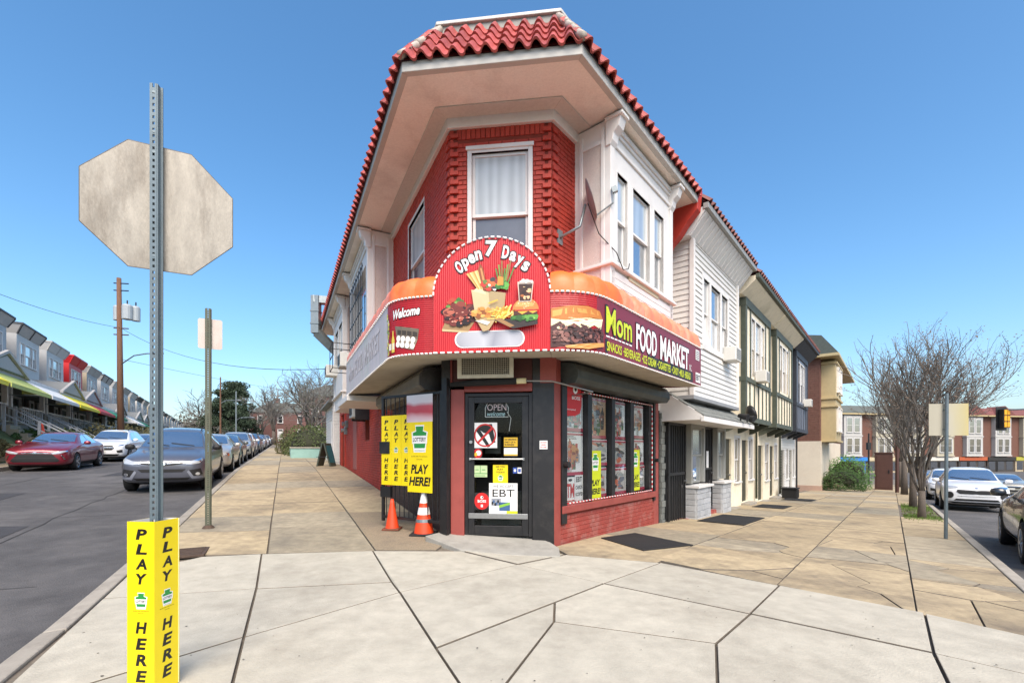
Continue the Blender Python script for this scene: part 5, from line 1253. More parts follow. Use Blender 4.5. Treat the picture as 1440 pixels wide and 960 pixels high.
# ---- white siding house
F = FRt
h2 = thing('siding_house', 'white siding house with grey shingle canopy beside the corner shop', 'house', F(5.5, 0, -.4))
shell(h2, F, BR + .03, 10.12, 2.3, 6.6, M_SIDE)
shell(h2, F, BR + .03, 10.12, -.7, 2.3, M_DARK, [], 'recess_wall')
w2 = [(6.72, 7.16, 3.9, 5.42), (7.3, 8.05, 3.9, 5.42), (8.2, 8.72, 3.9, 5.42)]
b2 = baybox(h2, F, 5.95, 9.65, .6, 2.62, 6.05, M_WHITE, w2, 'upper_bay')
fr_ops = [(6.6, 8.85, 3.78, 5.55)]
boards(b2, F, 5.95, 9.65, .6, 2.62, 6.05, M_SIDE, fr_ops); boards(b2, F, .0, .6, 5.95, 2.62, 6.05, M_SIDE, (), .125, -1)
bx(b2, 'corner_post', M_WHITE, F, 5.9, 6.0, .56, .66, 2.62, 6.05); bx(b2, 'corner_post', M_WHITE, F, 9.6, 9.7, .56, .66, 2.62, 6.05)
bx(b2, 'base_band', mat('grey_flashing', hx('9A9C9E', .8), .5, .1, 4), F, 5.9, 9.7, 0, .66, 2.54, 2.63)
bx(b2, 'window_surround', M_WHITE, F, 6.6, 8.85, .59, .622, 5.42, 5.56); bx(b2, 'window_surround', M_WHITE, F, 6.6, 8.85, .59, .64, 3.76, 3.9)
for s in (6.6, 7.16, 8.05, 8.72): bx(b2, 'window_surround', M_WHITE, F, s, s + .13, .59, .622, 3.9, 5.42)
for i, (a, b, c, e) in enumerate(w2): window(h2, F, a, b, c, e, .58, cas=.01, sill=False, sash=.035, up=M_SHADE, lo=M_GLS)
small_ac(F, 8.5, .62, 3.72, 'white air conditioner under the white siding house window')
mb = Mb(); pf = [(0, 6.05), (.62, 6.05), (.95, 6.48), (.95, 6.56), (0, 6.56)]; mb.prism([F(5.7, p, q) for p, q in pf], [F(10.0, p, q) for p, q in pf]); mk('cove', mb, M_WHITE, h2)
for i in range(17):
    s = 5.75 + i * .25; mb = Mb(); mb.prism([F(s, .625, 6.06), F(s + .05, .625, 6.06), F(s + .05, .95, 6.47), F(s, .95, 6.47)], [F(s, .645, 6.05), F(s + .05, .645, 6.05), F(s + .05, .965, 6.46), F(s, .965, 6.46)]); mk('cove_batten', mb, M_WHITE, h2)
bx(h2, 'gutter', mat('grey_gutter', hx('8D8F8C'), .5, .1, 4), F, 5.68, 10.1, .92, 1.03, 6.5, 6.62)
tile_eave(h2, F, 5.68, 10.1, 1.0, 6.62, .35, 7.3, M_TILE2)
bx(h2, 'ridge_coping', M_REDP, F, 5.6, 10.12, .2, .4, 7.28, 7.38); bx(h2, 'party_coping', M_TILE2, F, 9.98, 10.14, .0, .8, 6.5, 7.12)
mb = Mb(); pf = [(.0, 2.72), (.1, 2.72), (.92, 2.16), (.92, 2.06), (.0, 2.06)]; mb.prism([F(5.62, p, q) for p, q in pf], [F(10.05, p, q) for p, q in pf]); can = mk('canopy', mb, M_WHITE, h2)
for r_ in range(5):
    for c in range(15):
        t0, t1 = r_ / 5, (r_ + 1.12) / 5; a = 5.62 + c * .295 + (r_ % 2) * .1; b = min(10.06, a + .285); P = lambda t, o: (.1 + (.96 - .1) * (1 - t), 2.14 + (2.73 - 2.14) * t + o)
        q0, q1 = P(t0, .022), P(t1, .008); mb = Mb(); mb.prism([F(a, q0[0], q0[1] - .015), F(b, q0[0], q0[1] - .015), F(b, q1[0], q1[1] - .012), F(a, q1[0], q1[1] - .012)], [F(a, *q0), F(b, *q0), F(b, *q1), F(a, *q1)]); mk('shingle', mb, M_SHING, can)
bx(can, 'canopy_edge', M_WHITE, F, 5.6, 10.08, .9, .97, 2.02, 2.13)
bx(can, 'patch', M_DARK, F, 7.3, 7.9, .5, .52, 2.44, 2.48)
for s in (8.8, 9.5):
    t = thing('flood_light', ('small black flood light on the shingle canopy edge', 'black flood lamp nearest the canopy end')[s > 9], 'light', F(s, 1.1, 2.2)); mb = Mb(); mb.tube([F(s, .9, 2.1), F(s, .92, 2.3)], .02, 6); mk('stem', mb, M_BLACK, t); mb = Mb(); mb.tube([F(s, .86, 2.34), F(s - .05, 1.1, 2.27)], [.05, .09], 10); mk('hood', mb, M_BLACK, t)
# ground floor: shingle strip, gates, stone planters, grey windows
for i in range(20):
    bx(h2, 'wall_shingle', M_SHING, F, 5.6, 5.78 + .02 * (i % 2), .0, .05 + .012 * (i % 3), -.55 + i * .14, -.55 + i * .14 + .135)
def bar_gate(F, s0, s1, z0, z1, d, label, n=7):
    t = thing('barred_gate', label, 'gate', F(s0, d, z0)); mb = Mb()
    for a, b, c, e in ((s0, s0 + .05, z0, z1), (s1 - .05, s1, z0, z1), (s0, s1, z1 - .05, z1), (s0, s1, z0, z0 + .06), (s0, s1, (z0 + z1) / 2 - .03, (z0 + z1) / 2 + .03)): mb.box(F, a, b, d - .02, d + .02, c, e)
    mk('frame', mb, M_BLACK, t)
    for i in range(n):
        s = s0 + .05 + (s1 - s0 - .1) * (i + .5) / n; mb = Mb(); mb.tube([F(s, d, z0), F(s, d, z1)], .012, 6); mk('bar', mb, M_BLACK, t)
    mb = Mb(); mb.tube([F(s1 - .1, d + .02, z0 + 1.0), F(s1 - .1, d + .07, z0 + 1.0)], .03, 10); mk('knob', mb, M_ALU, t)
    return t
bar_gate(F, 5.85, 6.95, -.32, 2.05, .1, 'black barred gate beside the red shop pier')
bx(h2, 'doorstep', MATS['worn_red_bulkhead'], F, 5.8, 7.0, -.2, .2, -.6, -.24)
for i, (a, b) in enumerate(((7.0, 8.1), (9.15, 10.0))):
    bx(h2, 'planter_core', M_STONE, F, a, b, .0, .36, -.75, .5)
    for r_ in range(8):
        n = 4; o = (r_ % 2) * .12
        for c in range(n + 1):
            p, q = max(a, a + (c - .5) * (b - a) / n + o), min(b, a + (c + .5) * (b - a) / n + o)
            if q - p > .04: bx(h2, 'stone', M_STONE, F, p + .005, q - .005, .36, .375 + .012 * random.random(), -.62 + r_ * .14, -.62 + r_ * .14 + .13, bevel=.008)
        bx(h2, 'stone', M_STONE, F, a - .02, a, .02, .34, -.62 + r_ * .14, -.62 + r_ * .14 + .13, bevel=.008)
    bx(h2, 'planter_cap', M_WHITE, F, a - .05, b + .04, .0, .44, .5, .56)
    window(h2, F, a + .12, b - .12, .6, 1.98, .2, cas=.1, fm=mat('grey_frame', hx('8A8A84'), .5, .1, 4), up=M_SHADE, lo=M_GLS, sill=False)
bar_gate(F, 8.14, 9.1, -.2, 2.05, .1, 'black barred door gate between the grey stone planters', 6)
bx(h2, 'doorstep', MATS['worn_red_bulkhead'], F, 8.12, 9.12, -.1, .22, -.7, -.22)
pn = thing('door_notice', 'white paper notice taped to the black barred door', 'notice', F(8.6, .15, 1.0)); bx(pn, 'sheet', M_TEXTW, F, 8.52, 8.7, .13, .134, .95, 1.4, bevel=0)
# ---- timbered houses
def tudor(s0, zg, label, wallm, timber, panelm, shut, base_siding=False, seed=0):
    h = thing('timbered_house', label, 'house', F(s0, 0, zg), 'timbered houses')
    s1 = s0 + 4.55; zb0, zb1 = 2.3, 6.0
    ops = [(s0 + .45, s0 + 1.3, zg, zg + 2.15), (s0 + 1.75, s0 + 2.35, zg + .75, zg + 2.2), (s0 + 2.65, s0 + 3.45, zg, zg + 2.15), (s0 + 3.65, s0 + 4.2, zg + .75, zg + 2.2)]
    gw = M_SIDE if base_siding else wallm
    shell(h, F, s0, s1, zg - .5, zb0 + .3, gw, ops, 'ground_wall'); shell(h, F, s0, s1, zb0 + .3, 6.6, wallm, [], 'upper_wall')
    if base_siding: boards(h, F, s0, s1, .0, zg, zb0, M_SIDE, ops)
    for k in (0, 2):
        a, b, c, e = ops[k]; d_ = bx(h, 'door', M_OLIVE, F, a, b, -.12, -.06, c, e); bx(d_, 'panel', M_OLIVE, F, a + .12, b - .12, -.06, -.045, c + .2, c + .95); bx(d_, 'panel', M_OLIVE, F, a + .12, b - .12, -.06, -.045, c + 1.1, e - .2)
        mb = Mb(); mb.tube([F(b - .1, -.06, c + 1.0), F(b - .1, .0, c + 1.0)], .03, 8); mk('knob', mb, M_ALU, d_); bx(h, 'doorstep', M_KERB, F, a - .1, b + .1, .005, .28, zg - .35, zg - .02)
    for k in (1, 3):
        a, b, c, e = ops[k]; window(h, F, a, b, c, e, -.03, cas=.09, up=M_GLSD, lo=M_GLSD)
    b0, b1 = s0 + .4, s0 + 3.95; wz0, wz1 = 3.75, 5.55
    wn = [(b0 + .85, b0 + 1.3, wz0, wz1), (b0 + 1.42, b0 + 2.12, wz0, wz1), (b0 + 2.24, b0 + 2.7, wz0, wz1)]
    b_ = baybox(h, F, b0, b1, .6, zb0, zb1, panelm, wn)
    for a, b, c, e in wn: window(h, F, a, b, c, e, .58, cas=.05, sill=False, sash=.035, up=M_CURT, lo=M_SHADE)
    for (a, b, c, e) in ((b0 - .03, b1 + .03, zb0, zb0 + .16), (b0 - .03, b1 + .03, 3.5, 3.64), (b0 - .03, b1 + .03, zb1 - .25, zb1)): bx(b_, 'beam', timber, F, a, b, -.0, .65, c, e)
    for s in (b0, b1 - .14): bx(b_, 'corner_post', timber, F, s - .02, s + .16, .5, .64, zb0 + .16, zb1 - .25)
    bx(b_, 'corner_post', timber, F, b0 - .02, b0 + .1, .02, .14, zb0 + .16, zb1 - .25)
    for i in range(1, 6): bx(b_, 'stud', timber, F, b0 + i * (b1 - b0) / 6 - .04, b0 + i * (b1 - b0) / 6 + .04, .6, .63, zb0 + .16, 3.5)
    for s in (b0 + .62, b0 + 2.78): bx(b_, 'stud', timber, F, s, s + .1, .6, .63, 3.64, zb1 - .25)
    for s in (b0 + .1, b0 + 1.7, b1 - .25):
        mb = Mb(); pf = [(.0, zb0 - .3), (.1, zb0 - .28), (.5, zb0 - .08), (.62, zb0 - .06), (.62, zb0), (0, zb0)]; mb.prism([F(s, p, q) for p, q in pf], [F(s + .12, p, q) for p, q in pf]); mk('bracket', mb, timber, b_)
    mb = Mb(); pf = [(0, zb1), (.62, zb1), (.98, 6.32), (.98, 6.44), (0, 6.44)]; mb.prism([F(s0, p, q) for p, q in pf], [F(s1, p, q) for p, q in pf]); mk('cove', mb, wallm, h)
    bx(h, 'gutter', timber, F, s0, s1, .98, 1.08, 6.36, 6.48); tile_eave(h, F, s0, s1, 1.05, 6.48, .4, 7.1, M_TILE2)
    bx(h, 'party_coping', M_TILE2, F, s1 - .14, s1 + .0, .0, .8, 6.4, 6.95)
    mb = Mb(); mb.tube([F(s1 - .1, .7, 6.4), F(s1 - .1, .3, 6.0), F(s1 - .1, .08, 5.7), F(s1 - .1, .08, zg)], .04, 8); mk('downpipe', mb, timber, h, smooth=True)
    return h
tudor(10.2, -.36, 'cream timbered house next to the white siding house, green-black beams', M_CREAM, M_TUDOR, M_CREAM, True)
tudor(14.85, -.52, 'cream timbered house between another cream one and the slate house', M_CREAM, M_TUDOR, M_CREAM, True)
tudor(19.5, -.68, 'slate-blue timbered house at the row end, white boards below', M_NAVY, M_NAVY, mat('pale_slate_panel', hx('7E8796', .8), .6, .1, 5), True, True)
small_ac(F, 12.1, .62, 3.6, 'white air conditioner in the bay of the nearest cream timbered house'); small_ac(F, 22.4, .62, 3.6, 'white air conditioner in the slate-blue bay')
tl = thing('wall_light', 'dark floodlight pair on a bracket at the shingle canopy end', 'light', F(10.25, .1, 2.3)); mb = Mb(); mb.tube([F(10.25, 0, 2.35), F(10.3, .9, 2.25)], .02, 6); mk('arm', mb, M_BLACK, tl)
mb = Mb(); mb.lathe([(0, 0), (.1, .02), (.22, .1), (.24, .16), (.2, .12), (.08, .04)], 16, Matrix.Translation(F(10.2, .75, 2.45)) @ Matrix.Rotation(R(70), 4, 'Y')); mk('lamp_dish', mb, M_BLACK, tl, smooth=True)
cr = thing('black_crate', 'black plastic crate standing by the slate house downpipe', 'crate', F(19.0, .5, gp(F(19, .5, 0)))); z = gp(F(19, .5, 0))
bx(cr, 'body', M_RUB, F, 18.7, 19.3, .25, .8, z, z + .42, bevel=.02); bx(cr, 'rim', M_RUB, F, 18.66, 19.34, .21, .84, z + .42, z + .47, bevel=.01)
for i in range(5): bx(cr, 'rib', M_RUB, F, 18.74 + i * .12, 18.8 + i * .12, .8, .82, z + .04, z + .38, bevel=0)
# ---- brick apartment house past the gap
ap = thing('apartment_house', 'brown brick apartment house with cream bay and grey-green mansard', 'building', F(30, 0, -1.1))
FA = FR((F(30, .5, 0).x, F(30, .5, 0).y), uR, nR)
M_BRN = mat('brown_brick', hx('6E4C3F', .9), .85, .25, 9, bump=.3, dirt=hx('5A2E26'), dscale=3)
mb = Mb(); mb.box(FA, 0, 14, -11, -.0, 2.0, 7.3); aw_ = mk('brick_wall', mb, M_BRN, ap)
lst = brick_list(-11, 0, 2.05, 7.25, [], .42, .15); m3 = Mb()
FAs = FR((FA(0, 0, 0).x, FA(0, 0, 0).y), (nR.x, nR.y), (-uR.x, -uR.y))
mk('bricks', bricks_mesh(FAs, lst, 0, .012), M_BRN, aw_, kind='stuff')
mb = Mb(); mb.box(FA, -.03, 14.03, -11, .03, -2, 2.05); mk('painted_base', mb, mat('cream_base_paint', hx('DED3BE', .82), .7, .06, 3, dirt=hx('B5A28C'), dscale=.8), ap)
mb = Mb(); mb.box(FA, -.05, 14.05, -11, .05, -2, -.75); mk('plinth', mb, mat('pink_plinth', hx('BF9F8A', .8), .8, .1, 4), ap)
M_CRB = mat('tan_bay_paint', hx('C4B184', .82), .6, .08, 4)
ba = mk('bay', (lambda m: m.box(FA, .6, 4.6, -.1, .75, 2.0, 7.1))(Mb()), M_CRB, ap)
for z in (2.0, 4.2, 4.7, 6.9): bx(ba, 'moulding', M_CRB, FA, .5, 4.7, -.05, .85, z, z + .12)
for z in (2.5, 5.0):
    for s in (1.3, 2.9): window(ap, FA, s, s + .9, z + .2, z + 1.7, .83, cas=.08, sill=True)
mb = Mb(); pf = [(-11, 7.3), (.95, 7.3), (.95, 7.45), (.1, 8.6), (-1, 8.8), (-11, 8.8)]; mb.prism([FA(-.35, p, q) for p, q in pf], [FA(14.2, p, q) for p, q in pf]); rf = mk('mansard_roof', mb, mat('grey_green_slate', hx('4E5650'), .8, .2, 8, bump=.4), ap)
bx(rf, 'eave', M_CRB, FA, -.42, 14.3, -11, 1.0, 7.25, 7.42); bx(rf, 'brick_parapet', M_BRN, FA, -.3, .1, -11, -1.2, 8.6, 9.2)
# ================================================================== far crossing at the end of the right street
def shop_block(F, i, s0, w_, z0, z1, wall, bay, front, label, gable=False, roofm=None, fas='', storeys=2):
    h = thing('shop_house', label, 'building', F(s0, 0, z0), 'shop houses across the junction')
    mb = Mb(); mb.box(F, s0, s0 + w_, -9, 0, z0, z1); mk('brick_wall', mb, wall, h)
    zf = z0 + 3.1
    mb = Mb(); mb.box(F, s0 + w_ * .22, s0 + w_ * .78, 0, .7, zf + .3, z1 - .4); b = mk('bay', mb, bay, h)
    hh = (z1 - .4 - zf - .3) / storeys
    for k in range(storeys):
        z = zf + .3 + k * hh + .6
        for q in (.3, .53):
            window(h, F, s0 + w_ * q, s0 + w_ * (q + .17), z, z + hh - 1.1, .79, cas=.07, up=M_GLSD, lo=M_GLSD, sill=True)
        bx(b, 'spandrel', bay, F, s0 + w_ * .2, s0 + w_ * .8, .0, .78, z - .75, z - .55)
    mb = Mb(); pf = [(-9, z1), (1.0, z1), (1.0, z1 + .15), (-1.0, z1 + 1.6), (-9, z1 + 1.6)]; mb.prism([F(s0, p, q) for p, q in pf], [F(s0 + w_, p, q) for p, q in pf]); rf = mk('roof', mb, roofm or M_TILE2, h)
    bx(rf, 'cornice', M_CRB, F, s0, s0 + w_, 0, 1.06, z1 - .25, z1 - .01)
    if gable:
        mb = Mb(); mb.prism([F(s0 + w_ * .1, 1.02, z1), F(s0 + w_ * .9, 1.02, z1), F(s0 + w_ * .5, 1.02, z1 + 1.9)], [F(s0 + w_ * .1, -2, z1), F(s0 + w_ * .9, -2, z1), F(s0 + w_ * .5, -2, z1 + 1.9)]); mk('gable', mb, M_TILE2, rf)
    sf = mk('shopfront', (lambda m: m.box(F, s0 + .2, s0 + w_ - .2, 0, .25, z0, zf))(Mb()), front, h)
    bx(sf, 'fascia', flat(hx(fas), 'fas' + fas), F, s0 + .1, s0 + w_ - .1, .25, .5, zf - .7, zf)
    for q in (.08, .4, .7):
        bx(sf, 'shop_window', M_GLSD, F, s0 + w_ * q, s0 + w_ * (q + .22), .25, .28, z0 + .5, zf - .9, bevel=0)
    bx(sf, 'shop_door', M_DARK, F, s0 + w_ * .32, s0 + w_ * .39, .25, .29, z0, zf - 1.0, bevel=0)
    return h
fo = V((54, 84)); fu = V((.985, .17)).normalized(); fn_ = V((fu.y, -fu.x)); FX = FR(fo, fu, fn_)
zf0 = -2.75
WB = mat('cream_bay', hx('BDB6A0', .8), .7, .08, 4); WB2 = mat('white_bay_paint', hx('C2C0BA', .8), .7, .06, 4); GRN = mat('grey_slate_roof', hx('565B56'), .8, .15, 6)
spec = [(0, 6.2, M_BRN, WB, mat('maroon_front', hx('7A1F2A'), .6), 'brick shop house with maroon front and pale blue fascia', False, M_TILE2, '5E94C8'),
        (6.2, 7, M_BRN, WB2, mat('blue_front', hx('2E62A8'), .6), 'shop house with bright blue shopfront and white bay', False, GRN, '2E7AC8'),
        (13.2, 7, M_BRN, WB, mat('tan_front', hx('A89A80'), .7), 'shop house with tan front beside the blue shop', False, GRN, 'B8AA8A'),
        (20.2, 7, M_BRN, WB, mat('tan_front', hx('A89A80'), .7), 'shop house with grey fascia behind the bare street trees', True, GRN, '8A8A84'),
        (27.2, 7, M_BRN, WB, mat('dark_front', hx('3E3A36'), .7), 'shop house with white fascia behind the street sign', False, M_TILE2, 'C9C4B8'),
        (34.2, 7, M_BRN, WB2, mat('dark_front', hx('3E3A36'), .7), 'shop house with rust orange fascia and cream bay', True, M_TILE2, 'A8532E'),
        (41.2, 7, M_BRN, WB2, mat('dark_front', hx('3E3A36'), .7), 'shop house with black fascia under a red gable', True, M_TILE2, '2E2A26'),
        (48.2, 7, M_BRN, WB, mat('tan_front', hx('A89A80'), .7), 'shop house with yellow-green fascia at the frame edge', False, M_TILE2, 'A8A23E'),
        (55.2, 7, M_BRN, WB, mat('tan_front', hx('A89A80'), .7), 'end shop house with red fascia past the yellow-green one', True, M_TILE2, '9A2E2A')]
for i, (s0, w_, wl, by, ft, lab, gb, rm, fs) in enumerate(spec): shop_block(FX, i, s0, w_, zf0, 8.6, wl, by, ft, lab, gb, rm, fs)
# pavement in front of them
mb = Mb(); mb.box(FX, -8, 66, 0, 3.5, zf0 - .3, zf0 + .02); mk('far_pavement', mb, M_TAN, kind='structure')
# brown utility cabinet and signal mast on the pavement
z = gp(F(38, 3.6, 0)); ub = thing('utility_cabinet', 'tall rust-brown steel cabinet standing on the pavement before the junction', 'cabinet', F(38, 3.6, z)); M_RUST = mat('rust_brown_paint', hx('4A2E26'), .6, .15, 5)
bx(ub, 'body', M_RUST, F, 37.3, 38.6, 3.0, 4.0, z, z + 2.6, bevel=.02); bx(ub, 'door', M_RUST, F, 37.28, 37.3, 3.1, 3.9, z + .15, z + 2.4); bx(ub, 'cap', M_RUST, F, 37.25, 38.65, 2.95, 4.05, z + 2.6, z + 2.68); bx(ub, 'handle', M_BLACK, F, 37.25, 37.28, 3.75, 3.82, z + 1.2, z + 1.45)
def signal(p, z0, arm_to, label, zs_):
    t = thing('traffic_signal', label, 'traffic light', (p.x, p.y, z0)); mb = Mb(); mb.tube([V((p.x, p.y, z0)), V((p.x, p.y, zs_ + .6))], [.12, .08], 8); mk('mast', mb, M_GALV, t)
    q = arm_to; mb = Mb(); mb.tube([V((p.x, p.y, zs_ + .3)), V((q.x, q.y, zs_ + .5))], [.07, .04], 8); mk('mast_arm', mb, M_GALV, t)
    hd = mk('signal_head', (lambda m: m.hexa([V((q.x + a * .2, q.y + b * .15, zs_ + c)) for c in (-.55, .55) for a, b in ((-1, -1), (1, -1), (1, 1), (-1, 1))]))(Mb()), M_BLACK, t)
    mb = Mb(); mb.hexa([V((q.x + a * .32, q.y + b, zs_ + c)) for c in (-.7, .7) for a, b in ((-1, .16), (1, .16), (1, .18), (-1, .18))]); mk('back_plate', mb, M_BLACK, hd)
    Y = mat('signal_yellow', hx('E0A020'), .5, .05, 5)
    for k in (-.36, 0, .36):
        for a in (-.09, .09):
            mb = Mb(); mb.hexa([V((q.x + a + x * .075, q.y - .165 + y * .01, zs_ + k + c)) for c in (-.15, .15) for x, y in ((-1, -1), (1, -1), (1, 1), (-1, 1))]); mk('visor', mb, Y, hd)
    return t
pp = F(24, 15.5, 0); signal(V((pp.x + 9, pp.y)), g(pp.x + 9, pp.y) - .15, V((29.2, 27, 0)), 'black traffic signal with yellow visors hanging from a mast arm', 3.35)
# dark street pole near the far corner
def simple_pole(p, h, label, m, r=.06, head=False):
    t = thing('street_pole', label, 'pole', (p.x, p.y, gp(p))); mb = Mb(); mb.tube([V((p.x, p.y, gp(p))), V((p.x, p.y, gp(p) + h))], [r, r * .7], 8); mk('shaft', mb, m, t)
    if head: mb = Mb(); mb.hexa([V((p.x + a * .16, p.y + b * .12, gp(p) + h * .75 + c)) for c in (-.35, .35) for a, b in ((-1, -1), (1, -1), (1, 1), (-1, 1))]); mk('signal_box', mb, M_BLACK, t)
simple_pole(F(52, 2.2, 0), 5.0, 'dark pole with a pedestrian signal box by the blue shop', M_BLACK, .09, True)
simple_pole(F(33, 4.2, 0), 7.2, 'slim brown pole beside the rust-brown cabinet', M_RUST, .1)
# ---- two storey brick houses far up the left street and the neighbours beyond the shop
def far_house(o, u, w_, dp, z0, z1, wall, label, roofm, nx=3, hip=True):
    n = V((u.y, -u.x)); n = n if n.y < 0 else -n
    Fh = FR(o, u, n); h = thing('brick_house', label, 'house', (o.x, o.y, z0), 'brick houses up the hill')
    mb = Mb(); mb.box(Fh, 0, w_, -dp, 0, z0 - 2, z1); mk('wall', mb, wall, h)
    A = [Fh(-.3, .3, z1), Fh(w_ + .3, .3, z1), Fh(w_ + .3, -dp - .3, z1), Fh(-.3, -dp - .3, z1)]; B_ = [Fh(w_ * .2, -dp * .4, z1 + 2.2), Fh(w_ * .8, -dp * .4, z1 + 2.2), Fh(w_ * .8, -dp * .6, z1 + 2.2), Fh(w_ * .2, -dp * .6, z1 + 2.2)]
    mb = Mb(); mb.prism(A, B_); rf = mk('roof', mb, roofm, h); bx(rf, 'chimney', wall, Fh, w_ * .3, w_ * .3 + .8, -dp * .5, -dp * .5 + .6, z1 + .5, z1 + 3.2)
    for k in range(2):
        for i in range(nx):
            s = w_ * (i + .5) / nx - .45; z = z0 + .9 + k * 2.9; window(h, Fh, s, s + .9, z, z + 1.5, .08, cas=.12, up=M_GLSD, lo=M_GLSD)
    bx(h, 'door', M_WHITE, Fh, w_ * .5 - .5, w_ * .5 + .5, 0, .1, z0, z0 + 2.1)
RB = mat('dull_red_brick', hx('70504A', .9), .85, .18, 6, bump=.2)
for (u_, y_, w_, lab) in ((352, 95, 12, 'red brick house seen between the bare trees up the left street'), (376, 108, 11, 'red brick house beside the far end of the parked cars'), (425, 70, 12, 'red brick house with pale windows behind the bare tree')):
    o = V(((u_ - 720) / 640 * y_, y_)); far_house(o, V((.95, .1)).normalized(), w_, 8, g(o.x, o.y) + (.3 if y_ > 80 else .5), g(o.x, o.y) + (6.4 if y_ > 80 else 7.6), RB, lab, GRN)
# white sided garage beyond the shop
gr = thing('white_garage', 'white sided outbuilding just beyond the red shop wall', 'building', FL(18, 0, .9))
mb = Mb(); mb.box(FL, 17.7, 22.5, -5, .18, .4, 3.7); gw_ = mk('wall', mb, M_SIDE, gr)
boards(gw_, FL, -1.5, .18, 17.7, .9, 3.6, M_SIDE, (), .15, -1); boards(gw_, FL, 17.7, 22.5, .18, .9, 3.6, M_SIDE, [(19, 20, .8, 2.9)], .15)
mb = Mb(); pf = [(-5, 3.7), (.5, 3.7), (.45, 3.85), (-2.3, 5.0), (-5, 3.9)]; mb.prism([FL(17.5, p, q) for p, q in pf], [FL(22.8, p, q) for p, q in pf]); mk('roof', mb, M_SHING, gr)
bx(gr, 'door', M_WHITE, FL, 19, 20, .18, .22, .85, 2.9); bx(gr, 'downpipe', M_WHITE, FL, 17.72, 17.8, .2, .28, .9, 3.7)
# board sign on the pavement
p = px(459, 655); zz = gp(p); af = thing('pavement_sign', 'black folding pavement sign standing open beside the white outbuilding', 'sign', (p.x, p.y, zz)); Fp = FR((p.x, p.y), uC, nC)
for k, (d0, d1) in enumerate(((.3, .04), (-.3, -.04))):
    mb = Mb()
    mb.prism([Fp(d0 - .03, -.25, zz), Fp(d0 + .03, -.25, zz), Fp(d1 + .03, -.25, zz + 1.0), Fp(d1 - .03, -.25, zz + 1.0)], [Fp(d0 - .03, .25, zz), Fp(d0 + .03, .25, zz), Fp(d1 + .03, .3, zz + 1.0), Fp(d1 - .03, .3, zz + 1.0)]); b_ = mk('board', mb, M_TUDOR, af)
    s = 1 if k == 0 else -1
    mb = Mb(); t0, t1 = .15, .9; P = lambda t, y, o: Fp(d0 + (d1 - d0) * t + s * (.035 + o), y, zz + 1.0 * t); mb.poly([P(t0, -.24, .002), P(t0, .24, .002), P(t1, .24, .002), P(t1, -.24, .002)]); mk('face', mb, flat(hx('2E6E78'), 'teal'), b_)
mb = Mb(); mb.tube([Fp(-.3, .3, zz + .4), Fp(.3, .3, zz + .4)], .012, 5); mk('brace', mb, M_BLACK, af)
# teal planter wall
tp = thing('planter_wall', 'low teal painted planter wall in front of the bare tree', 'wall', FL(27, .5, gp(FL(27, .5, 0)))); z = gp(FL(26, .5, 0))
TEAL = mat('teal_paint', hx('8FB5AC', .85), .7, .1, 4)
bx(tp, 'front', TEAL, FL, 24.6, 24.85, -1.0, 2.0, z - .2, z + .55); bx(tp, 'side', TEAL, FL, 24.85, 31, 1.75, 2.0, z - .2, z + .55); bx(tp, 'cap', M_KERB, FL, 24.55, 24.9, -1.05, 2.05, z + .55, z + .62)
bx(tp, 'earth', M_EARTH, FL, 24.85, 31, -1, 1.75, z - .1, z + .45)
# ================================================================== terrace of porch houses up the left street
fu = V((-.53, .848)).normalized(); FH = FR(V((-30.8, 29.0)), fu, (fu.y, -fu.x)); PW = 5.35; ZF = 2.85
M_GRS = mat('bank_grass', hx('5E6A38', .8), .95, .35, 3, bump=.8, dirt=hx('6E5A3E'), dscale=1.2, damt=.7)
mb = Mb()
def bank(k, s):
    a = FL(s, 12.9, 0); za = gp(a); d = (a - V((FH.o.x, FH.o.y, 0))); D = d.x * fu.x + d.y * fu.y; b = FH(D, 1.7, 0); c = FH(D, -9, 0)
    if k == 0: return V((a.x, a.y, za - .1))
    if k == 1: return V((a.x, a.y, za + .0))
    if k == 2: q = a.lerp(b, .25); return V((q.x, q.y, za + (.25 if s > 24 else .9)))
    if k == 3: q = a.lerp(b, .7); return V((q.x, q.y, max(za + .6, 2.1) + .1 * math.sin(s * 2)))
    if k == 4: return V((b.x, b.y, 2.4))
    return V((c.x, c.y, 2.4))
mb.grid(lambda s, k: bank(k, s), rng(-14, 130, 90), range(6)); mk('bank', mb, M_GRS, smooth=True, kind='structure')
mb = Mb(); mb.grid(lambda s, d: (lambda p: V((p.x, p.y, gp(p) + .0)))(FL(s, d, 0)), rng(-14, 130, 90), rng(11.75, 12.95, 2)); mk('far_sidewalk', mb, M_TAN, kind='structure'); fsw = bpy.data.objects['far_sidewalk']
for i in range(40):
    a = -14 + i * 2.4; mb = Mb(); P = [FL(a, 11.6, 0), FL(a + 2.38, 11.6, 0), FL(a + 2.38, 11.75, 0), FL(a, 11.75, 0)]; mb.prism([V((p.x, p.y, gp(p) - .3)) for p in P], [V((p.x, p.y, gp(p) + .004)) for p in P]); mk('kerb_stone', mb, M_KERB, fsw, bevel=.012)
M_GREYV = mat('grey_siding', hx('B4B6B7', .88), .6, .1, 3); M_WHV = mat('white_siding_far', hx('D3D2CE', .84), .6, .07, 3); M_REDV = mat('bright_red_siding', hx('C4262A'), .5, .06, 3); M_DKTR = mat('charcoal_trim', hx('3A3B3E'), .6, .1, 4); M_LGT = mat('pale_grey_panel', hx('B4B2AE', .85), .6, .08, 4)
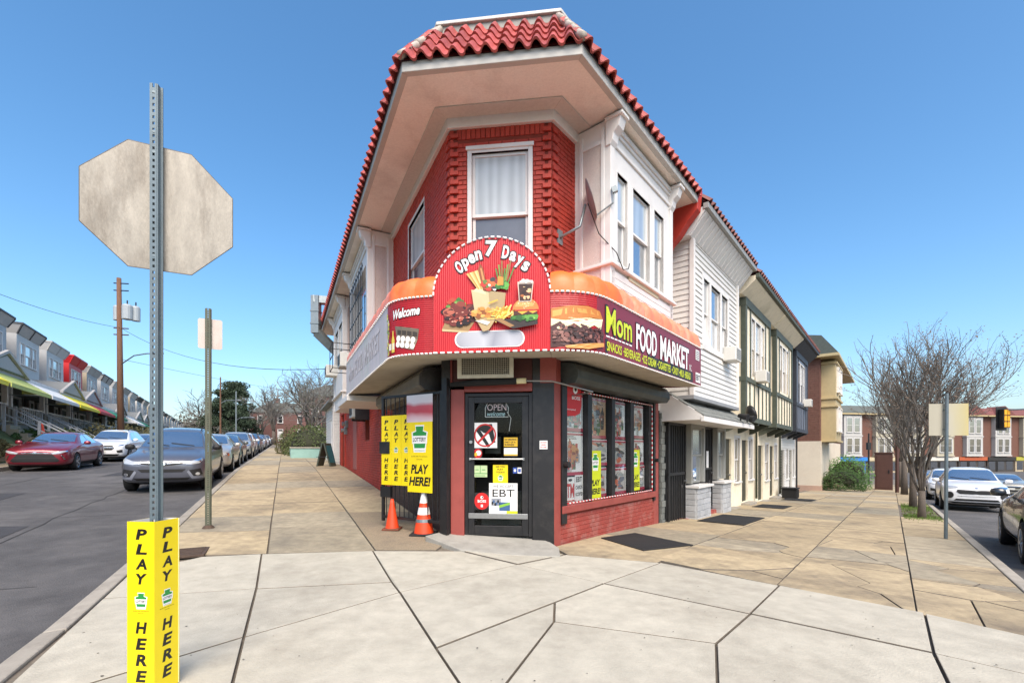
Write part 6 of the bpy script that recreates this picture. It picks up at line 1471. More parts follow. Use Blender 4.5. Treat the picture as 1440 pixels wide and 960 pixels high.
M_TANV = mat('tan_siding', hx('B8AD97', .8), .6, .08, 4); M_PORCH = mat('porch_shadow_wall', hx('4A4440'), .8, .2, 4); M_ROOFG = mat('grey_porch_roof', hx('8A8C8A', .8), .8, .12, 5, bump=.3); M_ROOFO = mat('mossy_porch_roof', hx('7E8468', .8), .85, .15, 5, bump=.3); M_STN = mat('porch_stone', hx('8E867A', .8), .9, .25, 5, bump=.6)
AWN = {'lime': ('B4BC62', 'lime green'), 'yellow': ('EAD91E', 'bright yellow'), 'white': ('D9D9D6', 'white'), 'green': ('1F7A55', 'deep green'), 'red': ('A82A2E', 'red')}
M_CSTEP = mat('step_concrete', hx('B5A88E', .8), .9, .12, 5, bump=.2)
def porch_house(i, side, front, cap, trim, awn, gable, roofm, label, detail=True, steps=False):
    s0 = i * PW - PW / 2; s1 = s0 + PW - .05; F = FH
    h = thing('porch_house', label, 'house', F(s0 + PW / 2, 0, ZF), 'porch houses on the terrace')
    mb = Mb(); mb.box(F, s0, s1, -9, -.95, 1.2, 8.5); mk('wall', mb, side, h)
    b0, b1 = s0 + .75, s1 - .75; zb0, zb1 = 5.7, 8.5
    w_ = [(b0 + .5, b0 + 1.15, 6.75, 8.05), (b0 + 1.3, b0 + 2.45, 6.75, 8.05), (b0 + 2.6, b0 + 3.2, 6.75, 8.05)]
    by = baybox(h, F, b0, b1, 0, zb0, zb1, front, w_)
    for t in (-1, 1):
        s = b0 if t < 0 else b1; mb = Mb(); mb.box(F, min(s, s + t * .02), max(s, s + t * .02), -1.3, .0, zb0, zb1); mk('bay_side', mb, side, by)
    for a, b, c, e in w_: window(h, F, a, b, c, e, .0, cas=.06, sill=detail, up=M_CURT if detail else M_SHADE, lo=M_SHADE, sash=.05)
    A = [F(b0 - .02, -1.2, zb1), F(b1 + .02, -1.2, zb1), F(b1 + .02, .03, zb1), F(b0 - .02, .03, zb1)]; B_ = [F(b0 - .2, -1.2, 9.05), F(b1 + .2, -1.2, 9.05), F(b1 + .2, .3, 9.05), F(b0 - .2, .3, 9.05)]
    mb = Mb(); mb.prism(A, B_); cp = mk('flared_cap', mb, cap, by)
    mb = Mb(); mb.box(F, b0 - .23, b1 + .23, -1.25, .34, 9.05, 9.15); mk('cap_edge', mb, trim, cp)
    if detail:
        mb = Mb(); mb.tube([A[3], B_[3]], .05, 4); mk('cap_rib', mb, trim, cp); mb = Mb(); mb.tube([A[2], B_[2]], .05, 4); mk('cap_rib', mb, trim, cp)
        mb = Mb(); m0, m1 = A[3].lerp(A[2], .5), B_[3].lerp(B_[2], .5); mb.tube([m0, m1], .05, 4); mk('cap_rib', mb, trim, cp)
    bx(by, 'skirt', trim if trim is M_REDV else M_WHV, F, b0 - .03, b1 + .03, -.9, .05, zb0 - .1, zb0 + .02)
    mb = Mb(); mb.box(F, s0, s1, -9, -.96, 8.5, 8.62); mk('roof', mb, M_DKTR, h)
    # porch
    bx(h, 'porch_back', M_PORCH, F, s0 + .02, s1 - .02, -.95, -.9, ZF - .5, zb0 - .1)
    bx(h, 'porch_base', M_STN, F, s0, s1, -.9, 1.5, 1.3, ZF); bx(h, 'porch_floor', M_CSTEP, F, s0 - .02, s1 + .02, -.9, 1.6, ZF, ZF + .06)
    d_ = bx(h, 'door', M_WHITE, F, s0 + .7, s0 + 1.6, -.9, -.84, ZF + .06, ZF + 2.1); bx(d_, 'pane', M_GLSD, F, s0 + .9, s0 + 1.4, -.84, -.83, ZF + 1.0, ZF + 1.9, bevel=0)
    window(h, F, s0 + 2.4, s0 + 4.3, ZF + .7, ZF + 2.0, -.82, cas=.1, up=M_GLSD, lo=M_GLSD)
    for s in (s0 + .15, s1 - .35):
        bx(h, 'porch_post', M_WHITE, F, s, s + .2, 1.25, 1.45, ZF + .06, 5.0); bx(h, 'post_base', M_STN, F, s - .05, s + .25, 1.2, 1.5, ZF + .06, ZF + .8)
    mb = Mb(); pf = [(-.9, 5.6), (1.95, 5.12), (1.95, 5.0), (-.9, 5.0)]; mb.prism([F(s0 - .05, p, q) for p, q in pf], [F(s1 + .0, p, q) for p, q in pf]); pr = mk('porch_roof', mb, roofm, h)
    bx(pr, 'roof_edge', M_WHITE if awn != 'lime' else M_LGT, F, s0 - .06, s1 + .02, 1.93, 2.02, 4.95, 5.15)
    if gable:
        g0, g1 = s0 + .2, s1 - .2; gm_ = (g0 + g1) / 2
        mb = Mb(); mb.prism([F(g0, 2.1, 5.1), F(g1, 2.1, 5.1), F(gm_, 2.1, 5.95)], [F(g0, -.7, 5.2), F(g1, -.7, 5.2), F(gm_, -.7, 6.0)]); gb = mk('gable_roof', mb, roofm, pr)
        mb = Mb()
        for a in (g0 - .15, g1 + .15): mb.hexa([F(a, 2.05, 5.0), F(a, 2.2, 5.0), F(gm_, 2.2, 5.95), F(gm_, 2.05, 5.95), F(a, 2.05, 5.13), F(a, 2.2, 5.13), F(gm_, 2.2, 6.08), F(gm_, 2.05, 6.08)])
        mk('bargeboard', mb, M_LGT, gb); mb = Mb(); mb.poly([F(g0 + .4, 2.115, 5.16), F(g1 - .4, 2.115, 5.16), F(gm_, 2.115, 5.82)]); mk('tympanum', mb, M_LGT, gb)
    if awn:
        m = mat('awning_' + awn, hx(AWN[awn][0]), .6, .08, 4, dirt=hx('8A8A70'), dscale=2, damt=.25)
        a0, a1 = s0 + .15, s1 - .1; nst = 12
        for k in range(nst):
            p, q = a0 + (a1 - a0) * k / nst, a0 + (a1 - a0) * (k + .97) / nst
            mb = Mb(); mb.hexa([F(p, 1.9, 5.0), F(q, 1.9, 5.0), F(q, 2.95, 4.28), F(p, 2.95, 4.28), F(p, 1.9, 5.04), F(q, 1.9, 5.04), F(q, 2.97, 4.32), F(p, 2.97, 4.32)]); mk('awning_strip', mb, m, h)
        mb = Mb()
        for s in (a0, a1): mb.poly([F(s, 1.9, 5.0), F(s, 2.95, 4.3), F(s, 1.9, 4.3)])
        mb.box(F, a0, a1, 2.93, 2.97, 4.14, 4.3); mk('awning_valance', mb, m, h)
        for s in (a0 + .05, a1 - .05): mb = Mb(); mb.tube([F(s, 1.4, 4.25), F(s, 2.94, 4.25)], .02, 5); mk('awning_bar', mb, M_ALU, h)
    if detail:
        for k in range(15):
            s = s0 + .4 + k * .3
            if steps and k < 4: continue
            bx(h, 'baluster', M_WHITE, F, s, s + .04, 1.42, 1.46, ZF + .1, ZF + .85, bevel=0)
        bx(h, 'porch_rail', M_WHITE, F, s0 + (1.5 if steps else .3), s1 - .3, 1.39, 1.49, ZF + .85, ZF + .93)
    return h
HS = [(-3, M_GREYV, M_WHV, M_LGT, M_DKTR, 'yellow', False, M_ROOFG, 'grey porch house with yellow awning at the picture edge', True, False),
 (-2, M_GREYV, M_WHV, M_LGT, M_DKTR, 'lime', True, M_ROOFO, 'porch house with lime green awning below a mossy gable', True, True),
 (-1, mat('blue_grey_siding', hx('7E8A94', .8), .6, .1, 3), M_GREYV, M_LGT, M_DKTR, 'white', False, M_ROOFG, 'blue-grey porch house with a white awning', True, True),
 (0, M_GREYV, M_WHV, M_LGT, M_DKTR, 'yellow', True, M_ROOFG, 'white bay house with dark-edged flared cap beside the white one', True, False),
 (1, M_GREYV, M_WHV, M_WHV, M_LGT, 'red', True, M_ROOFG, 'white porch house next to the bright red bay', True, False),
 (2, M_REDV, M_REDV, M_REDV, M_REDV, 'green', False, M_ROOFG, 'house with a bright red upper bay', True, False),
 (3, M_TANV, M_LGT, M_LGT, M_LGT, None, True, M_ROOFG, 'tan and grey porch house just past the red bay', True, False),
 (4, M_GREYV, M_WHV, M_LGT, M_DKTR, 'white', False, M_ROOFG, 'grey porch house with dark cap behind the utility pole', True, False),
 (5, M_GREYV, M_WHV, M_WHV, M_LGT, 'green', True, M_ROOFG, 'white porch house with green awning beyond the utility pole', False, False)]
for i in range(6, 30): HS.append((i, (M_GREYV, M_TANV, M_WHV)[i % 3], (M_WHV, M_LGT)[i % 2], (M_LGT, M_WHV, M_DKTR)[i % 3], (M_LGT, M_DKTR)[i % 2], (None, 'white', None, None)[i % 4], i % 3 == 0, M_ROOFG, ('grey', 'tan', 'white')[i % 3] + '-sided porch house ' + ('with a pale cap' if i % 3 < 2 else 'with a charcoal cap') + (' and gable' if i % 3 == 0 else '') + (' and white awning' if i % 4 == 1 else '') + ' far up the terrace', False, False))
for a in HS: porch_house(*a)
# steps with railings down from the near porches
def stair(i, so, label, n=9):
    s0 = i * PW - PW / 2 + so; st = thing('front_steps', label, 'steps', FH(s0, 1.6, 1.2)); F = FH
    for k in range(n):
        z = ZF - (k + 1) * .19; bx(st, 'step', M_CSTEP, F, s0, s0 + 1.3, 1.62 + k * .3, 1.94 + k * .3, z - .6, z, bevel=.01)
    for s in (s0 - .05, s0 + 1.35):
        for k in (0, 4, 8): mb = Mb(); z = ZF - (k + 1) * .19; mb.box(F, s - .05, s + .05, 1.7 + k * .3, 1.8 + k * .3, z - .3, z + 1.0); mk('rail_post', mb, M_GREYV, st)
        for zz in (.5, .92): mb = Mb(); mb.hexa([F(s - .03, 1.75, ZF - .19 + zz), F(s + .03, 1.75, ZF - .19 + zz), F(s + .03, 4.15, ZF - 1.71 + zz), F(s - .03, 4.15, ZF - 1.71 + zz), F(s - .03, 1.75, ZF - .12 + zz), F(s + .03, 1.75, ZF - .12 + zz), F(s + .03, 4.15, ZF - 1.64 + zz), F(s - .03, 4.15, ZF - 1.64 + zz)]); mk('handrail', mb, M_GREYV, st)
stair(-2, 3.6, 'tan concrete front steps with grey rails below the lime green awning'); stair(-1, 3.4, 'front steps with pale rails below the white awning'); stair(1, .4, 'front steps at the far side of the yellow awning')
# tan retaining wall by the red car
rw = thing('retaining_wall', 'low tan retaining wall beside the red sedan', 'wall', FL(14, 12.9, .7))
for k in range(9):
    a = 6 + k * 2.0; z = gp(FL(a + 1, 12.9, 0)); bx(rw, 'block', mat('tan_wall', hx('B59A72', .8), .9, .15, 4, bump=.3), FL, a, a + 1.97, 12.92, 13.2, z - .2, z + .75 + .02 * (k % 2), bevel=.02)
# ================================================================== vehicles
M_TYRE = mat('tyre_rubber', hx('191919'), .85, .2, 12); M_RIM = mat('alloy_rim', hx('A8AAAD'), .3, .08, 8, metal=.8); M_CHR = mat('chrome', hx('D9DADC'), .15, .03, 5, metal=1.)
M_PLAS = mat('black_plastic_trim', hx('1A1A1B'), .6, .15, 8); M_CGLS = glass('car_glass', (.05, .06, .065), .5, .05); M_CSID = glass('car_side_glass', (.012, .014, .016), .1, .05); M_HEAD = glass('headlamp', hx('B9BCBC', .8), .15, .05); M_AMBER = mat('amber_lamp', hx('C8641E'), .3, .05, 5, coat=.5); M_PLATE = flat(hx('D4D2C8'), 'plate'); M_TAIL = mat('tail_lamp', hx('7A1416'), .25, .05, 5, coat=.6)
def paint(name, h, metal=.35): return mat('car_' + name, hx(h), .32, .03, 4, metal=metal, coat=.9, spec=.5)
def hull(st, wheels, wr, kind):
    """lofted, subdivided shell with the wheel arches cut out"""
    mb = Mb(); rows = []
    for (x, w_, zb, zs_, wt, zt) in st:
        h = zs_ - zb
        half = [(0, zb), (.55 * w_, zb), (.88 * w_, zb + .02), (.975 * w_, zb + .12), (1.0 * w_, zb + h * .38), (.995 * w_, zb + h * .66), (.98 * w_, zs_ - .07), (.945 * w_, zs_), (wt + (w_ * .93 - wt) * .35, zs_ + (zt - zs_) * .55), (wt, zt - .035), (wt * .8, zt - .006), (wt * .4, zt + .008), (0, zt + .012)]
        row = [(x, y, z) for y, z in half] + [(x, -y, z) for y, z in half[-2:0:-1]]
        rows.append(row)
    n = len(rows[0]); mb.v = [p for r_ in rows for p in r_]
    for i in range(len(rows) - 1):
        for j in range(n): mb.f.append((i * n + j, i * n + (j + 1) % n, (i + 1) * n + (j + 1) % n, (i + 1) * n + j)); mb.m.append(0)
    mb.f.append(tuple(range(n - 1, -1, -1))); mb.f.append(tuple((len(rows) - 1) * n + j for j in range(n))); mb.m += [0, 0]
    o = mk('hull_tmp', mb, M_PLAS); m = o.modifiers.new('s', 'SUBSURF'); m.levels = 2; m.render_levels = 2
    cut = Mb(); 
    for wx in wheels:
        for s in (-1, 1): cut.lathe([(0, -.3), (wr + .055, -.3), (wr + .075, .3), (0, .3)], 28, Matrix.Translation((wx, s * (st[6][1] + .1), wr)) @ Matrix.Rotation(R(-90 * s), 4, 'X'))
    c = mk('cut_tmp', cut, M_PLAS)
    bmc = bmesh.new(); bmc.from_mesh(c.data); bmesh.ops.remove_doubles(bmc, verts=bmc.verts, dist=1e-4); bmesh.ops.recalc_face_normals(bmc, faces=bmc.faces); bmc.to_mesh(c.data); bmc.free()
    bmc = bmesh.new(); bmc.from_mesh(o.data); bmesh.ops.recalc_face_normals(bmc, faces=bmc.faces); bmc.to_mesh(o.data); bmc.free()
    b = o.modifiers.new('b', 'BOOLEAN'); b.object = c; b.operation = 'DIFFERENCE'; b.solver = 'EXACT'
    dg = bpy.context.evaluated_depsgraph_get(); dg.update(); me = bpy.data.meshes.new_from_object(o.evaluated_get(dg))
    bpy.data.objects.remove(o); bpy.data.objects.remove(c)
    me.polygons.foreach_set('use_smooth', [True] * len(me.polygons))
    try: me.set_sharp_from_angle(angle=R(40))
    except Exception: pass
    return me
def patch(bv, pts, axis, sgn, off=.006, cuts=4):
    """polygon in the plane across axis, laid onto the shell from outside"""
    bm = bmesh.new(); bm.faces.new([bm.verts.new((p[0], p[1], 0)) for p in pts]); bmesh.ops.triangulate(bm, faces=bm.faces[:])
    for _ in range(2 if cuts > 2 else 1): bmesh.ops.subdivide_edges(bm, edges=bm.edges[:], cuts=1 if cuts < 6 else 2, use_grid_fill=True); bmesh.ops.triangulate(bm, faces=bm.faces[:])
    bm.verts.index_update(); mb = Mb(); okv = True
    for v in bm.verts:
        if axis == 'x': o, d = V((sgn * 5, v.co.x, v.co.y)), V((-sgn, 0, 0))
        else: o, d = V((v.co.x, sgn * 3, v.co.y)), V((0, -sgn, 0))
        h, nr, _, _ = bv.ray_cast(o, d)
        if h is None:
            q = bv.find_nearest(o + d * (3 if axis == 'x' else 2.1)); h, nr = q[0], q[1]
        if nr.dot(d) > 0: nr = -nr
        mb.v.append(tuple(h + nr * off))
    mb.f = [tuple(v.index for v in f.verts) for f in bm.faces]; mb.m = [0] * len(mb.f); bm.free(); return mb
SUV = [(2.28, .42, .40, .66, .30, .76), (2.24, .68, .34, .74, .50, .84), (2.13, .845, .27, .83, .62, .92), (1.92, .905, .24, .90, .68, .99), (1.5, .922, .23, .97, .72, 1.06), (1.12, .925, .23, 1.01, .74, 1.11), (.98, .925, .23, 1.02, .735, 1.15), (.55, .925, .23, 1.04, .665, 1.44), (.22, .925, .23, 1.05, .61, 1.61), (-.2, .925, .23, 1.06, .595, 1.665), (-.9, .925, .23, 1.08, .59, 1.675), (-1.55, .92, .24, 1.10, .575, 1.64), (-1.86, .91, .26, 1.11, .57, 1.55), (-2.12, .885, .3, 1.08, .61, 1.22), (-2.22, .83, .34, .98, .6, 1.06), (-2.285, .6, .42, .82, .45, .9)]
SED = [(2.42, .42, .34, .58, .3, .66), (2.38, .68, .27, .66, .5, .74), (2.26, .84, .22, .74, .62, .80), (2.02, .9, .2, .80, .67, .86), (1.6, .912, .19, .86, .7, .94), (1.12, .915, .19, .9, .72, .99), (.98, .915, .19, .905, .715, 1.02), (.5, .915, .19, .92, .64, 1.28), (.12, .915, .19, .93, .575, 1.41), (-.3, .915, .19, .94, .555, 1.455), (-.85, .915, .19, .96, .55, 1.44), (-1.3, .912, .2, .98, .57, 1.33), (-1.75, .905, .22, 1.0, .66, 1.12), (-2.0, .89, .24, 1.0, .67, 1.08), (-2.3, .84, .3, .94, .6, 1.02), (-2.41, .62, .4, .8, .45, .88)]
SED = [(x, w_, b, z + (.05 if x > .4 else 0), t, q + (.06 if x > .9 else .03)) for x, w_, b, z, t, q in SED]
def wheel_parts(root, x, y, wr, s):
    M = Matrix.Translation((x, y, wr)) @ Matrix.Rotation(R(-90 * s), 4, 'X'); w_ = .11
    mb = Mb(); mb.lathe([(wr * .66, -w_), (wr * .92, -w_), (wr, -w_ * .7), (wr, w_ * .7), (wr * .93, w_), (wr * .7, w_ * 1.02), (wr * .66, w_ * .9)], 28, M); t = mk('wheel', mb, M_TYRE, root, smooth=True)
    mb = Mb(); mb.lathe([(wr * .68, w_ * .9), (wr * .66, w_ * .97), (wr * .62, w_ * .9), (wr * .58, w_ * .2), (0, w_ * .1)], 28, M); mk('rim', mb, M_DARK, t, smooth=True)
    mb = Mb(); mb.lathe([(wr * .69, w_ * .95), (wr * .66, w_ * 1.03), (wr * .62, w_ * .95)], 28, M)
    for k in range(5):
        a = 2 * math.pi * k / 5
        for da in (-.16, .16):
            p = M @ V((wr * .12 * math.cos(a), wr * .12 * math.sin(a), w_ * .85)); q = M @ V((wr * .64 * math.cos(a + da), wr * .64 * math.sin(a + da), w_ * .9)); mb.tube([p, q], [.028, .02], 4)
    mb.lathe([(wr * .2, w_ * .75), (wr * .18, w_ * .98), (0, w_ * 1.0)], 14, M); mk('spokes', mb, M_RIM, t)
def sym(pts): return [[(y, z) for y, z in pts], [(-y, z) for y, z in pts]]
HULLS = {}
def make_car(style, label, group, body, lowm=None):
    """style: dict with shell, wheelbase and the face of the car"""
    st, wr, wx, kind = style['st'], style['wr'], style['wx'], style['kind']
    if style['name'] not in HULLS:
        me = hull(st, wx, wr, kind); bm = bmesh.new(); bm.from_mesh(me); bv = BVHTree.FromBMesh(bm); bm.free(); HULLS[style['name']] = (me, bv)
    me, bv = HULLS[style['name']]
    root = thing('parked_car', label, 'car', (0, 0, 0), group, world=False)
    me2 = me.copy(); me2.materials.clear(); me2.materials.append(body); b = bpy.data.objects.new('body', me2); COL.objects.link(b); b.parent = root
    def add(name, mb, m, par=root, smooth=True): return mk(name, mb, m, par, smooth=smooth)
    # dark under-tray
    w0 = st[8][1]; mb = Mb(); mb.box(ID, wx[1] - .1, wx[0] + .1, -w0 * .82, w0 * .82, st[8][2] - .06, st[8][2] + .3); mk('underbody', mb, M_PLAS, root)
    for x in wx:
        for s in (-1, 1): wheel_parts(root, x, s * (w0 - .1), wr, s)
    G = style['glass']
    wsn = add('windscreen', patch(bv, G['ws'], 'x', 1, .004, 6), M_CGLS); add('rear_window', patch(bv, G['rw'], 'x', -1, .004, 6), M_CSID)
    for p in G['side']:
        for s in (-1, 1): add('side_window', patch(bv, p, 'y', s, .004, 6), M_CSID)
    for s in (-1, 1):
        for x0 in G['seams']:
            zlo, zhi = st[8][2] + .12, st[8][3] - .0; add('door_seam', patch(bv, [(x0, zlo), (x0 + .012, zlo), (x0 + .012, zhi), (x0, zhi)], 'y', s, .002, 4), M_PLAS)
        for x0 in G['handles']: add('door_handle', patch(bv, [(x0, st[8][3] - .17), (x0 + .2, st[8][3] - .165), (x0 + .2, st[8][3] - .135), (x0, st[8][3] - .14)], 'y', s, .02, 1), body)
        lw = [(wx[1] + wr + .09, st[8][2] + .0), (wx[0] - wr - .09, st[8][2] + .0), (wx[0] - wr - .12, st[8][2] + .13), (wx[1] + wr + .12, st[8][2] + .13)]; add('sill_trim', patch(bv, lw, 'y', s, .008, 4), M_PLAS)
        # mirror
        mx_, mz = G['mirror']; M = Matrix.Translation((mx_, s * (w0 + .09), mz)); mb = Mb()
        mb.lathe([(0, -.09), (.06, -.085), (.085, -.05), (.09, 0), (.08, .06), (.04, .085), (0, .09)], 12, M @ Matrix.Scale(.8, 4, (1, 0, 0)) @ Matrix.Scale(1.25, 4, (0, 1, 0)) @ Matrix.Scale(.85, 4, (0, 0, 1))); mr_ = add('mirror', mb, style.get('mirror_mat') or body)
        mb = Mb(); mb.tube([(mx_ - .02, s * (w0 - .06), mz - .05), (mx_, s * (w0 + .04), mz - .03)], .022, 6); mk('mirror_arm', mb, M_PLAS, mr_)
    for nm, poly, m, off in style['face']:
        polys = sym(poly) if nm.startswith('~') else [poly]
        for p in polys: add(nm.strip('~'), patch(bv, p, 'x', 1, off, 6), body if m == 'body' else m)
    for nm, poly, m, off in style.get('tail', []):
        polys = sym(poly) if nm.startswith('~') else [poly]
        for p in polys: add(nm.strip('~'), patch(bv, p, 'x', -1, off, 6), m)
    # wipers lying on the glass
    for y0, y1 in ((.5, -.05), (-.08, -.6)):
        pts = []
        for t in (0, .5, 1):
            y = y0 + (y1 - y0) * t; z = G['wz'] + .02 + .07 * t; h = bv.ray_cast(V((5, y, z)), V((-1, 0, 0)))[0]; pts.append(h + V((.015, 0, .012)))
        mb = Mb(); mb.tube(pts, .009, 5); mk('wiper', mb, M_PLAS, root)
    if G.get('rails'):
        for s in (-1, 1): mb = Mb(); mb.tube([(.15, s * .56, 1.63), (0, s * .57, 1.70), (-1.4, s * .55, 1.70), (-1.55, s * .55, 1.63)], .018, 6); mk('roof_rail', mb, M_PLAS, root)
    return root
GS = dict(ws=[(-.70, 1.16), (-.3, 1.145), (.3, 1.145), (.70, 1.16), (.60, 1.50), (.5, 1.565), (-.5, 1.565), (-.60, 1.50)], rw=[(-.56, 1.22), (.56, 1.22), (.47, 1.52), (-.47, 1.52)], side=[[(.72, 1.12), (.16, 1.50), (-.3, 1.555), (-.3, 1.11)], [(-.38, 1.12), (-.38, 1.555), (-1.05, 1.55), (-1.2, 1.14)], [(-1.27, 1.15), (-1.13, 1.54), (-1.5, 1.49), (-1.75, 1.2)]], seams=(.78, -.34, -1.25), handles=(-.22, -1.12), mirror=(.70, 1.14), wz=1.16, rails=True)
GD = dict(ws=[(-.68, 1.09), (-.3, 1.075), (.3, 1.075), (.68, 1.09), (.575, 1.35), (.47, 1.40), (-.47, 1.40), (-.575, 1.35)], rw=[(-.55, 1.1), (.55, 1.1), (.46, 1.33), (-.46, 1.33)], side=[[(.6, 1.03), (.08, 1.33), (-.3, 1.385), (-.3, 1.01)], [(-.38, 1.02), (-.38, 1.385), (-.85, 1.37), (-1.22, 1.15), (-1.2, 1.04)]], seams=(.72, -.34, -1.15), handles=(-.24, -1.06), mirror=(.66, 1.06), wz=1.09)
F_RAV = [('~headlamp', [(.42, .815), (.60, .83), (.80, .90), (.84, .86), (.78, .77), (.60, .745), (.44, .765)], M_HEAD, .01), ('upper_grille', [(-.44, .83), (0, .80), (.44, .83), (.43, .765), (.2, .73), (0, .72), (-.2, .73), (-.43, .765)], M_PLAS, .008), ('~chrome_bar', [(.1, .785), (.44, .815), (.44, .80), (.1, .765)], M_CHR, .016), ('lower_grille', [(-.5, .63), (.5, .63), (.42, .555), (-.42, .555)], M_PLAS, .01), ('bumper_lip', [(-.6, .41), (.6, .41), (.52, .35), (-.52, .35)], M_PLAS, .01), ('~fog_pocket', [(.56, .6), (.8, .64), (.84, .48), (.66, .44)], M_PLAS, .009), ('~fog_lamp', ell(.74, .5, .045, .04, 10), M_HEAD, .016), ('~bumper_trim', [(.52, .56), (.56, .6), (.66, .44), (.84, .44), (.84, .38), (.62, .37)], mat('grey_bumper', hx('7C808A'), .4, .08, 5), .014), ('emblem', [(.075 * math.cos(R(a)), .765 + .05 * math.sin(R(a))) for a in range(0, 360, 30)], M_CHR, .02)]
F_CAM = [('~headlamp', [(.42, .64), (.62, .70), (.83, .735), (.82, .69), (.68, .625), (.48, .6)], M_HEAD, .01), ('upper_grille', [(-.46, .635), (-.1, .655), (.1, .655), (.46, .635), (.1, .605), (-.1, .605)], M_CHR, .012), ('main_grille', [(-.46, .60), (0, .585), (.46, .60), (.66, .36), (.58, .31), (-.58, .31), (-.66, .36)], M_PLAS, .01), ('~fog_slit', [(.68, .56), (.72, .56), (.8, .4), (.76, .4)], M_CHR, .012), ('grille_bar', [(-.6, .46), (.6, .46), (.6, .445), (-.6, .445)], mat('gun_metal', hx('3A3A3C'), .4, .1, 5), .016), ('emblem', [(.07 * math.cos(R(a)), .635 + .045 * math.sin(R(a))) for a in range(0, 360, 30)], M_CHR, .02)]
F_SPO = [('~headlamp', [(.46, .90), (.62, .93), (.80, .93), (.83, .88), (.7, .84), (.52, .85)], M_HEAD, .012), ('main_grille', [(-.5, .80), (-.14, .79), (0, .775), (.14, .79), (.5, .80), (.53, .72), (.44, .65), (.1, .645), (0, .655), (-.1, .645), (-.44, .65), (-.53, .72)], M_PLAS, .012), ('~fog_pocket', ell(.70, .6, .1, .12, 14), M_PLAS, .01), ('chrome_strip', [(-.5, .575), (.5, .575), (.5, .56), (-.5, .56)], M_CHR, .014), ('lower_grille', [(-.54, .47), (.54, .47), (.6, .40), (-.6, .40)], M_PLAS, .012), ('bumper_lip', [(-.78, .36), (.78, .36), (.6, .3), (-.6, .3)], M_PLAS, .01), ('emblem', ell(0, .86, .05, .022, 12), M_CHR, .012)]
F_EQX = [('~headlamp', [(.44, .84), (.64, .86), (.82, .90), (.8, .85), (.6, .79), (.46, .79)], M_HEAD, .012), ('main_grille', [(-.44, .85), (.44, .85), (.5, .72), (.4, .62), (-.4, .62), (-.5, .72)], M_PLAS, .01), ('chrome_bar', [(-.46, .755), (.46, .755), (.46, .735), (-.46, .735)], M_CHR, .016), ('~fog_pocket', [(.58, .6), (.8, .64), (.8, .5), (.62, .48)], M_PLAS, .01), ('bumper_lip', [(-.7, .42), (.7, .42), (.6, .33), (-.6, .33)], M_PLAS, .01), ('plate', rect(-.16, .48, .16, .6), M_PLATE, .02)]
F_SED = [('~headlamp', [(.46, .66), (.64, .69), (.82, .72), (.82, .65), (.66, .6), (.48, .59)], M_HEAD, .012), ('~indicator', [(.80, .66), (.84, .68), (.84, .62), (.8, .61)], M_AMBER, .014), ('main_grille', [(-.4, .66), (.4, .66), (.36, .56), (-.36, .56)], M_PLAS, .01), ('chrome_bar', [(-.42, .675), (.42, .675), (.42, .66), (-.42, .66)], M_CHR, .015), ('lower_grille', [(-.5, .46), (.5, .46), (.45, .36), (-.45, .36)], M_PLAS, .01), ('plate', rect(-.16, .47, .16, .58), M_PLATE, .02)]
F_CAM = [(n, [(y, z + .045) for y, z in p], m, o) for n, p, m, o in F_CAM]; F_SED = [(n, [(y, z + .045) for y, z in p], m, o) for n, p, m, o in F_SED]
T_SUV = [('~tail_lamp', [(.62, .86), (.84, .9), (.84, 1.06), (.66, 1.02)], M_TAIL, .01), ('plate', rect(-.16, .8, .16, .92), M_PLATE, .012)]
T_SED = [('~tail_lamp', [(.5, .76), (.8, .78), (.8, .9), (.54, .88)], M_TAIL, .01), ('plate', rect(-.16, .7, .16, .82), M_PLATE, .012)]
def style(name, st, wr, wx, g_, face, tail, **k): return dict(name=name, st=st, wr=wr, wx=wx, kind=name, glass=g_, face=face, tail=tail, **k)
S_RAV = style('suv', SUV, .355, (1.36, -1.3), GS, F_RAV, T_SUV, mirror_mat=M_PLAS); S_SPO = dict(S_RAV, face=F_SPO, mirror_mat=None); S_EQX = dict(S_RAV, face=F_EQX, mirror_mat=None)
S_CAM = style('sedan', SED, .33, (1.46, -1.32), GD, F_CAM, T_SED); S_SED = dict(S_CAM, face=F_SED)
def place(car, F, s, d, toward=True, yaw=0., dz=-.15):
    """stand the car on the road, tilted with the slope"""
    p = F(s, d, 0); x, y = p.x, p.y; z = g(x, y) + dz
    h = V((F.u.x, F.u.y, 0)) * (-1 if toward else 1); h.rotate(Matrix.Rotation(yaw, 3, 'Z'))
    e = 1.2; n = V((-(g(x + e, y) - g(x - e, y)) / (2 * e), -(g(x, y + e) - g(x, y - e)) / (2 * e), 1)).normalized()
    h = (h - n * h.dot(n)).normalized(); l = n.cross(h)
    car.matrix_world = Matrix(((h.x, l.x, n.x, x), (h.y, l.y, n.y, y), (h.z, l.z, n.z, z), (0, 0, 0, 1))); return car
GL = 'cars parked along the left street'; GR_ = 'cars on the right street'
P_GREY = paint('dark_grey', '5B5E68'); P_RED = paint('dark_red', '7E1B2C'); P_WHT = paint('white', 'DADBDC', 0); P_SIL = paint('silver', 'A4A29C'); P_GRN = paint('grey_green', '585B55'); P_BLK = paint('black', '1E2022', .2); P_CHA = paint('charcoal', '34383C'); P_BEI = paint('beige', '9E9A8C')
place(make_car(S_RAV, 'dark grey SUV parked at the near kerb behind the green sign post', GL, P_GREY), FL, 11.35, 5.12)
place(make_car(S_CAM, 'dark red sedan parked at the far kerb by the tan wall', GL, P_RED), FL, 19.7, 10.55, yaw=R(2))
place(make_car(S_EQX, 'white SUV parked directly behind the red sedan', GL, P_WHT), FL, 26.6, 10.55)
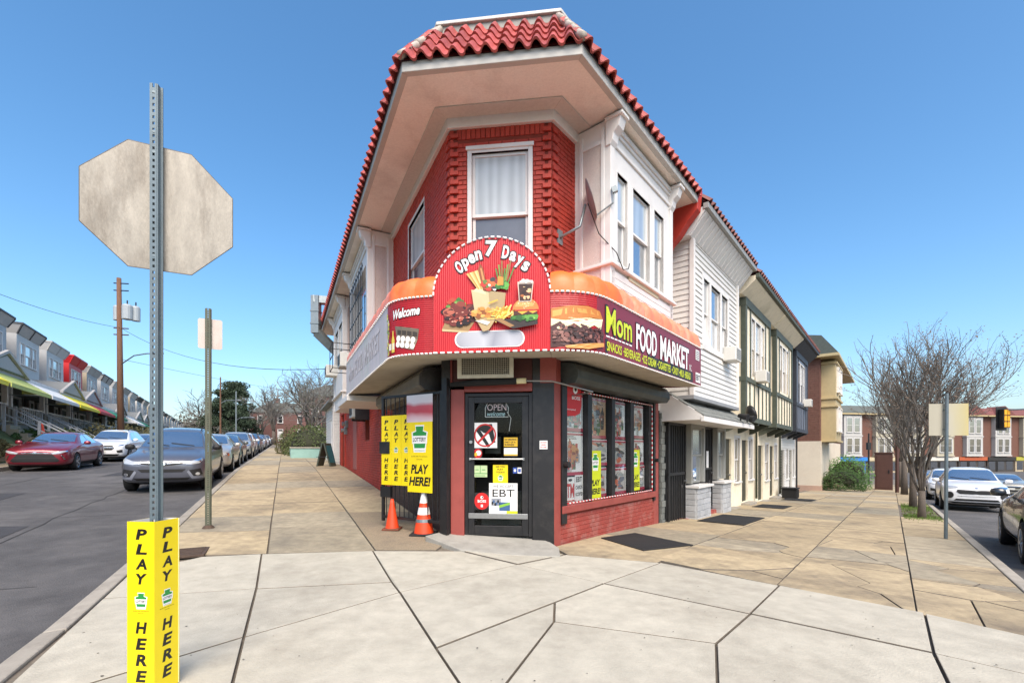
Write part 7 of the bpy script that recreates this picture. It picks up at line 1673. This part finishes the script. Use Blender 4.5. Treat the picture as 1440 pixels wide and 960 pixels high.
seq = [(S_SED, P_SIL, 'silver sedan parked right behind the dark grey SUV'), (S_SED, P_GRN, 'grey-green sedan parked behind the silver sedan'), (S_EQX, P_SIL, 'silver SUV parked behind the grey-green sedan'), (S_EQX, P_WHT, 'tall white SUV parked behind the silver SUV'), (S_EQX, P_CHA, 'charcoal SUV parked behind the tall white SUV'), (S_SED, P_WHT, 'white sedan parked behind the charcoal SUV'), (S_SED, P_SIL, 'silver sedan parked behind a white sedan up the hill'), (S_EQX, P_GRN, 'grey-green SUV far up the near kerb'), (S_SED, P_WHT, 'small white sedan far up the near kerb'), (S_SED, P_BLK, 'black sedan last but one in the near kerb row'), (S_EQX, P_SIL, 'silver SUV last in the near kerb row')]
for i, (s_, p_, lab) in enumerate(seq): place(make_car(s_, lab, GL, p_), FL, 17.2 + i * 5.7, 5.05 + .08 * (i % 2))
for i, (s_, p_, lab) in enumerate(((S_SED, P_SIL, 'silver sedan parked behind the white SUV at the far kerb'), (S_EQX, P_CHA, 'charcoal SUV third behind the red sedan'), (S_SED, P_WHT, 'white sedan fourth behind the red sedan'))): place(make_car(s_, lab, GL, p_), FL, 32.4 + i * 5.8, 10.5)
place(make_car(S_SPO, 'white SUV with black grille parked behind the bare street tree', GR_, P_WHT), FRt, 21.7, 6.35)
place(make_car(S_SED, 'dark charcoal sedan parked facing away beside the square sign post', GR_, P_CHA), FRt, 7.55, 6.5, toward=False, yaw=R(-2.5))
for i, (s, d, s_, p_, lab, tw) in enumerate(((38, 9.4, S_SED, P_BEI, 'grey sedan beyond the white SUV with black grille', True), (30, 6.3, S_EQX, P_WHT, 'white SUV parked right behind the other white SUV', True), (44, 6.3, S_SED, P_SIL, 'silver sedan further down the right kerb', True), (50, 6.3, S_EQX, P_BEI, 'beige SUV near the far corner of the right street', True))):
    place(make_car(s_, lab, GR_, p_), FRt, s, d, tw)
c = make_car(S_EQX, 'white SUV crossing the far junction side-on', GR_, P_WHT); place(c, FRt, 55, 24, True, R(-55))
# ================================================================== signs, posts, poles, wires
M_STEEL = mat('blue_grey_steel_post', hx('6E7C82', .9), .5, .1, 8, metal=.4, dirt=hx('55605F'), dscale=5); M_GPOST = mat('green_painted_post', hx('4E5344'), .6, .15, 8, dirt=hx('6B5A42'), dscale=5); M_SIGNB = mat('bare_aluminium_back', hx('9C968A', .85), .5, .26, 12, metal=.2, stretch=(1.6, 1.6, .45), dirt=hx('5A5042'), dscale=3.4, damt=.9, bump=.1)
def u_post(root, P, z0, z1, m, holes=True, wd=.034, ang=0.):
    """U-channel post: flanges, web and punched holes"""
    Fp = FR(P, (math.cos(ang), math.sin(ang)), (math.sin(ang), -math.cos(ang)))
    mb = Mb(); t = .006
    n = int((z1 - z0) / .0254) if holes else 0
    for s in (-1, 1):
        a, b = sorted((s * wd, s * (wd - .012))); mb.box(Fp, a, b, -.004, .002, z0, z1); a, b = sorted((s * (wd - .012), s * (wd - .018))); mb.box(Fp, a, b, .0, .03, z0, z1)
    hw = wd - .018; r_ = .006
    mb.box(Fp, -hw, -r_, .026, .032, z0, z1); mb.box(Fp, r_, hw, .026, .032, z0, z1)
    if holes:
        st = .036; k = 0; z = z0
        while z < z1 - st: mb.box(Fp, -r_, r_, .026, .0318, z, z + st * .55); z += st
    else: mb.box(Fp, -r_, r_, .026, .0318, z0, z1)
    mk('channel_post', mb, m, root); return Fp
# stop sign seen from behind
pp = V((-2.085, 2.67)); zg = g(*pp); ss_ = thing('stop_sign', 'octagonal sign seen from its bare scuffed back on a punched steel post', 'sign', (pp.x, pp.y, zg))
u_post(ss_, pp, zg - .02, H_CAM + (635 - 123) / 640 * 2.67, M_STEEL, True, .033, R(12))
uS = V((.8944, .4472)); FSg = FR((pp.x + .0, pp.y + .03), uS, (uS.y, -uS.x)); cz = H_CAM + (635 - 294) / 640 * 2.7; rad = .365 / math.cos(R(22.5))
tl = R(0)
oc = [(rad * math.cos(R(22.5 + 45 * i) + tl), rad * math.sin(R(22.5 + 45 * i) + tl)) for i in range(8)]
mb = Mb(); mb.prism([FSg(x, -.002, cz + z) for x, z in oc], [FSg(x, .002, cz + z) for x, z in oc]); sp = mk('sign_plate', mb, M_SIGNB, ss_)
mb = Mb()
for i in range(8): a, b = oc[i], oc[(i + 1) % 8]; mb.tube([FSg(a[0], 0, cz + a[1]), FSg(b[0], 0, cz + b[1])], .003, 4)
mk('plate_edge', mb, mat('dark_edge', hx('5E564C'), .6, .1, 5), sp)
for z in (cz + .3, cz - .3, H_CAM + (635 - 135) / 640 * 2.67, H_CAM + (635 - 190) / 640 * 2.67):
    mb = Mb(); mb.tube([FSg(-.02, .06, z), FSg(-.02, -.03, z)], .008, 6); mk('bolt', mb, M_STEEL, ss_)
# yellow square sleeve round its foot
bxs = thing('play_here_box', 'yellow cardboard PLAY HERE sleeve standing round the steel sign post', 'sign', (pp.x, pp.y, zg))
cc = V((pp.x + .0, pp.y - .02)); hw = .083; zt = H_CAM - (735 - 635) / 640 * 2.52; 
for k, a in enumerate((R(-5), R(85), R(175), R(265))):
    uu = V((math.cos(a), math.sin(a))); nn = V((uu.y, -uu.x)); Fb = FR(cc, uu, nn)
    mb = Mb(); mb.box(Fb, -hw - .003, hw - .002, hw - .004, hw, zg + .004, zt); w_ = mk('panel', mb, [M_YEL, M_WHITE], bxs)
    for p in w_.data.polygons:
        c_ = p.center; q = V((c_.x + pp.x, c_.y + pp.y)) - cc
        if q.dot(nn) < hw - .003 and abs(q.dot(uu)) < hw * .5 and abs(p.normal.z) < .5: p.material_index = 1
    mb = Mb(); mp = lambda x, y, kk=1: Fb(-hw + x * 2 * hw, hw + .0006 * kk, zg + .0 + y * (zt - zg))
    for wd in (('PLAY', .97, .63), ('HERE', .44, .07)): mb = Mb(); play_vert(mb, mp, 1, 1, (wd,)); mk('lettering', mb, [M_TEXTK, M_TEXTK], w_)
    mb = Mb(); keystone(mb, mp, .3, .505, .4, .085, 0, 1, 2); txt(mb, 'Benefits Older Pennsylvanians.', .2, .485, .6, .008, L2(mp, 1), 2, .0); txt(mb, 'Every Day.', .4, .472, .2, .007, L2(mp, 1), 2, .0); mk('lottery_mark', mb, [M_GRN, M_TEXTW, M_TEXTK], w_)
# green post with a small sign
p = px(293, 742); z = gp(p); gs = thing('parking_sign', 'small rounded sign seen from behind on a weathered green post', 'sign', (p.x, p.y, z)); dpt = p.y
u_post(gs, V((p.x, p.y)), z - .02, H_CAM + (635 - 434) / 640 * dpt, M_GPOST, True, .045, R(25))
Fs = FR((p.x + .01, p.y + .03), uS, (uS.y, -uS.x)); z0, z1 = H_CAM + (635 - 490) / 640 * dpt, H_CAM + (635 - 448) / 640 * dpt; c_, hs, vs_2 = (z0 + z1) / 2, .165, (z1 - z0) / 2
pl = [(sx * (hs - .03) + .03 * math.cos(R(a)) * 1, sz * (vs_2 - .03) + .03 * math.sin(R(a))) for sx, sz, a0 in ((1, 1, 0), (-1, 1, 90), (-1, -1, 180), (1, -1, 270)) for a in (a0, a0 + 30, a0 + 60, a0 + 90)]
mb = Mb(); mb.prism([Fs(x, -.002, c_ + q) for x, q in pl], [Fs(x, .002, c_ + q) for x, q in pl]); mk('sign_plate', mb, mat('pale_sign_back', hx('C9BFB6', .9), .5, .08, 4, dirt=hx('B49A8E'), dscale=3), gs)
mb = Mb(); mb.lathe([(.09, 0), (.07, .03), (.04, .05)], 12, Matrix.Translation(p)); mk('foot_rust', mb, MATS['rusty_iron'], gs)
# square sign on the right pavement
p = px(1330, 757); z = gp(p); rs = thing('square_sign', 'square yellowed sign back on a thin steel post by the right kerb', 'sign', (p.x, p.y, z)); dpt = p.y
mb = Mb(); top_ = H_CAM + (635 - 553) / 640 * dpt; mb.tube([V((p.x, p.y, z - .02)), V((p.x + .02, p.y, top_))], .03, 10); mk('post', mb, M_STEEL, rs)
uQ = V((.985, -.17)).normalized(); Fs = FR((p.x + .09, p.y + .04), uQ, (uQ.y, -uQ.x)); z0, z1 = H_CAM + (635 - 612) / 640 * dpt, H_CAM + (635 - 567) / 640 * dpt
mb = Mb(); mb.box(Fs, -.33, .33, -.002, .002, z0, z1); mk('sign_plate', mb, blur_mat('yellowed_plate', [(0, hx('A39E8C')), (.45, hx('ADA896')), (.8, hx('B0A67E')), (1, hx('B8A866'))], 0, (-.2, .45)), rs)
mb = Mb()
for zz in (z0 + .12, z1 - .12): mb.tube([Fs(-.09, .05, zz), Fs(-.09, -.02, zz)], .01, 6)
mk('bolts', mb, M_STEEL, rs)
# wooden utility pole with transformer cans and a lamp arm
M_WOOD = mat('pole_wood', hx('6E4F3C', .9), .9, .25, 6, stretch=(4, 4, .4), bump=.4)
b0 = FL(34, 12.2, 0); zb = gp(b0); up_ = thing('utility_pole', 'brown wooden utility pole with transformers and a lamp arm', 'utility pole', (b0.x, b0.y, zb))
PX, PY, PT = b0.x, b0.y, H_CAM + (635 - 391) / 640 * b0.y
mb = Mb(); mb.tube([V((PX, PY, zb - .3)), V((PX - .15, PY, PT))], [.2, .13], 10); mk('shaft', mb, M_WOOD, up_, smooth=True)
def zpx(v): return H_CAM + (635 - v) / 640 * PY
for dx, dy, rr in ((.5, -.1, .3), (-.35, .1, .22), (.75, .3, .25)):
    M = Matrix.Translation((PX + dx, PY + dy, zpx(450))); mb = Mb(); mb.lathe([(0, 0), (rr, .02), (rr, .9), (rr * .8, 1.0), (0, 1.02)], 16, M); tk = mk('transformer', mb, mat('transformer_grey', hx('9AA2A6'), .5, .08, 5), up_, smooth=False)
    mb = Mb(); mb.tube([M @ V((0, 0, 1.0)), M @ V((0, 0, 1.3))], .04, 6); mk('bushing', mb, M_BLACK, tk)
for v in (398, 408, 461, 470):
    mb = Mb(); mb.tube([V((PX - .5, PY, zpx(v))), V((PX + .5, PY, zpx(v) - .05))], .04, 5); mk('insulator_arm', mb, M_RUST if v > 450 else M_BLACK, up_)
mb = Mb(); q = V((PX, PY, zpx(512))); mb.tube([q, q + V((1.2, -.4, .5)), q + V((2.4, -.8, .55)), q + V((3.0, -1, .5))], .04, 6); mk('lamp_arm', mb, M_GALV, up_, smooth=True)
mb = Mb(); e = q + V((3.0, -1, .5)); mb.tube([e, e + V((.35, -.1, .02)), e + V((.8, -.25, -.04))], [.06, .14, .05], 8); mk('lamp_head', mb, mat('lamp_grey', hx('5E6468'), .5, .08, 5), up_, smooth=True)
# thin farther poles
def lamp_pole(u_, dep, v_top, label, arm_v=None, side=1, m=None):
    x = (u_ - 720) / 640 * dep; p = V((x, dep)); z = gp(p); t = thing('street_lamp', label, 'street lamp', (x, dep, z)); zt_ = H_CAM + (635 - v_top) / 640 * dep
    mb = Mb(); mb.tube([V((x, dep, z)), V((x, dep, zt_))], [.12, .08], 8); mk('shaft', mb, m or M_GALV, t)
    if arm_v:
        za = H_CAM + (635 - arm_v) / 640 * dep; mb = Mb(); mb.tube([V((x, dep, za - .4)), V((x + side * .7, dep, za)), V((x + side * 2.2, dep, za + .05))], .05, 6); mk('arm', mb, M_GALV, t); mb = Mb(); mb.tube([V((x + side * 2.1, dep, za + .05)), V((x + side * 2.5, dep, za + .03)), V((x + side * 2.9, dep, za - .02))], [.07, .15, .05], 8); mk('lamp_head', mb, MATS['lamp_grey'], t)
lamp_pole(310, 62, 530, 'slim wooden pole with lamp arm before the evergreen', 563, 1, M_WOOD); lamp_pole(332, 70, 550, 'pale metal lamp post right of the evergreen', 587, 1)
# wires
wr_ = thing('overhead_wires', 'thin black overhead wires crossing the left street', 'wires', (PX, PY, zpx(461)))
def wire(a, b, sag, r_=.014):
    mb = Mb(); mb.tube([a.lerp(b, t) - V((0, 0, sag * 4 * t * (1 - t))) for t in rng(0, 1, 14)], r_, 4); mk('wire', mb, M_RUB, wr_)
pA = V((PX, PY, zpx(461))); wire(pA, V(((-720 - 60) / 640 * 22, 22, H_CAM + (635 - 390) / 640 * 22)), .3); wire(pA, FL(13.5, .62, 4.6), .9)
wire(V((PX, PY, zpx(505))), V((-28, 75, 10.5)), .4)
# ================================================================== trees and hedges
M_BARK = mat('grey_brown_bark', hx('5E564E', .9), .95, .25, 8, bump=.5); M_TWIG = mat('twig_bark', hx('74706A', .9), .9, .2, 6)
def tree_mesh(seed, base, h, spread, trunk_r, stems, fork, levels, kids, upw, lean=0.):
    r = random.Random(seed); tk, br, tips = Mb(), Mb(), []
    def grow(p, d, ln, rad, lv):
        n = 3 if lv < levels else 2; pts = [p]; q = p; dd = d.copy()
        for i in range(n):
            dd = (dd + V((r.gauss(0, .13), r.gauss(0, .13), r.gauss(0, .07) + upw * (.12 if lv > 0 else .04)))).normalized(); q = q + dd * (ln / n); pts.append(q)
        rr = [rad * (1 - .45 * i / n) for i in range(n + 1)]
        (tk if lv == 0 else br).tube(pts, rr, 6 if lv < 2 else (4 if lv < 3 else 3), 0, lv < 2)
        if lv >= levels: tips.append((pts[-1], dd)); tips.append((pts[1], dd)); return
        for k in range(kids[lv]):
            t = r.uniform(.3, 1.0) if k else 1.0; i = min(n - 1, int(t * n)); c = pts[i].lerp(pts[i + 1], t * n - i) if i < n else pts[-1]
            a = r.uniform(0, 6.28); side = dd.orthogonal().normalized(); side.rotate(Matrix.Rotation(a, 3, dd)); ang = r.uniform(.35, .8) * spread
            grow(c, (dd * math.cos(ang) + side * math.sin(ang)).normalized(), ln * r.uniform(.52, .74), max(.0026, rad * (.52 if k else .66)), lv + 1)
    tk.tube([base - V((0, 0, .1)), base + V((lean * .3, 0, fork * .5)), base + V((lean, 0, fork))], [trunk_r * 1.25, trunk_r, trunk_r * .9], 10)
    f = base + V((lean, 0, fork))
    for i in range(stems):
        a = 2 * math.pi * (i + r.uniform(-.3, .3)) / stems; t = r.uniform(.12, .5) * spread if i else .05
        grow(f - V((0, 0, r.uniform(0, fork * .3))), V((math.sin(t) * math.cos(a), math.sin(t) * math.sin(a), math.cos(t))), h * r.uniform(.36, .46), trunk_r * r.uniform(.36, .55), 0)
    return tk, br, tips
def bare_tree(label, seed, base, h, spread, tr, stems, fork, levels, kids, upw=1., buds=None, lean=0., group='bare trees'):
    t = thing('bare_tree', label, 'tree', tuple(base), group); tk, br, tips = tree_mesh(seed, base, h, spread, tr, stems, fork, levels, kids, upw, lean)
    mk('trunk', tk, M_BARK, t, smooth=True); cr_ = mk('crown', br, M_TWIG, t)
    if buds:
        r = random.Random(seed + 1); mb = Mb(); n = 0
        for p, d in tips:
            for _ in range(buds[1]):
                c = p + V((r.gauss(0, .05), r.gauss(0, .05), r.gauss(0, .05))); s = r.uniform(.012, .03); a = V((r.uniform(-1, 1), r.uniform(-1, 1), r.uniform(-1, 1))).normalized(); b = a.orthogonal()
                mb.poly([c - a * s, c + b * s * .6, c + a * s, c - b * s * .6])
        mk('buds', mb, buds[0], cr_, kind='stuff')
    return len(br.f)
M_BUD = mat('brown_buds', hx('6A5A4C', .9), .9, .3, 8); M_BUDG = mat('green_buds', hx('6B6E3E', .9), .9, .3, 8)
def on(F, s, d): p = F(s, d, 0); return V((p.x, p.y, gp(p)))
bare_tree('bare budding street tree nearest the square sign post', 14, on(FRt, 12.5, 4.6), 4.3, .85, .085, 7, .75, 4, (5, 4, 4, 3), 1.0, (M_BUD, 2))
bare_tree('slimmer bare street tree in the pit behind the nearest one', 23, on(FRt, 17.6, 4.55), 5.2, .8, .1, 4, 1.6, 3, (6, 5, 4), 1.0, (M_BUD, 2))
bare_tree('bare street tree beside the rust-brown cabinet', 31, on(FRt, 30, 4.5), 6.2, .9, .14, 4, 2.2, 3, (5, 5, 4), 1.0, (M_BUD, 1))
bare_tree('bare street tree near the far junction', 37, on(FRt, 47, 4.5), 6.5, .95, .16, 4, 2.2, 3, (5, 5, 4), 1.0, (M_BUD, 1))
def at(u_, y_, dz=0): x = (u_ - 720) / 640 * y_; return V((x, y_, g(x, y_) + dz))
bare_tree('wide bare tree behind the teal planter wall', 41, at(437, 33), 6.3, 1.45, .2, 6, 1.0, 4, (5, 4, 3, 2), .35, (M_BUDG, 1))
bare_tree('bare tree at the top of the left street beside the evergreen', 47, at(385, 74), 9.5, 1.3, .3, 5, 2.2, 3, (5, 5, 4), .5, (M_BUDG, 1))
bare_tree('bare tree near the red brick house at the street end', 53, at(368, 88), 9.0, 1.3, .3, 5, 2.2, 3, (5, 5, 4), .5, (M_BUDG, 1))
bare_tree('bare tree behind the wide bare tree', 59, at(455, 52), 8.6, 1.25, .26, 5, 2.0, 3, (5, 5, 4), .5, (M_BUDG, 1))
bare_tree('bare tree at the far end of the terrace', 61, at(292, 92), 9.5, 1.2, .3, 5, 2.5, 3, (5, 5, 4), .5, (M_BUDG, 1))
def leafy(mb, c, rx, ry, rz, n, s0, s1, r, lump=.25, flat_=.0):
    ph = [r.uniform(0, 6.28) for _ in range(6)]
    for i in range(n):
        a, b = r.uniform(0, 6.28), math.acos(r.uniform(-.55, 1)); q = 1 - .35 * r.random() ** 2
        k = q * (1 + lump * (math.sin(3 * a + ph[0]) * math.sin(2 * b + ph[1]) + .5 * math.sin(7 * a + ph[2]) * math.sin(5 * b + ph[3])))
        p = c + V((rx * k * math.sin(b) * math.cos(a), ry * k * math.sin(b) * math.sin(a), rz * k * math.cos(b)))
        s = r.uniform(s0, s1); u = V((r.gauss(0, 1), r.gauss(0, 1), r.gauss(0, 1))).normalized(); v = u.orthogonal().normalized(); mb.poly([p - u * s, p + v * s * .5, p + u * s, p - v * s * .5])
def bush(name, label, c, rx, ry, rz, n, s, m, group=None, seed=0):
    r = random.Random(seed); t = thing(name, label, 'shrub' if name != 'hedge' else 'hedge', tuple(c), group); mb = Mb()
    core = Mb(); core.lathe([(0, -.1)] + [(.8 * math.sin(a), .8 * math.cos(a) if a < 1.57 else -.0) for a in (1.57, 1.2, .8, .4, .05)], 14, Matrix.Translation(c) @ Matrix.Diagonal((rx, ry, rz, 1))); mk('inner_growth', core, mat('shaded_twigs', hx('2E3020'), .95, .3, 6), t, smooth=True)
    leafy(mb, c, rx, ry, rz, n, s * .6, s * 1.3, r); mk('foliage', mb, m, t)
M_BOX = mat('box_green', hx('3E5A22', .9), .7, .35, 3); M_LAU = mat('fresh_green', hx('4E7A2A', .95), .6, .35, 3); M_YEW = mat('dull_green', hx('4E5A2E', .9), .8, .35, 2); M_BRNG = mat('winter_brown_green', hx('5E5A38', .9), .85, .35, 3)
q = on(FRt, 31.6, 1.5); bush('shrub', 'round clipped dark green shrub before the apartment house', q + V((0, 0, .5)), 1.15, 1.15, .9, 5000, .05, M_BOX, seed=5)
q = on(FRt, 35.5, 1.5); bush('shrub', 'taller fresh green shrub behind the round clipped one', q + V((0, 0, .7)), 1.3, 1.3, 1.6, 6000, .06, M_LAU, seed=6)
for i, (s_, rx, rz, m, lab) in enumerate(((29.0, 2.6, .85, M_YEW, 'clipped yellow-green hedge mound behind the red sedan'), (35.5, 3.0, 1.2, M_BRNG, 'loose brown-green hedge below the yellow awning'), (43, 3.2, 1.3, M_BRNG, 'overgrown hedge at the foot of the utility pole'), (25.6, 1.0, .8, M_BOX, 'small green shrub by the orange cone'), (20.5, 1.2, .6, M_BRNG, 'straggly shrub on the bank by the tan steps'), (53, 3.5, 1.3, M_BRNG, 'brown-green hedge far along the terrace bank'))):
    q = FL(s_, 13.7, 0); bush('hedge', lab, V((q.x, q.y, gp(q) + .55)), rx * .75, rx, rz, 6000, .07, m, 'hedges on the bank', 20 + i)
for i, (u_, y_, rx, rz, lab) in enumerate(((437, 31.5, 1.6, 1.7, 'leafy green shrub growing round the wide bare tree trunk'), (420, 34, 1.6, 1.5, 'rounded brown shrub behind the teal planter wall'))):
    q = at(u_, y_, .4); bush('shrub', lab, q, rx, rx, rz, 4500, .06, (M_YEW, M_BRNG)[i], seed=40 + i)
ev = thing('evergreen_tree', 'dark spreading evergreen tree behind the parked cars', 'tree', tuple(at(325, 85)), None); c = at(325, 85); r = random.Random(9)
mb = Mb(); mb.tube([c, c + V((0, 0, 9))], [.4, .1], 8); mk('trunk', mb, M_BARK, ev); mb = Mb()
for i in range(60):
    t = r.random(); zz = 1.5 + 9.5 * t; rad = (1 - t * .75) * 5.2 * r.uniform(.5, 1.05); a = r.uniform(0, 6.28); p = c + V((rad * math.cos(a) * .8, rad * math.sin(a) * .8, zz)); leafy(mb, p, 1.5, 1.5, .75, 420, .09, .22, r, .4)
mk('crown', mb, mat('evergreen_needles', hx('2E3E28', .9), .8, .4, 1.2), ev)
# orange cone on the bank
p = V(((59 - 720) / 640 * 22.5, 22.5, 0)); p.z = H_CAM + (635 - 612) / 640 * 22.5 - .1; cone(p, .75, .2, 'orange cone on the bank behind the red sedan', (), M_RUB)
# distant wood closing the left street
mb = Mb(); r = random.Random(4)
for i in range(46):
    a = at(r.uniform(255, 480), r.uniform(125, 165)); leafy(mb, a + V((0, 0, 2)), r.uniform(4, 7), 4, r.uniform(4, 8), 350, .2, .5, r, .3)
mk('far_wood', mb, mat('far_twiggy_wood', hx('5E5A50', .9), .95, .35, .3), kind='stuff', label='grey-brown far wood closing the end of the left street', cat='wood')
